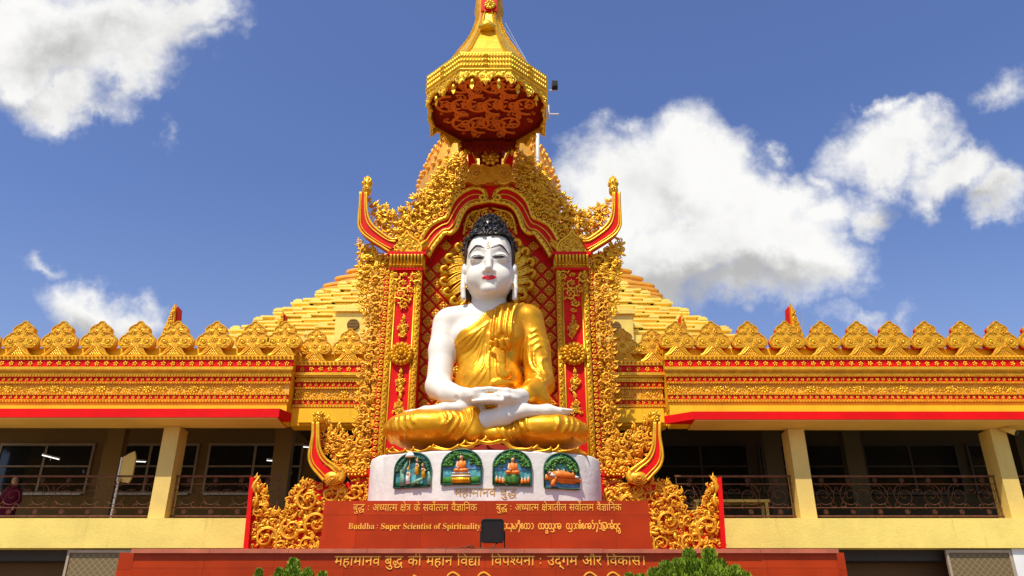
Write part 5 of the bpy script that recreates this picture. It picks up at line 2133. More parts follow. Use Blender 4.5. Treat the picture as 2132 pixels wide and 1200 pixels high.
b.box(c[0] - .05, c[0] + .07, CY - .152, CY - .141, c[2] - .08, c[2] + .08)
b.build('lens', M['glass_dark'], t)
b = MB()
b.tube([(c[0] - .14, CY, c[2] - .12), (c[0] + .02, CY, c[2] - .12), (c[0] + .09, CY, c[2] - .11)], .018, 6)
b.build('bracket', M['steel'], t)
c = P(1152, 238, CY + .5)
b = MB()
b.tube([c + (-.16, 0, 0), c + (.13, 0, 0)], .022, 6)
b.tube([c + (-.12, 0, -.16), c + (-.12, 0, .3)], .022, 6)
b.ball(c + (.13, 0, 0), .028, 6, 4)
tag(b.build('stub_bracket', M['white'], None, origin=tuple(c)), 'short white pipe stub jutting from the right rear of the canopy', 'bracket')
# stay wires from the spire
for k, (a, b_) in enumerate((((1052, 48), (1112, 155)), ((1045, 50), (1095, 125)))):
    q0, q1 = P(*a, 19.5), P(*b_, 19.5)
    m = MB()
    m.tube([q0, (q0 + q1) / 2, q1], .006, 4)
    tag(m.build('stay_wire', M['white'], None, origin=tuple(q0)), ('upper' if k == 0 else 'lower') + ' thin pale stay wire slanting down right of the canopy top', 'wire', 'stay wires of the canopy')


# ------------------------------------------------------------------ the seated statue (sculpted as distance fields)
class Field:
    def __init__(self, xs, ys, zs):
        self.ax = [np.asarray(a, np.float32) for a in (xs, ys, zs)]
        self.f = np.full([len(a) for a in self.ax], 5.0, np.float32)

    def win(self, lo, hi):
        sl_ = []
        for a, l, h in zip(self.ax, lo, hi):
            sl_.append(slice(int(np.searchsorted(a, l)), int(np.searchsorted(a, h))))
        sl_ = tuple(sl_)
        g = (self.ax[0][sl_[0]][:, None, None], self.ax[1][sl_[1]][None, :, None], self.ax[2][sl_[2]][None, None, :])
        return sl_, g

    @staticmethod
    def smin(a, b, k):
        if k <= 0:
            return np.minimum(a, b)
        h = np.maximum(k - np.abs(a - b), 0) / k
        return np.minimum(a, b) - h * h * k * .25

    def put(self, sl_, d, k, sub=False):
        if sub:
            self.f[sl_] = -self.smin(-self.f[sl_], d, k)
        else:
            self.f[sl_] = self.smin(self.f[sl_], d, k)

    def ell(self, c, r, k=.1, sub=False, rot=0.0):
        c, r = np.asarray(c, float), np.asarray(r, float)
        m = .32 + k
        rm = np.array((max(r[0], r[2]), r[1], max(r[0], r[2]))) if rot else r
        s, (x, y, z) = self.win(c - rm - m, c + rm + m)
        X_, Y_, Z_ = x - c[0], y - c[1], z - c[2]
        if rot:
            X_, Z_ = X_ * math.cos(rot) + Z_ * math.sin(rot), -X_ * math.sin(rot) + Z_ * math.cos(rot)
        q = np.sqrt((X_ / r[0]) ** 2 + (Y_ / r[1]) ** 2 + (Z_ / r[2]) ** 2)
        q2 = np.sqrt((X_ / r[0] ** 2) ** 2 + (Y_ / r[1] ** 2) ** 2 + (Z_ / r[2] ** 2) ** 2) + 1e-6
        self.put(s, q * (q - 1) / q2, k, sub)

    def cap(self, a, b, ra, rb, k=.1, sub=False):
        a, b = np.asarray(a, float), np.asarray(b, float)
        m = max(ra, rb) + .32 + k
        s, (x, y, z) = self.win(np.minimum(a, b) - m, np.maximum(a, b) + m)
        d = b - a
        t = np.clip(((x - a[0]) * d[0] + (y - a[1]) * d[1] + (z - a[2]) * d[2]) / (d @ d), 0, 1)
        q = np.sqrt((x - a[0] - t * d[0]) ** 2 + (y - a[1] - t * d[1]) ** 2 + (z - a[2] - t * d[2]) ** 2)
        self.put(s, q - (ra + (rb - ra) * t), k, sub)

    def chain(self, pts, k=.08):
        for (a, ra), (b, rb) in zip(pts[:-1], pts[1:]):
            self.cap(a, b, ra, rb, k)

    def front(self):
        """y of the first surface met from the front, over (x, z)"""
        ins = self.f < 0
        any_ = ins.any(1)
        i = np.clip(ins.argmax(1), 1, None)
        I, K = np.meshgrid(np.arange(self.f.shape[0]), np.arange(self.f.shape[2]), indexing='ij')
        f1, f0 = self.f[I, i, K], self.f[I, i - 1, K]
        t = f0 / (f0 - f1 + 1e-9)
        y = self.ax[1][i - 1] * (1 - t) + self.ax[1][i] * t
        return np.where(any_, y, np.nan)

    def mesh(self, m):
        f = self.f
        s = f < 0
        c = s[:-1, :-1, :-1].astype(np.int8)
        n = np.zeros([q - 1 for q in f.shape], np.int8)
        for a in (0, 1):
            for b in (0, 1):
                for d in (0, 1):
                    n += s[a:a + n.shape[0], b:b + n.shape[1], d:d + n.shape[2]]
        act = (n > 0) & (n < 8)
        idx = np.argwhere(act)
        vid = np.full(n.shape, -1, np.int64)
        vid[act] = np.arange(len(idx))
        acc = np.zeros((len(idx), 3))
        cnt = np.zeros(len(idx))
        C = [(a, b, d) for a in (0, 1) for b in (0, 1) for d in (0, 1)]
        for p in C:
            for ax in range(3):
                if p[ax] == 0:
                    q = list(p); q[ax] = 1
                    fa = f[idx[:, 0] + p[0], idx[:, 1] + p[1], idx[:, 2] + p[2]]
                    fb = f[idx[:, 0] + q[0], idx[:, 1] + q[1], idx[:, 2] + q[2]]
                    x = (fa < 0) != (fb < 0)
                    t = np.where(x, fa / (fa - fb + 1e-12), 0)
                    pos = np.array(p, float)[None, :].repeat(len(idx), 0)
                    pos[:, ax] = t
                    acc[x] += pos[x]
                    cnt[x] += 1
        g = idx + acc / cnt[:, None]
        v = np.stack([np.interp(g[:, k], np.arange(len(self.ax[k])), self.ax[k]) for k in range(3)], -1)
        for ax in range(3):
            o1, o2 = [(1, 2), (2, 0), (0, 1)][ax]
            sa = [slice(None)] * 3; sb = [slice(None)] * 3
            sa[ax] = slice(0, -1); sb[ax] = slice(1, None)
            a, b = s[tuple(sa)], s[tuple(sb)]
            e = np.argwhere(a != b)
            e = e[(e[:, o1] > 0) & (e[:, o2] > 0) & (e[:, o1] < f.shape[o1] - 1) & (e[:, o2] < f.shape[o2] - 1)]
            fl = a[e[:, 0], e[:, 1], e[:, 2]]
            q = []
            for (da, db) in ((1, 1), (0, 1), (0, 0), (1, 0)):
                w = e.copy()
                w[:, o1] -= da
                w[:, o2] -= db
                q.append(vid[w[:, 0], w[:, 1], w[:, 2]])
            q = np.stack(q, -1)
            q[~fl] = q[~fl][:, ::-1]
            m.add(np.zeros((0, 3)), q - 0) if False else None
            if ax == 0:
                Q = [q]
            else:
                Q.append(q)
        m.add(v, np.concatenate(Q))
        return v


def axis(parts):
    out = []
    for a, b, s in parts:
        out.append(np.arange(a, b, s))
    return np.concatenate(out)


H = lambda u, v_, d=16.95: P(u, v_, d)
XH = H(1018, 540)[0]
xs = axis([(XH - 2.35, XH - .72, .032), (XH - .72, XH + .72, .019), (XH + .72, XH + 2.45, .032)])
ys = np.arange(16.1, 18.75, .024)
zs = axis([(5.3, 9.0, .032), (9.0, 11.95, .0185)])
body = Field(xs, ys, zs)


def torso(F, g=0.0, k=.22):
    F.ell(P(1018, 715, 17.75), (.86 + g, .50 + g, .88 + g), k)
    F.ell(P(1018, 668, 17.74), (1.02 + g, .40 + g, .40 + g), k)
    F.cap(P(938, 668, 17.78), P(1100, 664, 17.78), .32 + g, .32 + g, k)
    F.ell(P(1018, 800, 17.65), (.76 + g, .50 + g, .75 + g), k)
    F.ell(P(1014, 872, 17.85), (1.2 + g, .60 + g, .45 + g), k)
    for u in (978, 1056):                               # chest
        F.ell(P(u, 697, 17.45), (.36 + g, .22 + g, .30 + g), .18)


torso(body)
body.cap(P(1018, 655, 17.74), P(1018, 585, 17.86), .45, .375, .08)
# right arm (at the viewer's left)
body.chain([(P(929, 676, 17.76), .325), (P(921, 730, 17.68), .305), (P(914, 800, 17.50), .285)], .12)
body.chain([(P(912, 806, 17.46), .29), (P(935, 820, 17.05), .235), (P(968, 824, 16.72), .165)], .10)
# left arm core inside the sleeve, out to the wrist
body.chain([(P(1106, 672, 17.78), .28), (P(1125, 795, 17.5), .22), (P(1098, 824, 16.9), .17), (P(1080, 826, 16.68), .165)], .08)


def hand(F, wrist, knuck, tip, thumb, up):
    F.cap(wrist, knuck, .155, .12, .08)
    F.ell((np.asarray(wrist) * .4 + np.asarray(knuck) * .6), (.22, .19, .10), .08)
    k, t = np.asarray(knuck, float), np.asarray(tip, float)
    for i, (ln, dy, dz) in enumerate(((.90, -.16, -.028), (1.0, -.055, .0), (.96, .055, .012), (.80, .155, .02))):
        a = k + (0, dy, dz)
        b = a + (t - k) * ln * .5 + (0, 0, .018)
        c = a + (t - k) * ln
        F.chain([(a, .062), (b, .055), (c, .042)], .018)
    F.chain([(np.asarray(wrist) + (0, -.08, .04), .085), (thumb[0], .07), (thumb[1], .05)], .05)


hand(body, P(972, 824, 16.66), P(1008, 828, 16.52), P(1064, 826, 16.50), (P(992, 814, 16.44), P(1018, 809.5, 16.40)), 1)
hand(body, P(1085, 827, 16.64), P(1045, 836, 16.48), P(985, 837, 16.46), (P(1055, 815, 16.42), P(1023, 810, 16.38)), 0)
# feet and shins
body.chain([(P(1000, 847, 16.80), .125), (P(965, 848, 16.72), .12), (P(925, 850.5, 16.70), .11), (P(885, 855, 16.76), .085), (P(858, 859.5, 16.82), .055)], .08)
body.chain([(P(1006, 878, 16.74), .245), (P(1045, 868, 16.66), .195), (P(1088, 856, 16.66), .14), (P(1140, 855.5, 16.70), .125), (P(1176, 858.5, 16.78), .08)], .10)
for i in range(5):
    dz, dy = .035 * (i - 2), -.055 + .03 * abs(i - 2)
    q = P(866, 859.5, 16.80) + (0, .036 * (i - 2), .016 * (2 - i))
    body.cap(q, q + np.array((-.22 + .02 * i, 0, -.03)), .036, .026, .015)
    q = P(1170, 858, 16.76) + (0, .036 * (i - 2), .018 * (2 - i))
    body.cap(q, q + np.array((.22 - .02 * i, 0, -.02)), .038, .027, .015)
# hidden thighs tie the legs to the hips
for u, s in ((900, -1), (1130, 1)):
    body.cap(P(1014 + 30 * s, 880, 17.8), P(u, 897, 17.3), .36, .30, .2)
    body.cap(P(u, 897, 17.3), P(985 if s < 0 else 1010, 878, 17.05), .22, .15, .10)
# head
hz = lambda v_: H(1018, v_)[2]
body.ell((XH, 17.60, hz(530)), (.565, .70, .80), .06)
body.ell((XH, 17.50, hz(548)), (.57, .56, .62), .10)
for s in (-1, 1):
    body.ell((XH + s * .20, 17.52, hz(506)), (.355, .56, .43), .16)
    body.ell((XH + s * .22, 17.36, hz(574)), (.285, .40, .30), .16)
body.ell((XH, 17.42, hz(572)), (.475, .50, .36), .16)
body.ell((XH, 17.03, hz(600)), (.19, .14, .12), .14)
body.ell((XH, 17.28, hz(588)), (.42, .34, .20), .10)
for s in (-1, 1):
    body.ell((XH + s * .25, 17.12, hz(570)), (.22, .18, .24), .16)
    # brow, socket and lid
    body.chain([((XH + s * .09, 16.965, hz(521)), .045), ((XH + s * .25, 16.985, hz(514)), .03), ((XH + s * .43, 17.12, hz(522)), .03)], .12)
    body.ell((XH + s * .278, 17.03, hz(534.5)), (.175, .135, .135), .04)
    body.ell((XH + s * .28, 17.03, hz(541.5)), (.15, .13, .05), .05)
    body.ell((XH + s * .095, 16.885, hz(568)), (.062, .075, .055), .05)
# nose
body.chain([((XH, 16.955, hz(520)), .050), ((XH, 16.885, hz(545)), .062), ((XH, 16.805, hz(563)), .082)], .07)
# lips stand proud
body.ell((XH, 16.955, hz(577)), (.165, .085, .045), .04)
body.ell((XH, 16.965, hz(584.5)), (.14, .08, .05), .04)
# ears with long lobes
for s in (-1, 1):
    xe = XH + s * .605
    body.ell((xe, 17.52, hz(545)), (.075, .20, .20), .04)
    body.chain([((xe, 17.47, hz(535)), .05), ((xe + s * .02, 17.42, hz(560)), .055), ((xe + s * .02, 17.38, hz(585)), .06), ((xe - s * .0, 17.36, hz(606)), .062)], .03)

FB = body.front()


def fy(F, x, z_):
    i = np.clip(np.searchsorted(xs, x), 1, len(xs) - 1)
    k = np.clip(np.searchsorted(zs, z_), 1, len(zs) - 1)
    tx = (x - xs[i - 1]) / (xs[i] - xs[i - 1])
    tz = (z_ - zs[k - 1]) / (zs[k] - zs[k - 1])
    return (F[i - 1, k - 1] * (1 - tx) + F[i, k - 1] * tx) * (1 - tz) + (F[i - 1, k] * (1 - tx) + F[i, k] * tx) * tz


stt = thing('seated_statue', 'giant white seated statue with golden robe over one shoulder, red lips and black curled hair', 'statue', (XH, 17.6, 5.5))
m = MB()
body.mesh(m)
m.build('body', M['skin'], stt, smooth=True)

# ---- robe
zs_r = zs[zs < 9.75]
robe = Field(xs, ys, zs_r)
torso(robe, .028)
# cut along the neckline: only the part below and right of it stays
A0, B0 = P(1056, 618, 17.35), P(940, 712, 17.35)
dx, dz = B0[0] - A0[0], B0[2] - A0[2]
ln = math.hypot(dx, dz)
nx, nz = -dz / ln, dx / ln           # points up-left or down-right
if nx * (P(1000, 900, 17.35)[0] - A0[0]) + nz * (P(1000, 900, 17.35)[2] - A0[2]) > 0:
    nx, nz = -nx, -nz
cut = (nx * (xs[:, None] - A0[0]) + nz * (zs_r[None, :] - A0[2]) - .03 * np.sin(xs[:, None] * 9)).astype(np.float32)
robe.f = np.maximum(robe.f, cut[:, None, :])
# sleeve
robe.chain([(P(1100, 671, 17.78), .365), (P(1116, 730, 17.68), .335), (P(1124, 795, 17.50), .325)], .08)
robe.chain([(P(1124, 800, 17.46), .325), (P(1112, 818, 17.1), .27), (P(1098, 822, 16.86), .225)], .08)
robe.ell(P(1124, 838, 17.25), (.27, .34, .20), .1)
# lap
robe.ell(P(903, 897, 17.22), (1.10, .80, .46), .10)
robe.ell(P(945, 893, 17.05), (.66, .52, .43), .12)
robe.ell(P(1134, 903, 17.25), (.98, .76, .42), .10)
robe.ell(P(1150, 900, 17.1), (.55, .58, .36), .12)
robe.ell(P(1014, 912, 17.15), (.70, .55, .28), .14)
robe.ell(P(1021, 848, 16.95), (.22, .22, .14), .06)
robe.ell(P(1014, 905, 17.95), (1.9, .55, .48), .2)
# cuff of the near leg
cfa, cfb = P(1002, 850, 16.75), P(1000, 905, 16.8)
robe.cap(P(984, 864, 16.66), P(986, 902, 16.62), .19, .21, .12)
robe.ell(P(1040, 908, 16.86), (.42, .34, .22), .10)

# relief: folds drawn on the front as raised strings
hm = np.zeros((len(xs), len(zs_r)))
GX, GZ = np.meshgrid(xs, zs_r, indexing='ij')
GP = np.c_[GX.ravel(), GZ.ravel()]


def z6(x, y):
    return (780 + x / 4.635, 780 + y / 4.635)


def fold(pts, conv, d, amp=.034, w=.030):
    global hm
    p = spline([P(*conv(*q), d)[[0, 2]] for q in pts], 16)
    lo, hi = p.min(0) - .2, p.max(0) + .2
    sel = np.where((GP[:, 0] > lo[0]) & (GP[:, 0] < hi[0]) & (GP[:, 1] > lo[1]) & (GP[:, 1] < hi[1]))[0]
    dd = seg_dist(GP[sel], p, closed=False)
    flat = hm.ravel()
    flat[sel] = np.maximum(flat[sel], amp * np.exp(-(dd / w) ** 2))
    hm = flat.reshape(hm.shape)


def patch(pts, conv, d, amp, soft=.035):
    global hm
    p = np.array(spline([P(*conv(*q), d)[[0, 2]] for q in pts], len(pts) * 5, closed=True))
    ins = in_poly(GP, p)
    dd = seg_dist(GP, p)
    sd = np.where(ins, dd, -dd)
    hm = np.maximum(hm, (amp * np.clip(sd / soft + .4, 0, 1)).reshape(hm.shape))


LAP = [[(160, 430), (175, 520), (230, 610)], [(200, 400), (190, 480), (240, 590)], [(250, 400), (250, 500), (305, 585)], [(315, 400), (320, 500), (360, 555)], [(365, 400), (362, 440), (380, 480)],
       [(665, 370), (700, 440), (660, 505)], [(710, 360), (752, 430), (690, 510)], [(760, 360), (815, 440), (760, 540), (690, 600)], [(850, 350), (885, 430), (830, 530)], [(890, 350), (905, 440), (840, 560)], [(945, 345), (950, 430), (890, 560), (790, 630)],
       [(1310, 440), (1310, 540), (1340, 600)], [(1350, 430), (1345, 520), (1390, 610)], [(1400, 415), (1400, 480), (1420, 520)], [(1460, 420), (1465, 500), (1500, 550)], [(1760, 400), (1778, 480), (1745, 555)], [(1850, 400), (1865, 490), (1810, 580)], [(1910, 400), (1912, 510), (1845, 620)], [(1950, 410), (1980, 480), (1925, 585)], [(2050, 430), (2065, 560), (2025, 690)], [(100, 470), (110, 580), (150, 670)],
       [(1220, 480), (1260, 560), (1330, 640)], [(1190, 530), (1240, 600), (1310, 660)]]
for q in LAP:
    fold(q, z6, 16.62)
TOR = [[(1045, 395), (950, 465), (800, 545)], [(1035, 420), (930, 540), (825, 590)], [(1015, 470), (940, 590), (825, 660)], [(1010, 520), (960, 680), (860, 790)], [(1030, 560), (1010, 720), (900, 850)], [(1040, 640), (1030, 760), (960, 860)], [(1050, 480), (1050, 700), (1052, 870)], [(990, 440), (900, 520), (815, 570)]]
for q in TOR:
    fold(q, z3, 17.22, .022, .024)
for q in ([(1310, 215), (1255, 310), (1235, 420)], [(1285, 215), (1240, 300), (1220, 400)]):
    fold(q, z3, 17.4, .035, .03)
ARM = [[(1365, 450), (1420, 425), (1480, 470)], [(1350, 500), (1420, 470), (1485, 530)], [(1360, 550), (1430, 510), (1487, 570)], [(1375, 600), (1440, 555), (1487, 610)], [(1345, 480), (1335, 600), (1360, 720), (1420, 780)], [(1480, 640), (1440, 670), (1445, 740), (1475, 780)], [(1380, 620), (1385, 700), (1430, 750)], [(1395, 800), (1440, 825), (1452, 860)], [(1425, 795), (1465, 825), (1472, 855)], [(1350, 830), (1290, 860), (1260, 880)]]
for q in ARM:
    fold(q, z3, 17.25, .034, .028)
# folded end of the robe over the shoulder and the ribbon hanging from it
patch([(1095, 285), (1140, 262), (1215, 228), (1275, 232), (1240, 320), (1228, 400), (1228, 480), (1195, 502), (1150, 480), (1105, 505), (1062, 520), (1075, 400)], z3, 17.24, .075)
patch([(1056, 545), (1080, 520), (1110, 515), (1150, 510), (1205, 512), (1212, 560), (1195, 592), (1172, 600), (1170, 690), (1112, 692), (1100, 640), (1062, 622)], z3, 17.2, .085)
patch([(1112, 692), (1170, 690), (1180, 745), (1208, 740), (1215, 775), (1180, 808), (1135, 805), (1110, 770)], z3, 17.2, .065)
patch([(1062, 850), (1075, 828), (1120, 812), (1200, 815), (1230, 840), (1150, 862), (1065, 868)], z3, 17.15, .06)
for q in ([(1125, 280), (1105, 390), (1095, 500)], [(1180, 250), (1160, 380), (1150, 480)], [(1225, 240), (1200, 380), (1195, 490)]):
    p = spline([P(*z3(*w_), 17.24)[[0, 2]] for w_ in q], 14)
    dd = seg_dist(GP, p, closed=False)
    hm -= (.05 * np.exp(-(dd / .03) ** 2)).reshape(hm.shape)
for q in ([(1080, 520), (1085, 560), (1062, 600)], [(1130, 515), (1120, 560), (1150, 590), (1205, 585)], [(1172, 512), (1168, 560), (1195, 570)], [(1062, 560), (1120, 575)]):
    p = spline([P(*z3(*w_), 17.2)[[0, 2]] for w_ in q], 14)
    dd = seg_dist(GP, p, closed=False)
    hm -= (.06 * np.exp(-(dd / .022) ** 2)).reshape(hm.shape)
# soft hand-trowelled unevenness
hm += .006 * np.sin(GX * 7.3 + 2 * np.sin(GZ * 5.1)) * np.sin(GZ * 8.7 + 1.3 * np.sin(GX * 4.3))
fade = np.clip((18.0 - ys) / .3, 0, 1).astype(np.float32)
robe.f -= hm.astype(np.float32)[:, None, :] * fade[None, :, None]
m = MB()
robe.mesh(m)
rb = m.build('robe', M['robe'], stt, smooth=True)
FR = robe.front()

# ruffled hem along the pedestal
PED_F = 16.30


def ped_y(x):
    return PED_F + .45 * min(1.2, ((x - XH) / 2.5)) ** 2 if True else 0


m = MB()
ln_ = MB()
ztop = Z(935, PED_F)
s = np.linspace(-1, 1, 420)
xc = XH + 2.16 * s
for k, (a, b, off, yy, ph) in enumerate(((.06, .055, .065, .10, 0), (.05, .040, .025, .05, 1.4))):
    w = s * 27 + .9 * np.sin(s * 9 + ph) + ph
    lift = .17 * np.exp(-(s / .25) ** 2) + .015 * np.sin(s * 11)
    px_ = xc - a * 1.3 * np.sin(w)
    pz_ = ztop + off + lift + b * np.cos(w) * (1 + .3 * np.sin(s * 31))
    py_ = np.array([ped_y(x) for x in xc]) + yy + .03 * np.sin(w)
    m.tube(np.c_[px_, py_, pz_], .019, 6)
    m.tube(np.c_[px_, py_ + .05, pz_ - .018], .024, 5)
m.build('ruffled_hem', M['robe'], rb, smooth=True)
q = s[::6]
lift = .15 * np.exp(-(q / .25) ** 2)
a = np.c_[XH + 2.12 * q, np.array([ped_y(XH + 2.12 * z_) for z_ in q]) + .22, np.full(len(q), ztop - .02)]
b = a.copy()
b[:, 2] = ztop + .06 + lift
b[:, 1] += .06
n = len(q)
ln_.add(np.r_[a, b, a + (0, .2, 0), b + (0, .2, 0)], np.array([(i, i + 1, n + i + 1, n + i) for i in range(n - 1)] + [(n + i, n + i + 1, 3 * n + i + 1, 3 * n + i) for i in range(n - 1)]))
ln_.build('red_lining', M['dark_red'], rb)

# ---- hair
zs_h = zs[zs > 9.0]
hair = Field(xs[(xs > XH - .85) & (xs < XH + .85)], ys[ys > 16.7], zs_h)
hair.ell((XH, 17.60, hz(532)), (.615, .72, .84), .05)
hair.ell((XH, 17.58, hz(508)), (.58, .66, .46), .12)
for s in (-1, 1):
    hair.ell((XH + s * .20, 17.52, hz(499)), (.405, .62, .47), .12)
hx, hy, hz_ = hair.ax
zt_ = hz_[None, :] - .62 * (np.minimum(hy, 17.5)[:, None] - 16.93)
ov = (np.abs((hx - XH) / .55) ** 5)[:, None, None] + (np.abs((zt_ - hz(570)) / (hz(488.5) - hz(570))) ** 5)[None, :, :]
ov = (np.power(ov, .2) - 1) * .5
face = np.maximum(ov, (hy - 17.62)[None, :, None])
hair.f = np.maximum(hair.f, -face.astype(np.float32))
low = (hz(553) - hz_).astype(np.float32)
hair.f = np.maximum(hair.f, low[None, None, :] + .0 * hair.f)
hair.ell((XH, 17.62, Z(480, 17.5)), (.40, .46, .30), .16)
hair.ell((XH, 17.64, Z(469, 17.5)), (.245, .32, .27), .18)
hair.ell((XH, 17.95, Z(610, 17.8)), (.66, .26, .26), .05)
hair.ell((XH - .58, 17.72, Z(612, 17.7)), (.12, .14, .13), .08)
hair.ell((XH + .58, 17.72, Z(612, 17.7)), (.12, .14, .13), .08)
m = MB()
hv = hair.mesh(m)
ho = m.build('hair', M['hair'], stt, smooth=True)
# snail curls over the cap
sel = hv[(hv[:, 1] < 18.0) & (hv[:, 2] > hz(500) + .62 * (np.minimum(hv[:, 1], 17.5) - 16.93) * (hv[:, 1] < 17.3))]
rng = np.random.RandomState(4)
# rows: walk down the head in rings
curls = []
order = np.lexsort((rng.rand(len(sel)), -np.round(sel[:, 2] / .095)))
grid = {}
R0 = .112
for p in sel[order]:
    key = tuple((p / R0).astype(int))
    ok = True
    for a in (-1, 0, 1):
        for b in (-1, 0, 1):
            for c in (-1, 0, 1):
                for q in grid.get((key[0] + a, key[1] + b, key[2] + c), ()):
                    if (p[0] - q[0]) ** 2 + (p[1] - q[1]) ** 2 + (p[2] - q[2]) ** 2 < R0 * R0:
                        ok = False
    if ok:
        grid.setdefault(key, []).append(p)
        curls.append(p)
cm = MB()
cc = np.array((XH, 17.65, hz(520)))
for p in curls:
    n_ = (p - cc) / np.array((.6, .7, .85)) ** 2
    n_ /= np.linalg.norm(n_)
    cm.ball(p + n_ * .012, (.056, .050, .056), 7, 5)
    cm.ball(p + n_ * .060, (.026, .024, .026), 5, 4)
    t1 = np.cross(n_, (0, 0, 1.0))
    t1 /= np.linalg.norm(t1) + 1e-9
    t2 = np.cross(n_, t1)
    th = np.linspace(0, 2 * np.pi, 8)
    cm.tube(p + n_ * .040 + (t1[None, :] * np.cos(th)[:, None] + t2[None, :] * np.sin(th)[:, None]) * .044, .014, 4, axis=n_, cap=False)
cm.build('curls', M['hair'], ho, smooth=True)


# ---- painted features, laid on the sculpted face
def z8(x, y):
    return (860 + x / 5.21875, 430 + y / 5.21875)


def strip(name, top, bot, material, lift=.006, bulge=0.0, rows=5, parent=stt, conv=z8, d=16.95, n=28):
    a = spline([P(*conv(*q), d)[[0, 2]] for q in top], n)
    b = spline([P(*conv(*q), d)[[0, 2]] for q in bot], n)
    a, b = resample(a, .012), resample(b, .012)
    k = 30
    a = np.stack([np.interp(np.linspace(0, 1, k), np.linspace(0, 1, len(a)), a[:, j]) for j in (0, 1)], -1)
    b = np.stack([np.interp(np.linspace(0, 1, k), np.linspace(0, 1, len(b)), b[:, j]) for j in (0, 1)], -1)
    v, t = [], np.linspace(0, 1, rows)
    for w in t:
        p = a * (1 - w) + b * w
        y = np.array([fy(FB, q[0], q[1]) for q in p]) - lift - bulge * math.sin(math.pi * w)
        v.append(np.c_[p[:, 0], y, p[:, 1]])
    v = np.concatenate(v)
    i = (np.arange(rows - 1)[:, None] * k + np.arange(k - 1)[None, :]).ravel()
    f = np.stack([i, i + k, i + k + 1, i + 1], -1)
    # a thin solid: copy the sheet behind and close the rim
    back = v + (0, .03, 0)
    nn_ = len(v)
    rim = list(range(k)) + [r * k + k - 1 for r in range(1, rows)] + [(rows - 1) * k + j for j in range(k - 2, -1, -1)] + [r * k for r in range(rows - 2, 0, -1)]
    rim = np.array(rim)
    r2 = np.roll(rim, -1)
    m = MB()
    m.add(np.r_[v, back], np.concatenate([f, f[:, ::-1] + nn_, np.stack([rim, r2, r2 + nn_, rim + nn_], -1)]))
    return m.build(name, material, parent, smooth=False if bulge == 0 else 'auto')


strip('lips', [(748, 786), (775, 770), (800, 762), (826, 772), (850, 761), (878, 766), (907, 776)], [(748, 786), (775, 800), (826, 811), (875, 800), (907, 776)], M['lips'], .010, .018, 7)
strip('eyebrow', [(594, 502), (620, 458), (670, 426), (725, 428), (782, 464)], [(594, 502), (632, 476), (680, 449), (730, 453), (782, 468)], M['brow'])
strip('eyebrow', [(842, 468), (880, 432), (935, 417), (995, 440), (1050, 500)], [(842, 470), (890, 455), (940, 441), (982, 458), (1050, 500)], M['brow'])
strip('eye', [(640, 565), (690, 556), (735, 556), (772, 566)], [(640, 566), (690, 581), (738, 581), (772, 567)], M['eye'], .012)
strip('eye', [(868, 561), (905, 546), (960, 544), (1005, 556)], [(868, 561), (905, 572), (960, 572), (1005, 557)], M['eye'], .012)
strip('eyelid_line', [(618, 572), (650, 546), (710, 538), (778, 556)], [(618, 575), (650, 549), (710, 541), (778, 559)], M['brow'], .010)
strip('eyelid_line', [(860, 556), (910, 532), (980, 530), (1040, 560)], [(860, 559), (910, 535), (980, 533), (1040, 563)], M['brow'], .010)


def line3d(pts, conv, d, r, lift=.004, F=None):
    p = spline([P(*conv(*q), d)[[0, 2]] for q in pts], 24)
    y = np.array([fy(FB if F is None else F, q[0], q[1]) for q in p])
    return np.c_[p[:, 0], y - lift, p[:, 1]]


m = MB()
for yy in (968, 988, 1008):
    zq = Z(z8(0, yy)[1], 17.33)
    tt = np.linspace(-.95, .95, 18)
    m.tube(np.c_[XH + .405 * np.sin(tt), 17.77 - .425 * np.cos(tt), zq + .05 * np.sin(tt) ** 2], .008, 4, axis=(0, 0, 1))
for q in ([(800, 720), (815, 740)],):
    pass
for q in ([(780, 185), (800, 200), (812, 225)], [(765, 190), (788, 210), (800, 235)]):
    m.tube(line3d(q, lambda x, y: z6(x, y), 16.6, .006), .006, 4)
m.build('crease_lines', M['letter_dim'], stt)
m = MB()
m.tube(line3d([(817, 376), (808, 410), (822, 425), (800, 440), (808, 458), (828, 455), (832, 440), (815, 436)], z8, 16.9, .01), .0085, 5)
m.tube(line3d([(817, 376), (826, 410), (812, 428)], z8, 16.9, .01), .0085, 5)
m.build('forehead_mark', M['letter_dim'], stt)
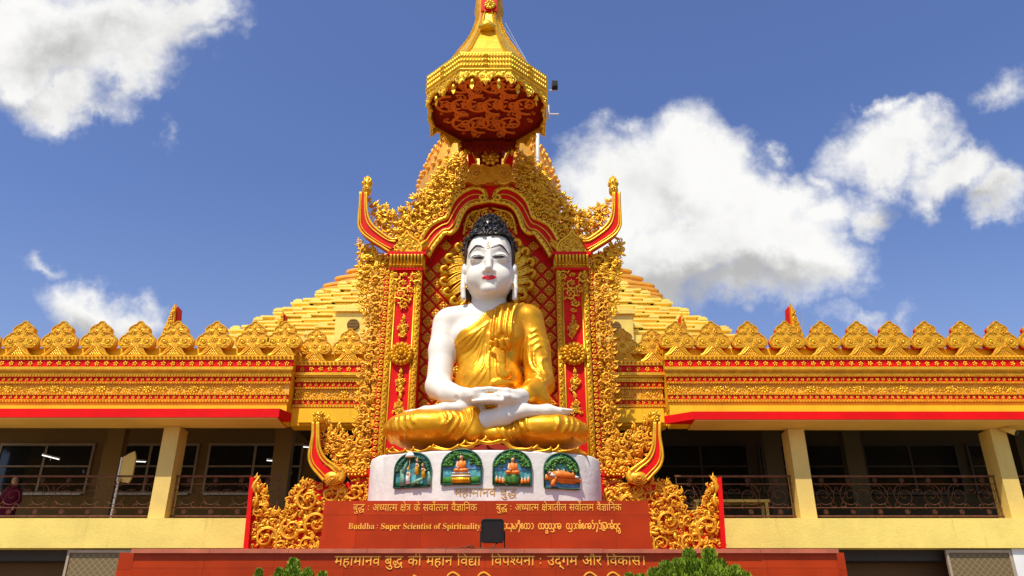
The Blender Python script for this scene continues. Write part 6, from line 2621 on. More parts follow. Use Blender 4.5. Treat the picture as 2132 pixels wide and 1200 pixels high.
GLY = {
50: [[509,551,509,0,428,0,428,250,207,250,207,213,203,185,192,166,177,155,159,151,140,154,119,164,99,178,80,196,64,216,50,237,42,258,39,278,42,295,52,308,71,318,100,321,126,321,126,551,0,551,0,622,612,622,612,551], [428,551,207,551,207,321,428,321]],
61: [[321,69,354,82,380,98,397,120,403,148,396,182,374,208,336,224,280,229,219,222,174,200,147,167,138,124,141,94,150,64,167,33,196,0,241,-40,302,-89,248,-142,167,-73,108,-9,70,57,58,130,62,166,74,198,92,225,115,248,97,268,82,292,72,320,69,352,72,378,79,400,91,418,106,433,131,448,158,458,191,463,229,465,361,465,361,551,0,551,0,622,546,622,546,551,442,551,442,394,230,394,204,393,186,391,174,387,164,381,153,366,149,347,152,328,159,312,170,297,183,284,232,296,284,300,347,295,396,279,434,255,460,224,476,190,481,153,472,100,447,57,405,24,348,2]],
66: [[170,551,170,0,89,0,89,551,0,551,0,622,273,622,273,551]],
44: [[0,622,569,622,569,551,466,551,466,0,385,0,385,298,204,298,204,244,200,220,190,202,174,192,153,188,128,193,102,209,77,232,56,260,42,290,37,318,40,339,50,355,69,366,98,369,385,369,385,551,0,551]],
57: [[571,551,467,551,467,0,387,0,387,165,358,148,324,132,282,122,233,118,182,123,137,139,99,164,70,198,52,238,46,286,60,362,104,418,170,452,255,464,270,464,288,462,307,461,326,459,342,457,354,454,349,381,329,385,306,388,282,390,259,391,204,384,162,364,136,331,127,287,135,243,158,212,193,194,235,188,283,194,324,210,359,234,387,260,387,551,0,551,0,622,571,622]],
48: [[585,551,482,551,482,0,401,0,401,165,371,148,336,132,293,122,241,118,188,123,140,139,101,164,71,198,52,238,46,286,61,362,106,418,176,452,265,464,280,464,299,462,319,461,338,459,356,457,369,454,363,385,342,389,318,392,293,394,268,395,248,394,230,392,365,224,384,239,401,256,401,551,0,551,0,622,585,622], [127,287,135,242,160,210,198,190,242,184,260,185,276,187,293,190,308,195,168,370,137,335]],
69: [[-248,-12,-193,5,-136,11,-69,1,-20,-28,12,-72,22,-129,10,-184,-24,-229,-81,-258,-157,-268,-247,-256,-324,-222,-392,-168,-455,-100,-394,-57,-356,-101,-320,-136,-284,-163,-246,-182,-204,-192,-157,-196,-78,-178,-51,-122,-57,-93,-76,-73,-102,-61,-131,-57,-157,-58,-180,-62,-201,-69,-222,-79]],
531: [[757,-138,688,-166,631,-8,597,-48,558,-84,513,-117,463,-142,407,-158,345,-164,266,-154,207,-126,171,-83,159,-30,160,-13,164,4,171,22,181,38,125,59,80,89,50,130,40,185,50,237,78,280,122,308,177,317,223,310,260,290,286,260,294,221,292,201,286,179,274,157,257,138,198,176,213,194,218,215,216,229,209,242,196,251,175,254,152,249,131,233,117,210,112,181,117,152,131,131,153,115,180,104,210,97,241,93,274,103,312,106,322,106,333,106,343,105,351,104,345,36,340,37,334,37,328,37,323,37,287,33,260,20,244,1,238,-25,245,-56,266,-78,299,-91,338,-95,415,-83,483,-48,544,5,599,72,589,71,580,70,572,69,565,69,523,72,480,80,438,93,400,114,366,141,340,176,324,220,318,272,322,313,333,348,350,377,373,401,410,426,454,443,505,453,562,456,566,456,566,551,0,551,0,622,806,622,806,551,647,551,647,385,599,385,546,383,504,378,472,369,445,355,425,338,410,317,401,292,398,262,408,214,438,174,489,149,562,140,566,140,570,140,576,140,582,141,580,150,579,160,578,168,578,176,583,206,598,226,620,236,645,240,682,234,710,216,726,190,732,162,728,133,716,112,696,95,672,83]],
9: [[470,218,459,157,424,114,374,88,312,80,231,96,159,144,93,229,29,356,100,382,145,287,193,214,246,168,305,153,340,157,367,170,385,193,391,227,386,262,370,293,347,321,318,347,290,343,260,341,255,411,313,418,352,435,373,461,380,494,374,525,356,546,331,558,302,562,267,560,235,552,204,540,171,525,146,594,175,608,210,620,252,629,298,632,367,622,418,593,449,549,459,495,442,426,392,375,402,365,412,355,450,351,486,350,516,351,543,353,568,357,594,363,594,551,521,551,521,622,779,622,779,551,675,551,675,0,594,0,594,290,570,285,547,282,523,280,498,279,479,280,455,282,466,251]],
201: [[482,178,443,149,400,125,348,108,283,103,213,113,158,144,123,191,111,251,113,278,120,303,132,327,148,348,105,370,72,402,49,442,42,493,52,548,83,592,130,622,187,632,236,625,276,604,302,572,311,531,301,486,271,443,210,482,219,492,226,504,229,515,230,526,228,541,220,554,206,565,184,568,158,562,136,546,121,521,116,489,120,460,132,438,149,421,172,409,197,402,223,397,254,403,288,405,300,405,312,404,324,403,333,402,326,332,319,333,312,333,304,333,298,333,253,328,220,312,198,288,191,254,198,218,220,193,252,178,292,173,341,178,382,195,416,218,445,245]],
51: [[595,622,595,551,491,551,491,0,410,0,410,179,379,162,343,146,301,136,253,132,172,147,108,192,62,263,38,353,92,369,130,390,152,418,160,457,157,484,148,509,136,532,123,551,0,551,0,622], [129,301,152,258,180,228,215,209,259,203,306,208,346,224,380,247,410,274,410,551,211,551,233,498,240,445,212,355]],
198: [[0,622,363,622,363,551,0,551], [45,242,48,275,58,305,74,330,93,351,125,373,163,388,211,396,272,399,380,399,380,328,291,328,238,326,200,322,172,313,150,299,132,274,126,237,135,189,163,142,208,94,271,40,217,-12,173,28,132,68,96,109,68,151,51,195]],
179: [[623,551,623,0,542,0,542,325,510,312,476,302,436,295,390,293,342,296,298,303,259,314,225,326,184,298,153,270,134,242,128,208,130,188,138,168,152,149,174,134,205,123,247,120,258,120,269,121,264,139,263,157,268,184,283,202,304,213,328,216,364,210,391,190,408,164,413,136,410,111,400,92,385,78,365,66,383,44,402,22,423,1,448,-24,390,-65,364,-34,338,-4,316,26,298,53,286,51,272,50,258,50,245,50,190,55,141,70,101,95,71,126,52,164,46,205,55,255,80,296,119,331,164,361,125,392,97,426,80,464,74,507,84,556,114,596,164,623,231,632,289,625,338,603,371,566,382,515,376,471,359,434,332,402,295,373,315,369,336,366,357,364,379,364,423,367,464,374,504,389,542,411,542,551,453,551,453,622,727,622,727,551], [153,502,158,471,174,442,198,418,228,399,284,450,303,506,299,528,286,548,263,562,229,566,198,562,174,549,158,529]],
75: [[-169,615,-190,686,-210,740,-232,778,-256,804,-283,818,-315,823,-336,822,-354,818,-370,814,-385,809,-409,882,-367,892,-318,896,-268,890,-224,870,-187,836,-154,784,-123,711,-94,615]],
269: [[127,65,80,132,326,281,287,327,254,358,220,374,181,380,153,378,124,372,93,361,55,343,27,417,62,432,98,444,137,453,179,456,217,453,251,444,283,427,314,402,346,369,382,326,382,551,0,551,0,622,566,622,566,551,463,551,463,0,382,0,382,234]],
25: [[777,551,452,551,452,349,505,386,569,399,628,389,675,358,706,307,716,239,712,192,701,141,681,90,651,39,579,80,602,114,620,154,632,196,636,237,631,278,616,307,593,324,562,330,508,312,452,258,452,0,371,0,371,174,344,154,312,136,272,122,226,118,180,123,138,137,100,161,71,194,52,238,46,290,60,362,101,417,164,452,244,464,268,463,296,460,321,457,339,454,333,381,315,385,292,388,269,390,249,391,198,384,159,365,135,334,127,292,135,246,158,214,190,194,228,188,270,193,306,209,340,232,371,260,371,551,0,551,0,622,777,622]],
60: [[587,551,587,0,506,0,506,266,477,258,448,254,416,252,380,251,337,253,292,258,248,267,212,277,191,264,167,253,212,200,264,146,320,92,380,42,326,-12,272,37,220,87,174,136,133,181,99,222,73,256,55,284,46,305,41,323,40,340,44,358,55,376,75,389,104,393,127,390,148,382,165,368,181,350,199,372,210,398,215,428,217,458,216,486,212,512,207,534,201,551,0,551,0,622,691,622,691,551], [369,322,406,323,440,326,472,331,506,339,506,551,281,551,288,532,293,511,297,486,298,458,296,419,288,385,277,356,262,333,315,325]],
79: [[170,551,170,0,89,0,89,551,0,551,0,622,273,622,273,551], [90,615,69,686,48,740,27,778,3,804,-24,818,-56,823,-77,822,-95,818,-111,814,-126,809,-150,882,-108,892,-59,896,-9,890,34,870,72,836,106,784,136,711,165,615]],
181: [[-190,615,-209,651,-226,688,-236,726,-240,762,-229,821,-196,862,-146,888,-85,896,-54,894,-26,890,-1,882,21,872,-1,806,-18,814,-37,821,-57,826,-78,827,-113,821,-139,804,-155,779,-160,747,-157,714,-146,682,-130,650,-108,615]],
40: [[481,551,481,0,400,0,400,328,291,328,238,326,200,322,172,313,150,299,132,274,126,237,135,189,163,142,208,94,271,40,217,-12,173,28,132,68,96,109,68,151,51,195,45,242,48,275,58,305,74,330,93,351,125,373,163,388,211,396,272,399,400,399,400,551,0,551,0,622,584,622,584,551]],
76: [[-179,615,-205,650,-228,674,-251,689,-272,698,-295,702,-320,703,-340,702,-361,697,-382,690,-402,682,-428,751,-404,760,-380,767,-354,772,-326,773,-284,768,-246,752,-214,726,-187,692,-183,694,-203,740,-222,774,-242,799,-263,815,-287,824,-316,827,-338,826,-356,823,-372,818,-386,813,-409,882,-367,892,-318,896,-268,890,-224,870,-187,836,-154,784,-123,711,-94,615]],
180: [[268,224,257,268,226,308,170,343,87,374,111,441,471,441,471,551,0,551,0,622,656,622,656,551,552,551,552,0,471,0,471,370,326,370,295,370,269,372,248,373,233,375,285,342,320,305,340,264,347,218,340,172,318,134,286,106,245,88,275,72,310,56,346,42,381,31,348,-39,298,-16,249,11,202,42,159,73,110,78,70,88,44,106,35,136,38,157,48,174,65,184,88,188,109,186,130,178,154,164,183,142,219,152,246,170,262,195]],
67: [[89,551,0,551,0,622,80,622,69,645,60,669,55,695,53,724,68,794,111,849,179,884,266,896,399,877,516,820,618,730,704,615,620,615,459,772,283,824,221,817,174,794,144,760,134,714,136,686,144,662,154,640,165,622,273,622,273,551,170,551,170,0,89,0]],
68: [[-185,615,-200,649,-211,682,-218,714,-220,748,-210,807,-178,854,-128,886,-61,896,-6,889,39,868,76,831,108,778,136,709,163,622,273,622,273,551,170,551,170,0,89,0,89,551,0,551,0,622,87,622,58,712,28,776,-8,813,-57,825,-92,819,-118,800,-134,771,-139,733,-136,701,-129,672,-118,644,-105,615]],
54: [[0,551,0,622,693,622,693,551,589,551,589,0,508,0,508,355,502,356,494,356,470,353,445,344,420,327,397,300,375,262,356,208,279,232,293,275,311,313,287,329,263,342,238,350,209,353,174,347,148,330,131,304,126,271,131,234,148,198,174,163,210,126,255,86,309,40,255,-12,200,37,149,84,106,129,73,176,52,224,45,275,51,323,70,362,97,390,131,410,168,422,204,426,246,422,284,412,320,394,354,370,419,412,499,426,504,426,508,426,508,551]],
536: [[264,-11,188,-1,128,29,90,76,77,136,85,186,108,230,82,254,61,282,47,314,42,352,44,378,52,400,64,418,79,433,104,448,131,458,163,463,202,465,270,465,270,551,0,551,0,622,699,622,699,551,595,551,595,-12,514,-12,514,101,488,76,456,51,419,27,374,7,323,-6], [514,551,351,551,351,394,203,394,176,393,159,391,147,387,137,381,126,366,122,347,125,326,134,308,148,291,166,277,218,294,277,300,292,300,309,298,328,297,346,295,361,293,373,290,367,218,348,221,327,224,305,226,282,227,228,221,189,204,166,177,158,141,165,104,188,79,222,64,265,59,339,70,403,101,460,150,514,211]],
46: [[479,551,479,0,398,0,398,191,368,174,335,159,298,149,254,146,216,149,182,160,152,175,128,194,106,223,91,258,82,301,79,358,79,551,0,551,0,622,583,622,583,551], [398,551,160,551,160,369,161,332,163,304,167,282,172,266,180,252,190,240,220,223,263,217,302,222,338,236,370,256,398,280]],
213: [[122,189,90,193,64,206,46,227,40,255,44,280,58,299,78,310,104,314,122,312,142,306,164,295,191,276,236,299,273,335,297,384,305,443,298,493,276,532,242,558,199,566,172,563,153,552,142,537,138,516,140,500,148,484,162,467,186,454,221,444,270,440,253,370,171,385,112,418,78,463,66,517,75,563,102,600,145,624,204,632,250,627,292,610,329,584,358,546,378,499,384,440,375,374,350,312,308,260,254,221,298,180,341,134,380,88,414,43,350,-1,301,65,258,118,217,160,179,194,151,190]],
13: [[0,622,563,622,563,551,453,551,477,510,485,464,465,385,406,328,440,293,470,254,492,207,499,152,493,106,476,68,450,38,415,17,374,4,328,0,272,8,220,30,169,71,120,130,74,210,29,313,100,338,129,265,162,200,196,148,234,108,276,82,320,74,357,79,388,92,407,119,414,160,408,199,392,236,365,269,329,301,298,296,264,294,259,364,323,372,368,390,395,420,404,463,400,491,389,516,372,536,351,551,0,551]],
42: [[413,-58,392,-24,373,11,356,44,342,73,330,71,316,70,302,68,287,68,245,71,202,78,162,92,124,112,92,140,68,176,51,219,46,272,50,313,62,348,79,377,102,401,139,426,183,443,234,453,290,456,295,456,295,551,0,551,0,622,534,622,534,551,376,551,376,385,327,385,275,383,234,378,201,369,173,355,153,338,138,317,129,292,126,262,136,214,166,174,216,149,287,140,293,140,299,140,305,140,312,141,308,160,306,176,311,206,327,226,349,236,373,240,411,234,438,216,455,190,461,162,457,134,446,112,430,97,410,86,423,62,438,36,457,9,480,-24]],
81: [[-179,-44,-156,-40,-131,-39,-67,-45,-12,-64,35,-94,78,-133,116,-178,151,-227,94,-268,44,-199,-6,-150,-61,-122,-125,-113,-137,-113,-148,-114,-158,-116,-167,-118]],
27: [[208,551,208,234,205,211,196,193,180,182,160,178,134,183,106,199,81,222,60,250,46,280,41,308,44,329,54,345,73,356,102,359,127,359,127,551,0,551,0,622,578,622,578,551,474,551,474,0,393,0,393,551]],
24: [[470,218,459,157,424,114,374,88,312,80,231,96,159,144,93,229,29,356,100,382,145,287,193,214,246,168,305,153,340,157,367,170,385,193,391,227,386,262,370,293,347,321,318,347,290,343,260,341,255,411,313,418,352,435,373,461,380,494,374,525,356,546,331,558,302,562,267,560,235,552,204,540,171,525,146,594,175,608,210,620,252,629,298,632,367,622,418,593,449,549,459,495,442,426,392,375,402,365,412,355,450,351,486,350,516,351,543,353,568,357,594,363,594,551,521,551,521,622,1038,622,1038,551,934,551,934,0,853,0,853,551,675,551,675,0,594,0,594,290,570,285,547,282,523,280,498,279,479,280,455,282,466,251], [844,615,818,650,794,674,772,689,750,698,728,702,703,703,683,702,662,697,641,690,621,682,595,751,618,760,643,767,669,772,697,773,740,768,777,752,809,726,836,692,840,694,820,740,801,774,781,799,760,815,736,824,707,827,685,826,667,823,652,818,637,813,614,882,656,892,705,896,755,890,798,870,836,836,870,784,900,711,929,615]],
52: [[395,42,341,-12,284,37,230,87,181,136,138,181,102,222,75,256,57,284,46,305,42,323,40,340,44,358,55,376,75,389,104,393,127,390,148,382,165,368,181,349,215,372,238,399,252,431,256,468,255,491,251,514,246,534,239,551,0,551,0,622,424,622,424,551,320,551,332,510,336,458,330,407,314,365,288,330,254,300,213,276,167,254,216,201,272,146,332,93]],
104: [[194,622,275,622,275,0,194,0]],
2084: [[24,0,24,26,67,32,93,48,106,76,111,122,111,549,109,587,103,614,92,633,76,644,53,651,23,653,23,678,328,678,524,639,590,522,549,422,427,368,574,306,623,196,605,113,552,52,468,13,354,0], [271,375,280,375,348,383,392,406,416,448,424,514,418,573,401,614,370,638,322,646,294,643,280,632,273,613,271,582], [330,36,385,45,422,73,441,121,448,191,439,262,412,309,365,335,294,344,271,344,271,97,274,68,284,50,301,39]],
4501: [[195,-15,136,-5,97,26,75,75,68,144,68,369,66,399,58,420,43,433,17,438,17,462,211,462,211,110,214,87,224,68,241,57,263,53,305,64,340,98,340,369,337,401,329,422,312,434,282,438,282,462,482,462,482,104,485,76,493,58,509,48,536,44,536,19,446,10,340,-15,340,60,312,29,277,5,238,-10]],
2484: [[208,-15,159,-7,116,16,79,52,52,99,35,156,29,219,35,291,54,354,83,404,121,442,166,466,217,474,281,460,332,417,332,597,328,623,316,640,294,650,262,654,262,678,475,678,475,112,477,81,484,60,498,48,526,41,526,16,438,8,332,-15,332,58,280,3], [255,42,278,47,300,62,320,84,332,113,332,360,324,383,307,402,284,414,259,418,219,406,194,372,180,312,175,228,180,146,193,87,218,53]],
2767: [[27,0,27,24,52,28,67,38,75,56,78,83,78,594,76,621,68,639,53,650,28,655,28,678,220,678,220,397,284,455,362,474,460,434,492,315,492,83,494,56,502,38,517,28,541,24,541,0,301,0,301,24,308,24,340,39,350,83,350,323,348,359,341,384,327,399,302,404,258,390,220,350,220,83,222,56,230,38,244,28,268,24,268,0]],
2319: [[379,-15,321,2,298,52,225,3,142,-13,96,-6,60,17,38,51,30,94,46,154,94,202,177,244,296,283,296,359,292,395,278,420,254,435,220,440,171,432,155,408,158,398,169,382,180,362,183,344,178,320,164,300,142,288,115,284,87,289,66,302,53,324,49,352,55,385,74,414,103,439,141,458,188,470,241,474,332,464,392,435,425,385,436,313,436,93,437,72,439,59,444,53,453,51,464,54,477,62,490,41,438,-1], [225,50,240,53,259,61,278,75,296,94,296,252,206,206,176,125,188,69]],
2247: [[64,-16,64,235,93,235,123,140,166,74,222,35,293,22,344,30,382,54,407,89,415,133,395,192,335,238,242,284,167,328,114,376,84,430,74,494,80,551,100,600,131,639,172,669,220,688,275,694,307,692,342,687,379,678,420,667,428,665,434,664,440,662,446,662,467,670,477,694,505,694,505,475,480,475,462,528,437,573,406,610,370,638,330,656,289,662,243,655,208,635,186,604,178,566,184,530,204,501,236,476,281,451,377,406,431,377,472,347,502,315,521,280,532,242,535,198,527,138,504,86,468,43,418,12,357,-8,286,-15,261,-14,236,-12,211,-7,187,1,164,9,146,14,134,17,126,18,112,16,103,10,96,0,91,-16]],
3317: [[26,-207,26,-184,46,-181,60,-174,69,-164,75,-150,77,-129,78,-95,78,362,76,400,69,422,54,433,29,439,29,462,213,462,213,391,268,454,343,475,393,467,436,444,472,407,498,360,515,302,521,238,515,169,498,108,470,56,434,18,389,-7,338,-15,272,1,220,48,220,-86,222,-121,226,-147,235,-164,248,-175,268,-180,294,-183,294,-207], [291,42,330,54,356,88,371,148,376,230,372,310,359,369,335,403,296,414,254,398,220,350,220,102,249,57]],
2613: [[229,-15,174,-7,126,16,86,52,55,102,36,163,29,234,36,300,56,358,88,406,130,443,179,466,234,474,311,460,370,417,408,349,421,258,421,247,174,247,206,109,297,63,353,79,402,128,424,108,339,16], [173,286,300,286,300,320,297,375,288,412,269,435,240,442,190,407,173,303]],
3398: [[27,0,27,24,52,28,68,38,75,55,78,83,78,375,76,406,69,424,55,433,30,437,31,462,217,462,217,375,245,417,278,448,313,468,347,474,384,469,410,452,426,428,431,396,427,370,414,349,394,336,369,331,346,334,330,344,319,357,308,372,296,383,281,387,260,380,241,360,227,327,222,286,222,83,226,55,236,38,258,28,294,24,294,0]],
2418: [[232,-15,178,-7,129,16,88,53,56,101,36,158,29,223,37,292,60,352,96,403,142,442,198,467,260,475,324,467,372,444,403,409,413,365,409,340,396,320,377,308,352,304,307,321,292,373,292,381,293,389,294,397,294,404,284,432,252,442,188,401,167,279,176,183,204,114,248,71,304,57,356,70,404,107,424,90,338,11]],
2779: [[150,539,121,544,96,560,80,585,75,614,80,644,96,668,121,684,150,690,179,684,204,668,220,644,225,614,220,585,203,560,179,544], [27,0,27,24,52,28,68,38,75,55,78,83,78,375,76,406,70,424,55,433,30,437,31,462,221,462,221,83,223,56,230,39,244,29,268,24,268,0]],
3204: [[27,0,27,24,52,28,67,38,75,56,78,83,78,377,76,404,68,422,53,434,28,438,28,462,220,462,220,398,283,455,362,474,460,434,492,315,492,83,494,56,502,38,517,28,541,24,541,0,301,0,301,24,308,24,340,39,350,83,350,323,348,359,341,384,327,399,302,404,258,390,220,350,220,83,222,56,230,38,244,28,268,24,268,0]],
3760: [[184,-14,132,-7,98,16,78,53,72,106,72,415,30,415,30,446,85,500,131,550,167,593,192,631,215,631,215,462,309,462,309,415,215,415,215,122,217,95,222,76,233,64,250,60,282,73,307,111,331,98,271,14]],
3557: [[225,-15,181,-9,129,9,120,12,109,13,89,6,76,-13,53,-13,53,157,79,157,98,101,129,58,167,31,209,22,242,26,266,40,281,60,286,87,272,125,232,156,159,193,114,221,81,252,62,288,55,328,65,386,96,433,146,464,210,475,227,474,247,470,270,465,296,458,301,457,307,456,312,454,317,454,332,459,343,475,363,475,363,330,340,330,320,378,292,412,259,434,222,441,194,437,173,426,160,408,156,386,160,364,172,346,191,330,218,315,285,282,329,255,360,226,377,189,383,141,372,76,340,27,289,-4]],
3280: [[251,-15,189,-7,134,17,90,55,56,104,35,163,28,229,35,296,56,356,90,405,134,442,189,466,250,474,311,466,365,443,410,406,444,357,465,298,472,229,465,161,444,102,410,53,366,16,312,-7], [251,17,287,27,311,58,319,84,324,121,326,170,327,229,322,338,309,403,286,434,251,445,214,434,191,403,178,338,174,230,175,170,178,122,183,84,191,58,215,27]],
2690: [[22,0,22,24,44,27,59,32,68,41,74,52,77,72,78,109,78,412,24,412,24,462,78,462,78,526,90,596,126,648,183,681,259,692,315,685,357,664,383,632,392,595,388,567,375,546,356,533,334,529,310,533,291,544,279,560,275,582,278,603,287,626,289,630,292,635,293,640,294,644,288,656,268,660,243,655,228,640,222,615,220,581,220,462,303,462,303,412,220,412,220,97,224,60,235,38,258,28,297,24,297,0]],
2889: [[27,0,27,24,52,28,68,38,75,55,78,83,78,592,76,620,70,639,56,650,30,654,30,678,221,678,221,83,223,56,230,39,244,29,268,24,268,0]],
4618: [[78,-209,43,-203,15,-186,-4,-159,-10,-125,-6,-100,7,-79,27,-64,53,-59,76,-63,95,-74,107,-91,111,-113,111,-117,110,-121,110,-125,110,-130,114,-143,128,-147,147,-138,170,-110,182,-90,192,-66,201,-39,209,-7,54,373,45,394,36,410,29,421,23,428,12,435,-5,437,-7,437,-7,462,241,462,241,437,217,435,202,431,194,423,191,409,192,404,193,397,195,390,198,382,276,177,343,359,348,374,352,387,353,398,354,408,351,422,342,431,325,436,302,437,302,462,446,462,446,437,427,432,412,418,400,394,386,361,241,-36,216,-97,192,-142,168,-174,142,-194,112,-205]],
9999: [[0,90,90,90,90,190,0,190], [0,400,90,400,90,500,0,500]]}
LINES = {
'A': ([(50,0),(61,598),(66,1129),(50,1388),(66,1986),(44,2245),(57,2800),(48,3686),(69,4257),(531,4257)], 5048),
'L': ([(48,0),(69,571),(531,571),(9999,1752),(9,2282),(201,3046),(51,3408),(66,3988),(198,4247),(50,4596),(179,5524),(75,6236),(269,6236),(25,7118),(75,7880),(60,8210),(57,8886),(79,9442),(181,9701),(198,9701),(40,10050),(50,10620),(57,11548),(76,12104),(180,12104),(66,12745),(67,13004),(44,13263),(25,13818)], 14580),
'R': ([(48,0),(69,571),(531,571),(9999,1752),(9,2282),(201,3046),(51,3408),(66,3988),(198,4247),(50,4596),(179,5524),(75,6236),(269,6236),(66,6788),(40,7047),(68,7617),(54,7876),(60,8884),(57,9560),(79,10116),(181,10375),(198,10375),(40,10724),(50,11294),(57,12222),(76,12778),(180,12778),(66,13419),(67,13678),(44,13937),(25,14492)], 15254),
'W1': ([(50,0),(61,598),(66,1129),(50,1388),(66,1986),(44,2245),(57,2800),(48,3686),(69,4257),(531,4257),(25,5378),(68,6140),(50,6729),(61,7327),(66,7858),(44,8117),(67,9002),(57,9261),(536,9817),(66,10501)], 10760),
'W2': ([(67,0),(57,259),(46,815),(213,1383),(51,1790),(44,2370),(66,2925),(9999,3574),(13,4104),(42,4652),(81,5172),(27,5172),(50,5735),(24,6663),(52,7686),(67,8425),(57,8684),(25,9240),(66,10002),(60,10261),(104,10937)], 11316),
'E': ([(2084,0),(4501,659),(2484,1217),(2484,1768),(2767,2319),(2319,2886),(9999,3698),(2247,4158),(4501,4739),(3317,5297),(2613,5850),(3398,6298),(2247,7006),(2418,7587),(2779,8024),(2613,8319),(3204,8767),(3760,9334),(2779,9674),(3557,9969),(3760,10398),(3280,11018),(2690,11519),(2247,12117),(3317,12698),(2779,13251),(3398,13546),(2779,13974),(3760,14269),(4501,14609),(2319,15167),(2889,15679),(2779,15976),(3760,16271),(4618,16611)], 17058)}


# ------------------------------------------------------------------ pedestal, plinth, inscribed wall
def glyph(nm):
    return [list(zip(c[::2], c[1::2])) for c in GLY[nm]]


_gc = {}


def glyph_mesh(nm):
    if nm not in _gc:
        cs = glyph(nm)
        # outer outlines run clockwise; each takes the holes that lie in it
        ar = [sum(c[i - 1][0] * c[i][1] - c[i][0] * c[i - 1][1] for i in range(len(c))) for c in cs]
        outer = [i for i in range(len(cs)) if ar[i] < 0] or list(range(len(cs)))
        start = np.concatenate([[0], np.cumsum([len(c) for c in cs])])
        v = np.array([(x, z_) for c in cs for x, z_ in c], float)
        tl = []
        for i in outer:
            group = [i] + [j for j in range(len(cs)) if j != i and ar[j] * ar[i] < 0 and in_poly(np.array(cs[j][:1], float), cs[i])[0]]
            ids = np.concatenate([np.arange(start[j], start[j + 1]) for j in group])
            t = geometry.tessellate_polygon([[Vector((x, z_, 0)) for x, z_ in cs[j]] for j in group])
            tl += [ids[list(q)] for q in t]
        tr = np.array(tl)
        a, b, c = v[tr[:, 0]], v[tr[:, 1]], v[tr[:, 2]]
        cr = (b[:, 0] - a[:, 0]) * (c[:, 1] - a[:, 1]) - (b[:, 1] - a[:, 1]) * (c[:, 0] - a[:, 0])
        tr[cr < 0] = tr[cr < 0][:, ::-1]
        rims, o = [], 0
        for c in cs:
            i = np.arange(len(c))
            rims.append(np.stack([o + i, o + (i + 1) % len(c)], -1))
            o += len(c)
        _gc[nm] = (v, tr, np.concatenate(rims))
    return _gc[nm]


def write(key, u0, u1, vhead, vbase, d, material, parent, hunits=640, yfun=None, name='inscription', thick=.012, ang=0.0):
    run, tot = LINES[key]
    x0, x1 = X(u0, vbase, d), X(u1, vbase, d)
    zb, zt = Z(vbase, d), Z(vhead, d)
    sx, sz = (x1 - x0) / tot, (zt - zb) / hunits
    m = MB()
    for k, (nm, gx_) in enumerate(run):
        v, tr, rim = glyph_mesh(nm)
        x = x0 + (v[:, 0] + gx_) * sx
        z_ = zb + v[:, 1] * sz
        yb = d if yfun is None else np.array([yfun(q) for q in x])
        th = thick + .0012 * (k % 3)
        n = len(v)
        f = np.c_[x, yb - th + 0 * x, z_]
        b = np.c_[x, yb + .01 + 0 * x, z_]
        m.add(np.r_[f, b], tr)
        m.loops.append((np.stack([rim[:, 0] + n, rim[:, 1] + n, rim[:, 1], rim[:, 0]], -1) + m.n - 2 * n).ravel())
        m.cnt.append(np.full(len(rim), 4)); m.mi.append(np.zeros(len(rim), int))
    return m.build(name, material, parent)


# white drum of the pedestal
xl_, xr_ = X(767, 990, 17.2), X(1252, 990, 17.2)
xm, hw = (xl_ + xr_) / 2, (xr_ - xl_) / 2


def py(x):
    q = np.abs((x - xm) / hw)
    return PED_F + .50 * q ** 2 + .55 * q ** 14


PB = Z(1043, 16.0)
ped = thing('white_pedestal', 'white curved plaster pedestal with four painted relief niches, under the seated statue', 'pedestal', (xm, 17.5, PB))
m = MB()
xs_ = xm + hw * np.sin(np.linspace(-math.pi / 2, math.pi / 2, 61))
prof = [(x, py(x)) for x in xs_] + [(xr_, 17.7), (xr_ - .1, 18.6), (xl_ + .1, 18.6), (xl_, 17.7)]
n = len(prof)
a = np.array(prof)
lv = [(ztop - .0, 0.10), (ztop - .02, .04), (ztop - .06, 0.0), ((ztop + PB) / 2, 0.0), (PB - .4, -.01)]
vv = []
for z_, ins in lv:
    q = a.copy()
    q[:, 1] += ins
    vv.append(np.c_[q, np.full(n, z_)])
fc = []
for r in range(len(lv) - 1):
    for i in range(n):
        j = (i + 1) % n
        fc.append((r * n + i, (r + 1) * n + i, (r + 1) * n + j, r * n + j))
fc.append(tuple(range(n)))
m.add(np.concatenate(vv), fc)
m.build('drum', M['pedestal'], ped, smooth='auto')
write('A', 946, 1076, 1017, 1033.5, 16.30, M['letter_dim'], ped, yfun=py)


# ---- the painted niches
def sit(ms, x, z_, s, y=-.05, robe_='saffron', pale=False):
    """a small seated figure in relief"""
    r = ms[robe_]
    r.ball((x, y - .02, z_ + .05 * s), (.20 * s, .05, .065 * s), 10, 6)
    r.ball((x - .10 * s, y - .04, z_ + .055 * s), (.10 * s, .05, .05 * s), 8, 5)
    r.ball((x + .10 * s, y - .04, z_ + .055 * s), (.10 * s, .05, .05 * s), 8, 5)
    r.ball((x, y - .03, z_ + .19 * s), (.095 * s, .055, .13 * s), 10, 7)
    r.ball((x + .09 * s, y - .03, z_ + .20 * s), (.04 * s, .05, .10 * s), 8, 5)
    f = ms['flesh']
    f.tube([(x - .085 * s, y - .04, z_ + .27 * s), (x - .115 * s, y - .05, z_ + .15 * s), (x - .05 * s, y - .08, z_ + .10 * s)], .028 * s, 6)
    f.ball((x, y - .045, z_ + .375 * s), (.048 * s, .05, .062 * s), 9, 7)
    f.tube([(x, y - .03, z_ + .30 * s), (x, y - .03, z_ + .36 * s)], .03 * s, 6)
    h = ms['hair']
    h.ball((x, y - .035, z_ + .405 * s), (.050 * s, .05, .045 * s), 8, 5)
    h.ball((x, y - .035, z_ + .452 * s), (.022 * s, .03, .022 * s), 6, 4)


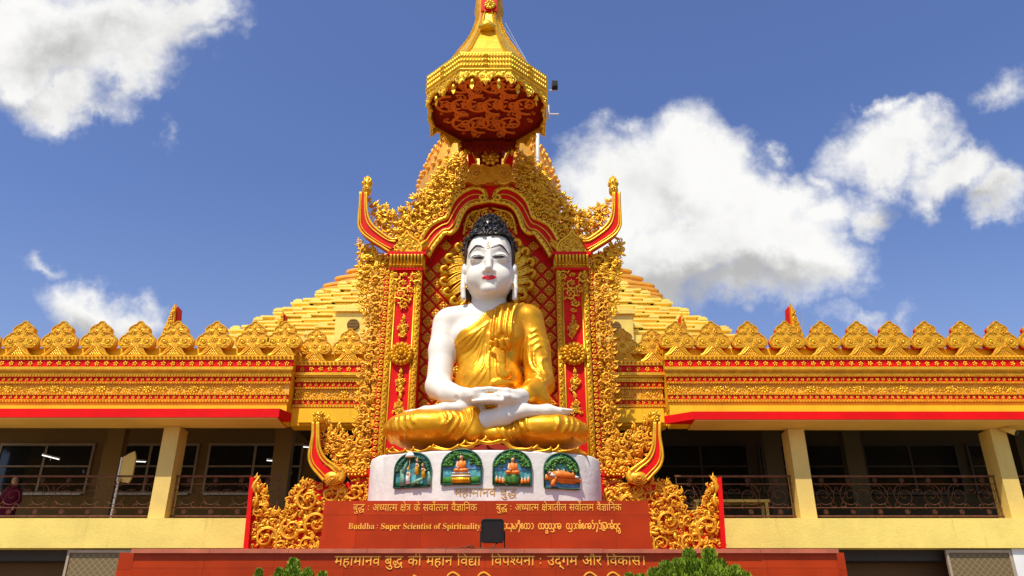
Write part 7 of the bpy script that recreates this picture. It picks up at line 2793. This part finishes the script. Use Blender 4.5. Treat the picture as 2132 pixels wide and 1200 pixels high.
def stand(ms, x, z_, s, robe_, y=-.05, lean=0.0):
    r = ms[robe_]
    r.tube([(x, y, z_), (x + lean * .3, y - .02, z_ + .2 * s), (x + lean * .7, y - .02, z_ + .36 * s)], [.085 * s, .075 * s, .055 * s], 8, .7)
    f = ms['flesh']
    f.ball((x + lean * .85, y - .04, z_ + .31 * s), (.05 * s, .03, .06 * s), 7, 5)
    f.tube([(x + .06 * s, y - .05, z_ + .32 * s), (x + .10 * s, y - .06, z_ + .24 * s), (x + .03 * s, y - .07, z_ + .24 * s)], .018 * s, 5)
    f.ball((x + lean, y - .035, z_ + .445 * s), (.042 * s, .045, .05 * s), 8, 6)
    ms['gold'].ball((x + lean, y - .03, z_ + .485 * s), (.035 * s, .04, .04 * s), 7, 5)
    ms['gold'].tube([(x + lean, y - .03, z_ + .5 * s), (x + lean, y - .03, z_ + .56 * s)], [.02 * s, .004], 5)


def niche(k, u, v0, v1, w_px):
    x = X(u, (v0 + v1) / 2, 16.4)
    y = py(x)
    slope = math.atan2(1.0 * ((x - xm) / hw) / hw, 1.0)
    W, Hh = w_px * PX(980, 16.4), Z(v0, 16.4) - Z(v1, 16.4)
    labs = ['relief of three figures and a white parasol beside a tree', 'relief of a seated figure on a golden throne under a tree', 'relief of a seated figure teaching small kneeling followers', 'relief of a reclining figure on an orange bed']
    ms = {q: MB() for q in ('dkgreen', 'green', 'teal', 'blue', 'sage', 'saffron', 'flesh', 'hair', 'gold', 'white', 'frame')}
    hw_ = W / 2
    arch = [(-hw_, 0), (hw_, 0), (hw_, Hh * .52)] + [(hw_ * math.cos(t), Hh * .52 + Hh * .48 * math.sin(t)) for t in np.linspace(.15, math.pi - .15, 17)] + [(-hw_, Hh * .52)]
    inn = [(q * .95, .02 + r * .955) for q, r in arch]
    ms['teal'].prism(inn, -.004, .03)
    s = np.array(arch + arch[:1])
    ms['frame'].tube(np.c_[s[:, 0], np.full(len(s), -.03), s[:, 1]], .019, 6)
    ms['frame'].tube(np.c_[s[:, 0] * .97, np.full(len(s), -.015), .01 + s[:, 1] * .97], .016, 6)
    rng = random.Random(k)
    def crown(y0, mat_='green', n_=70):
        for i in range(n_):
            t = rng.uniform(.05, math.pi - .05)
            r = rng.uniform(.50, .96)
            q = (hw_ * r * math.cos(t), y0 + (Hh * .95 - y0) * r * math.sin(t))
            if q[1] > y0 and (abs(q[0]) > hw_ * .35 or q[1] > Hh * .72):
                ms[mat_].ball((q[0], -.02 - .03 * rng.random(), q[1]), (rng.uniform(.022, .042), .035, rng.uniform(.018, .03)), 6, 4)
        for t in np.linspace(.12, math.pi - .12, 26):
            ms[mat_].ball((hw_ * .86 * math.cos(t), -.03, y0 + (Hh * .86 - y0) * math.sin(t)), (.05, .04, .04), 6, 4)
    def hills(z_, h_, mat_='blue'):
        pts = [(-hw_ * .93, z_)]
        for i in range(9):
            pts.append((-hw_ * .93 + hw_ * 1.86 * i / 8, z_ + h_ * (.4 + .6 * ((i * 37) % 10) / 10)))
        pts.append((hw_ * .93, z_))
        ms[mat_].prism(pts, -.016, -.005)
    if k == 0:
        ms['sage'].tube([(-.20, -.03, .03), (-.21, -.04, .22), (-.25, -.03, .40), (-.30, -.03, .50)], [.07, .045, .04, .02], 8, .7)
        ms['sage'].tube([(-.21, -.04, .3), (-.14, -.03, .48), (-.08, -.03, .58)], [.04, .03, .02], 7)
        ms['sage'].tube([(.36, -.03, .03), (.37, -.03, .2), (.33, -.03, .34)], [.05, .03, .02], 7)
        crown(Hh * .42, 'dkgreen', 90)
        ms['dkgreen'].prism([(-hw_ * .93, .025), (hw_ * .93, .025), (hw_ * .93, .07), (0, .05), (-hw_ * .93, .12)], -.03, -.006)
        stand(ms, -.075, .06, .64, 'white')
        stand(ms, .10, .24, .62, 'gold', lean=.01)
        stand(ms, .25, .16, .56, 'gold', lean=-.02)
        ms['white'].lathe([(.11, .60), (.085, .655), (.045, .70), (.008, .725)], (-.055, -.08), 12, 1, .5)
        ms['gold'].lathe([(.085, .59), (.11, .60)], (-.055, -.08), 12, 1, .5)
        ms['gold'].tube([(-.055, -.08, .6), (-.055, -.08, .35)], .008, 5)
        ms['sage'].tube([(.03, -.07, .06), (.14, -.08, .11), (.24, -.08, .15)], [.045, .042, .03], 8)
        for q in (.02, .08, .15):
            ms['green'].ball((q, -.08, .06), (.035, .04, .03), 7, 5)
    elif k in (1, 2):
        hills(.30, .15)
        ms['green'].prism([(-hw_ * .93, .025), (hw_ * .93, .025), (hw_ * .93, .16), (hw_ * .5, .14), (.1, .22), (-hw_ * .5, .16), (-hw_ * .93, .13)], -.022, -.006)
        crown(Hh * .50, 'green', 120)
        ms['dkgreen'].tube([(0, -.01, .36), (0, -.02, .58)], .05, 8)
        if k == 1:
            ms['gold'].box(-.18, .18, -.10, -.006, .02, .14)
            ms['white'].box(-.19, .19, -.11, -.006, .142, .165)
            ms['gold'].box(-.16, .16, -.10, -.006, .167, .20)
            ms['white'].box(-.175, .175, -.11, -.006, .202, .222)
            for i in range(9):
                ms['gold'].ball((-.16 + .04 * i, -.105, .08), (.017, .02, .03), 6, 4)
            sit(ms, 0, .222, .80, -.06)
        else:
            ms['green'].lathe([(.10, .025), (.13, .06), (.15, .14), (.16, .20), (.10, .205)], (0, -.05), 14, 1, .4)
            sit(ms, 0, .205, .78, -.06)
            for i in range(3):
                for sgn in (-1, 1):
                    xx, z_ = sgn * (.19 + .065 * i), .03 + .012 * i
                    ms['saffron'].tube([(xx, -.05, z_), (xx, -.06, z_ + .08)], [.034, .024], 7)
                    ms['white'].ball((xx, -.06, z_ + .085), (.022, .03, .025), 6, 4)
                    ms['flesh'].ball((xx, -.06, z_ + .115), (.016, .02, .019), 6, 4)
    else:
        crown(Hh * .46, 'green', 120)
        ms['blue'].prism([(-hw_ * .93, .025), (hw_ * .93, .025), (hw_ * .93, .11), (0, .07), (-hw_ * .93, .12)], -.02, -.006)
        for i in range(4):
            sx_ = -.20 + .125 * i + (.06 if i == 3 else 0)
            ms['saffron'].tube([(sx_, -.03, .24), (sx_, -.035, .33)], [.035, .025], 7)
            ms['flesh'].ball((sx_, -.04, .36), (.020, .025, .026), 7, 5)
            ms['green'].tube([(sx_ + .05, -.02, .3), (sx_ + .04, -.02, .44), (sx_ - .02, -.02, .50)], [.02, .015, .02], 5)
        ms['saffron'].prism([(-.37, .15), (-.30, .16), (.40, .13), (.40, .20), (-.35, .26)], -.07, -.006)
        ms['saffron'].prism([(-.30, .16), (-.2, .10), (-.08, .12), (.0, .09), (.10, .11), (.2, .09), (.34, .135)], -.05, -.02)
        ms['saffron'].tube([(-.20, -.09, .265), (-.05, -.10, .275), (.10, -.10, .265), (.26, -.09, .235)], [.06, .075, .06, .04], 9, .7)
        ms['white'].tube([(-.22, -.09, .27), (-.26, -.10, .25), (-.17, -.12, .235)], [.035, .03, .02], 6)
        ms['flesh'].ball((-.285, -.09, .285), (.05, .05, .036), 9, 6)
        ms['hair'].ball((-.305, -.085, .295), (.045, .05, .036), 8, 5)
        ms['white'].tube([(.26, -.09, .235), (.34, -.09, .225)], [.03, .018], 6)
        ms['saffron'].tube([(-.22, -.08, .03), (-.20, -.09, .12), (-.17, -.09, .16)], [.055, .04, .03], 8)
        ms['flesh'].ball((-.155, -.10, .19), (.026, .03, .03), 7, 5)
    base = np.array((x, y - .012, Z(v1, 16.4)))
    first = None
    nm = dict(frame=('relief_panel', 'dkgreen'), dkgreen=('dark_foliage', 'dkgreen'), green=('foliage', 'green'), teal=('backdrop', 'teal'), blue=('hills', 'blue'), sage=('tree_trunk', 'sage'), saffron=('orange_drapery', 'saffron'), flesh=('figure_skin', 'flesh'), hair=('figure_hair', 'hair'), gold=('gilded_detail', 'gold'), white=('white_detail', 'white'))
    for q in ('frame', 'teal', 'dkgreen', 'green', 'blue', 'sage', 'saffron', 'flesh', 'hair', 'gold', 'white'):
        mb = ms[q]
        if not mb.v:
            continue
        vs = np.concatenate(mb.v)
        ca, sa = math.cos(slope), math.sin(slope)
        mb.v = [np.c_[vs[:, 0] * ca - vs[:, 1] * sa, vs[:, 0] * sa + vs[:, 1] * ca, vs[:, 2]] + base]
        o = mb.build(nm[q][0], M[nm[q][1]], ped if first is None else first, smooth=q not in ('teal', 'blue'))
        if first is None:
            first = o
            o['label'] = labs[k]


niche(0, 859.5, 942, 1014, 79)
niche(1, 962, 939, 1011, 83)
niche(2, 1066.5, 940, 1013, 79)
niche(3, 1169, 943, 1016, 76)

# red granite plinth
DP = 16.0
pla, plb = X(676, 1043, DP), X(1349, 1041, DP)
pl_ = thing('granite_plinth', 'red granite plinth with gilded lines in three scripts, under the white pedestal', 'plinth', ((pla + plb) / 2, DP, TZ))
m = MB()
m.box(pla, plb, DP, 18.4, TZ, PB)
m.build('block', M['granite'], pl_)
m = MB()
m.box(pla - .02, plb + .02, DP - .03, DP - .002, TZ, Z(1117, DP))
m.build('base_course', M['granite'], pl_)
write('L', 735, 993, 1050.3, 1064.5, DP, M['letter'], pl_)
write('R', 1033, 1294, 1050.0, 1063.8, DP, M['letter'], pl_)
write('E', 725, 1001, 1090, 1102, DP, M['letter'], pl_, hunits=676)

# the line in round script: strokes of arcs, unit = height of a round letter
def arc(cx, cy, r, a0, a1, n=12):
    t = np.radians(np.linspace(a0, a1, n))
    return np.c_[cx + r * np.cos(t), cy + r * np.sin(t)]


ROUND = {
    'wa': ([arc(.5, .5, .5, 0, 360, 16)], 1.1),
    'pa': ([arc(.5, .5, .5, 130, 410)], 1.1),
    'ba': ([arc(.5, .5, .5, 100, 440), np.array([(.42, 1.0), (.42, .75)]), ], 1.1),
    'bha': ([arc(.45, .5, .45, 80, 330), arc(1.1, .5, .5, 200, 450), arc(.8, .25, .2, 180, 360)], 1.7),
    'ma': ([arc(.3, .3, .28, 0, 360), np.array([(.05, .45), (.05, 1.0)]), arc(.75, .5, .48, 190, 440)], 1.4),
    'ra': ([arc(.5, .5, .5, -60, 200), np.array([(.75, .05), (.65, -.35), (.45, -.6)])], 1.1),
    'tha': ([arc(.5, .5, .5, 20, 300), arc(1.3, .5, .5, 140, 480)], 1.95),
    'ta': ([arc(.45, .5, .45, -60, 240), arc(1.3, .5, .5, -90, 200), arc(1.3, .25, .25, 0, 300)], 1.95),
    'nya': ([arc(.5, .5, .5, 20, 300), arc(1.3, .5, .5, 140, 450), np.array([(1.4, 0), (1.75, -.3), (1.2, -.55), (.6, -.4)])], 1.95),
    'nga': ([arc(.5, .5, .5, -130, 130)], 1.05),
    'nna': ([arc(.45, .5, .45, 0, 270), arc(1.2, .5, .45, 180, 450), np.array([(1.2, .95), (1.2, .05)])], 1.8),
    'da': ([arc(.5, .5, .45, 40, 300), np.array([(.7, .1), (.5, -.25)])], 1.0),
    'aa': ([arc(.35, .5, .5, -110, 110)], .9),
    'e': ([arc(.45, .5, .48, 60, 360), arc(.45, .5, .22, 0, 300)], 1.05),
    'asat': ([arc(-.5, 1.35, .22, 40, 320)], 0),
    'i': ([arc(-.55, 1.3, .24, 0, 360)], 0),
    'u': ([np.array([(-.35, -.05), (-.35, -.55)])], 0),
    'med': ([arc(.6, .45, .75, 60, 300, 14), np.array([(.95, 1.1), (1.5, 1.15), (1.5, .9)])], .35),
    'sub': ([arc(-.55, -.5, .30, 100, 440)], 0),
    'ha': ([np.array([(-.45, 0), (-.45, -.35), (-.2, -.4)])], 0),
    'mid': ([np.array([(0, 1.15), (0, -.05)])], .2),
    ' ': ([], 1.5),
}
run = 'aa bha u ma ra ha i e tha aa'.split() + [' '] + 'tha ba sub nya u ta'.split() + [' '] + 'nya aa nna asat e ta aa asat ra ha nga asat med ma ta asat ba u da sub'.split()
tot = sum(ROUND[r][1] for r in run)
x0, x1 = X(1049, 1102, DP), X(1293, 1102, DP)
zb, hh = Z(1102, DP), (Z(1090.5, DP) - Z(1102, DP))
sx = (x1 - x0) / tot
m = MB()
cx = 0
for r in run:
    for s in ROUND[r][0]:
        m.tube(np.c_[x0 + (cx + s[:, 0]) * sx, np.full(len(s), DP - .006), zb + s[:, 1] * hh], .0115, 5, .6)
    cx += ROUND[r][1]
m.build('round_script_line', M['letter'], pl_)

# inscribed front wall with its coping
DWL = 15.0
wa, wb = X(279, 1155, DWL), X(1740, 1145, DWL)
ZW = Z(1143, DWL - .07)
wl = thing('inscribed_wall', 'long red granite wall with large gilded inscription, in front of the shrine', 'wall', ((wa + wb) / 2, DWL, 0))
m = MB()
m.box(wa, wb, DWL, DWL + .3, 0, ZW - .075)
m.build('granite_face', M['granite'], wl)
m = MB()
k = 9
rng = random.Random(5)
for i in range(k):
    a, b = wa - .03 + (wb - wa + .06) * i / k, wa - .03 + (wb - wa + .06) * (i + 1) / k - .006
    o = rng.uniform(-.008, .008)
    m.box(a, b, DWL - .07 + o, DWL + .36, ZW - .072, ZW + o * .5)
cop = mat('worn_granite_coping', (.42, .10, .045), .55, 0, .2, 2.0, .3, 30, stain=.2)
m.build('coping', cop, wl)
write('W1', 696, 1001, 1158, 1178, DWL, M['letter'], wl, thick=.014)
write('W2', 1022, 1345, 1157.5, 1177.5, DWL, M['letter'], wl, thick=.014)
# tops of the second line
m = MB()
for u in (944, 1008, 1229, 1277):
    x = X(u, 1197, DWL)
    z_ = Z(1203, DWL)
    m.tube(spline([(x - .11, DWL - .004, z_ - .10), (x - .10, DWL - .004, z_ + .03), (x + .0, DWL - .004, z_ + .085), (x + .11, DWL - .004, z_ + .02)], 12), .016, 5)
x = X(866, 1199, DWL)
m.tube([(x - .05, DWL - .004, Z(1198, DWL)), (x, DWL - .004, Z(1201, DWL)), (x + .04, DWL - .004, Z(1206, DWL))], .016, 5)
m.build('lower_inscription', M['letter'], wl)

# floodlight on the wall
c = P(1025.5, 1106, 15.12)
fl = thing('floodlight', 'square black floodlight standing on the wall before the plinth', 'floodlight', tuple(c))
w = 23.2 * PX(1106, 15.12)
m = MB()


def rrect(w_, h_, r, n_=5):
    out = []
    for cx_, cz_, a0 in ((w_ - r, h_ - r, 0), (-w_ + r, h_ - r, 90), (-w_ + r, -h_ + r, 180), (w_ - r, -h_ + r, 270)):
        for i in range(n_):
            a = math.radians(a0 + 90 * i / (n_ - 1))
            out.append((cx_ + r * math.cos(a), cz_ + r * math.sin(a)))
    return out


rr = rrect(w, w * 1.02, .045)
m.prism([(c[0] + x, c[2] + z_) for x, z_ in rr], c[1] - .035, c[1] + .05)
s = np.array(rr + rr[:1]) * .95
m.tube(np.c_[c[0] + s[:, 0], np.full(len(s), c[1] - .035), c[2] + s[:, 1]], .016, 6)
for i in range(15):
    x = c[0] - w * .8 + w * 1.6 * i / 14
    m.box(x - .004, x + .004, c[1] - .045, c[1] - .0355, c[2] + w * .78, c[2] + w * .93)
for i in range(6):
    m.box(c[0] - w * .8, c[0] + w * .8, c[1] + .051, c[1] + .10, c[2] - w * .7 + i * w * .28, c[2] - w * .7 + i * w * .28 + .012)
m.build('housing', M['black'], fl, smooth='auto')
m = MB()
m.prism([(c[0] + x * .84, c[2] - .015 + z_ * .80) for x, z_ in rr], c[1] - .042, c[1] - .0352)
m.build('glass', M['glass_dark'], fl)
m = MB()
for sg in (-1, 1):
    m.tube([(c[0] + sg * (w + .015), c[1] + .03, c[2]), (c[0] + sg * (w + .015), c[1] + .06, ZW + .012)], .012, 5)
m.tube([(c[0] - w - .015, c[1] + .06, ZW + .014), (c[0], c[1] + .06, ZW + .014), (c[0] + w + .015, c[1] + .06, ZW + .014)], .012, 5)
m.tube(spline([(c[0] + .10, c[1] + .02, c[2] - w), (c[0] + .06, c[1] - .02, ZW + .10), (c[0] - .02, c[1] - .05, ZW + .03), (c[0] - .12, c[1] - .1, ZW + .012), (c[0] - .3, c[1] - .12, ZW + .014)], 16), .010, 5)
m.build('bracket', M['black'], fl)
a, b = P(884, 1141, 14.98), P(1060, 1141, 14.98)
m = MB()
rng = random.Random(2)
pts = [(a[0] + (b[0] - a[0]) * i / 14, 14.99 + rng.uniform(-.02, .02), ZW + .014 + (.03 if i in (6, 7) else 0) * rng.random()) for i in range(15)]
m.tube(spline(pts, 60), .010, 5)
q = P(975, 1136, 14.98)
m.tube(spline([(q[0] - .06, 14.98, ZW + .01), (q[0] - .01, 14.98, ZW + .05), (q[0] + .06, 14.98, ZW + .06), (q[0] + .11, 14.99, ZW + .02)], 10), .012, 5)
q = P(920, 1134, 15.0)
m.tube([(q[0], 15.0, ZW + .005), (q[0] + .004, 15.0, ZW + .05), (q[0], 15.0, ZW + .09)], .006, 4)
tag(m.build('cable', M['rust'], None, origin=tuple(a)), 'loose brown cable lying along the wall coping beside the floodlight', 'cable')

# ------------------------------------------------------------------ clipped conifers in front of the wall
def leaf_mat():
    m = bpy.data.materials.new('conifer_foliage')
    m.use_nodes = True
    t = m.node_tree
    bs = t.nodes['Principled BSDF']
    N = NT(t)
    tc = N.new('ShaderNodeTexCoord')
    g_ = N.new('ShaderNodeNewGeometry')
    f = N.noise(tc.outputs['Object'], 6.0, 4, 0.6)
    c = N.mix(N.smooth(f, .3, .7), (.06, .14, .006, 1), (.22, .33, .015, 1))
    c = N.mix(N.math('MULTIPLY', g_.outputs['Random Per Island'], .5), c, (.27, .34, .03, 1))
    N.link(c, bs.inputs['Base Color'])
    bs.inputs['Roughness'].default_value = .6
    bs.inputs['Specular IOR Level'].default_value = .2
    return m


M['leaf'] = leaf_mat()
M['bark'] = mat('bark', (.12, .07, .04), .9)


def conifer(d, plumes, label, seed):
    rng = np.random.RandomState(seed)
    us = [p[0] for p in plumes]
    base = P(sum(us) / len(us), 1250, d)
    t = thing('conifer_shrub', label, 'shrub', (base[0], d, 0))
    m = MB()
    tr = MB()
    top = max(P(u, v_, d)[2] for u, v_, w in plumes)
    tr.tube([(base[0], d, 0), (base[0], d, top * .4), (base[0], d, top * .75)], [.07, .05, .02], 7)
    for (u, v_, wpx) in plumes:
        dy = rng.uniform(-.25, .25)
        tip = P(u, v_, d)
        tip[1] += dy
        w = wpx * PX(v_, d)
        hgt = w * 3.2
        tr.tube([(base[0], d, top * .35), (tip[0], tip[1], tip[2] - hgt * .6), (tip[0], tip[1], tip[2] - .05)], [.03, .02, .006], 5)
        n = int(4200 * (w / .3))
        h = rng.rand(n) ** .8 * hgt
        prof = w * np.clip(np.sqrt(np.clip(h / hgt * 2.2, 0, 1)), 0, 1) * (.9 + .25 * np.sin(h * 19 + seed))
        a = rng.rand(n) * 2 * np.pi
        lob = 1 + .22 * np.sin(a * 5 + h * 9) + .10 * np.sin(a * 11 - h * 23)
        r = prof * lob * (.55 + .5 * rng.rand(n))
        c = np.c_[tip[0] + r * np.cos(a), tip[1] + r * np.sin(a), tip[2] - h]
        # small fans of scale leaves, pointing up and out
        up = np.c_[.45 * np.cos(a), .45 * np.sin(a), np.ones(n)] + rng.normal(0, .28, (n, 3))
        up /= np.linalg.norm(up, axis=1, keepdims=True)
        sd = np.cross(up, rng.normal(0, 1, (n, 3)))
        sd /= np.linalg.norm(sd, axis=1, keepdims=True)
        L = (.030 + .032 * rng.rand(n))[:, None]
        W = L * .26
        v = np.stack([c - sd * W * .4, c + up * L * .5 - sd * W, c + up * L, c + up * L * .5 + sd * W, c + sd * W * .4], 1)
        f = (np.arange(n)[:, None] * 5 + np.array([0, 1, 2, 3])[None, :])
        f2 = (np.arange(n)[:, None] * 5 + np.array([0, 3, 4, 4])[None, :])
        m.add(v.reshape(-1, 3), f)
        m.loops.append((f2[:, :3] + m.n - n * 5).ravel()); m.cnt.append(np.full(n, 3)); m.mi.append(np.zeros(n, int))
    tr.build('trunk', M['bark'], t)
    m.build('foliage', M['leaf'], t)


conifer(11.0, [(611, 1166, 20), (582, 1188, 16), (640, 1188, 22), (562, 1202, 14), (533, 1186, 8), (668, 1192, 14), (618, 1186, 26)], 'small green conifer shrub before the wall, left one', 3)
conifer(10.5, [(1440, 1142, 19), (1472, 1149, 21), (1503, 1166, 28), (1413, 1166, 24), (1385, 1173, 26), (1360, 1188, 26), (1528, 1181, 28), (1455, 1166, 36), (1335, 1199, 20), (1546, 1195, 20), (1480, 1182, 36), (1310, 1198, 12)], 'larger bushy green conifer shrub before the wall, right one', 8)

for o in list(COL.objects):
    if '_org' in o:
        del o['_org']
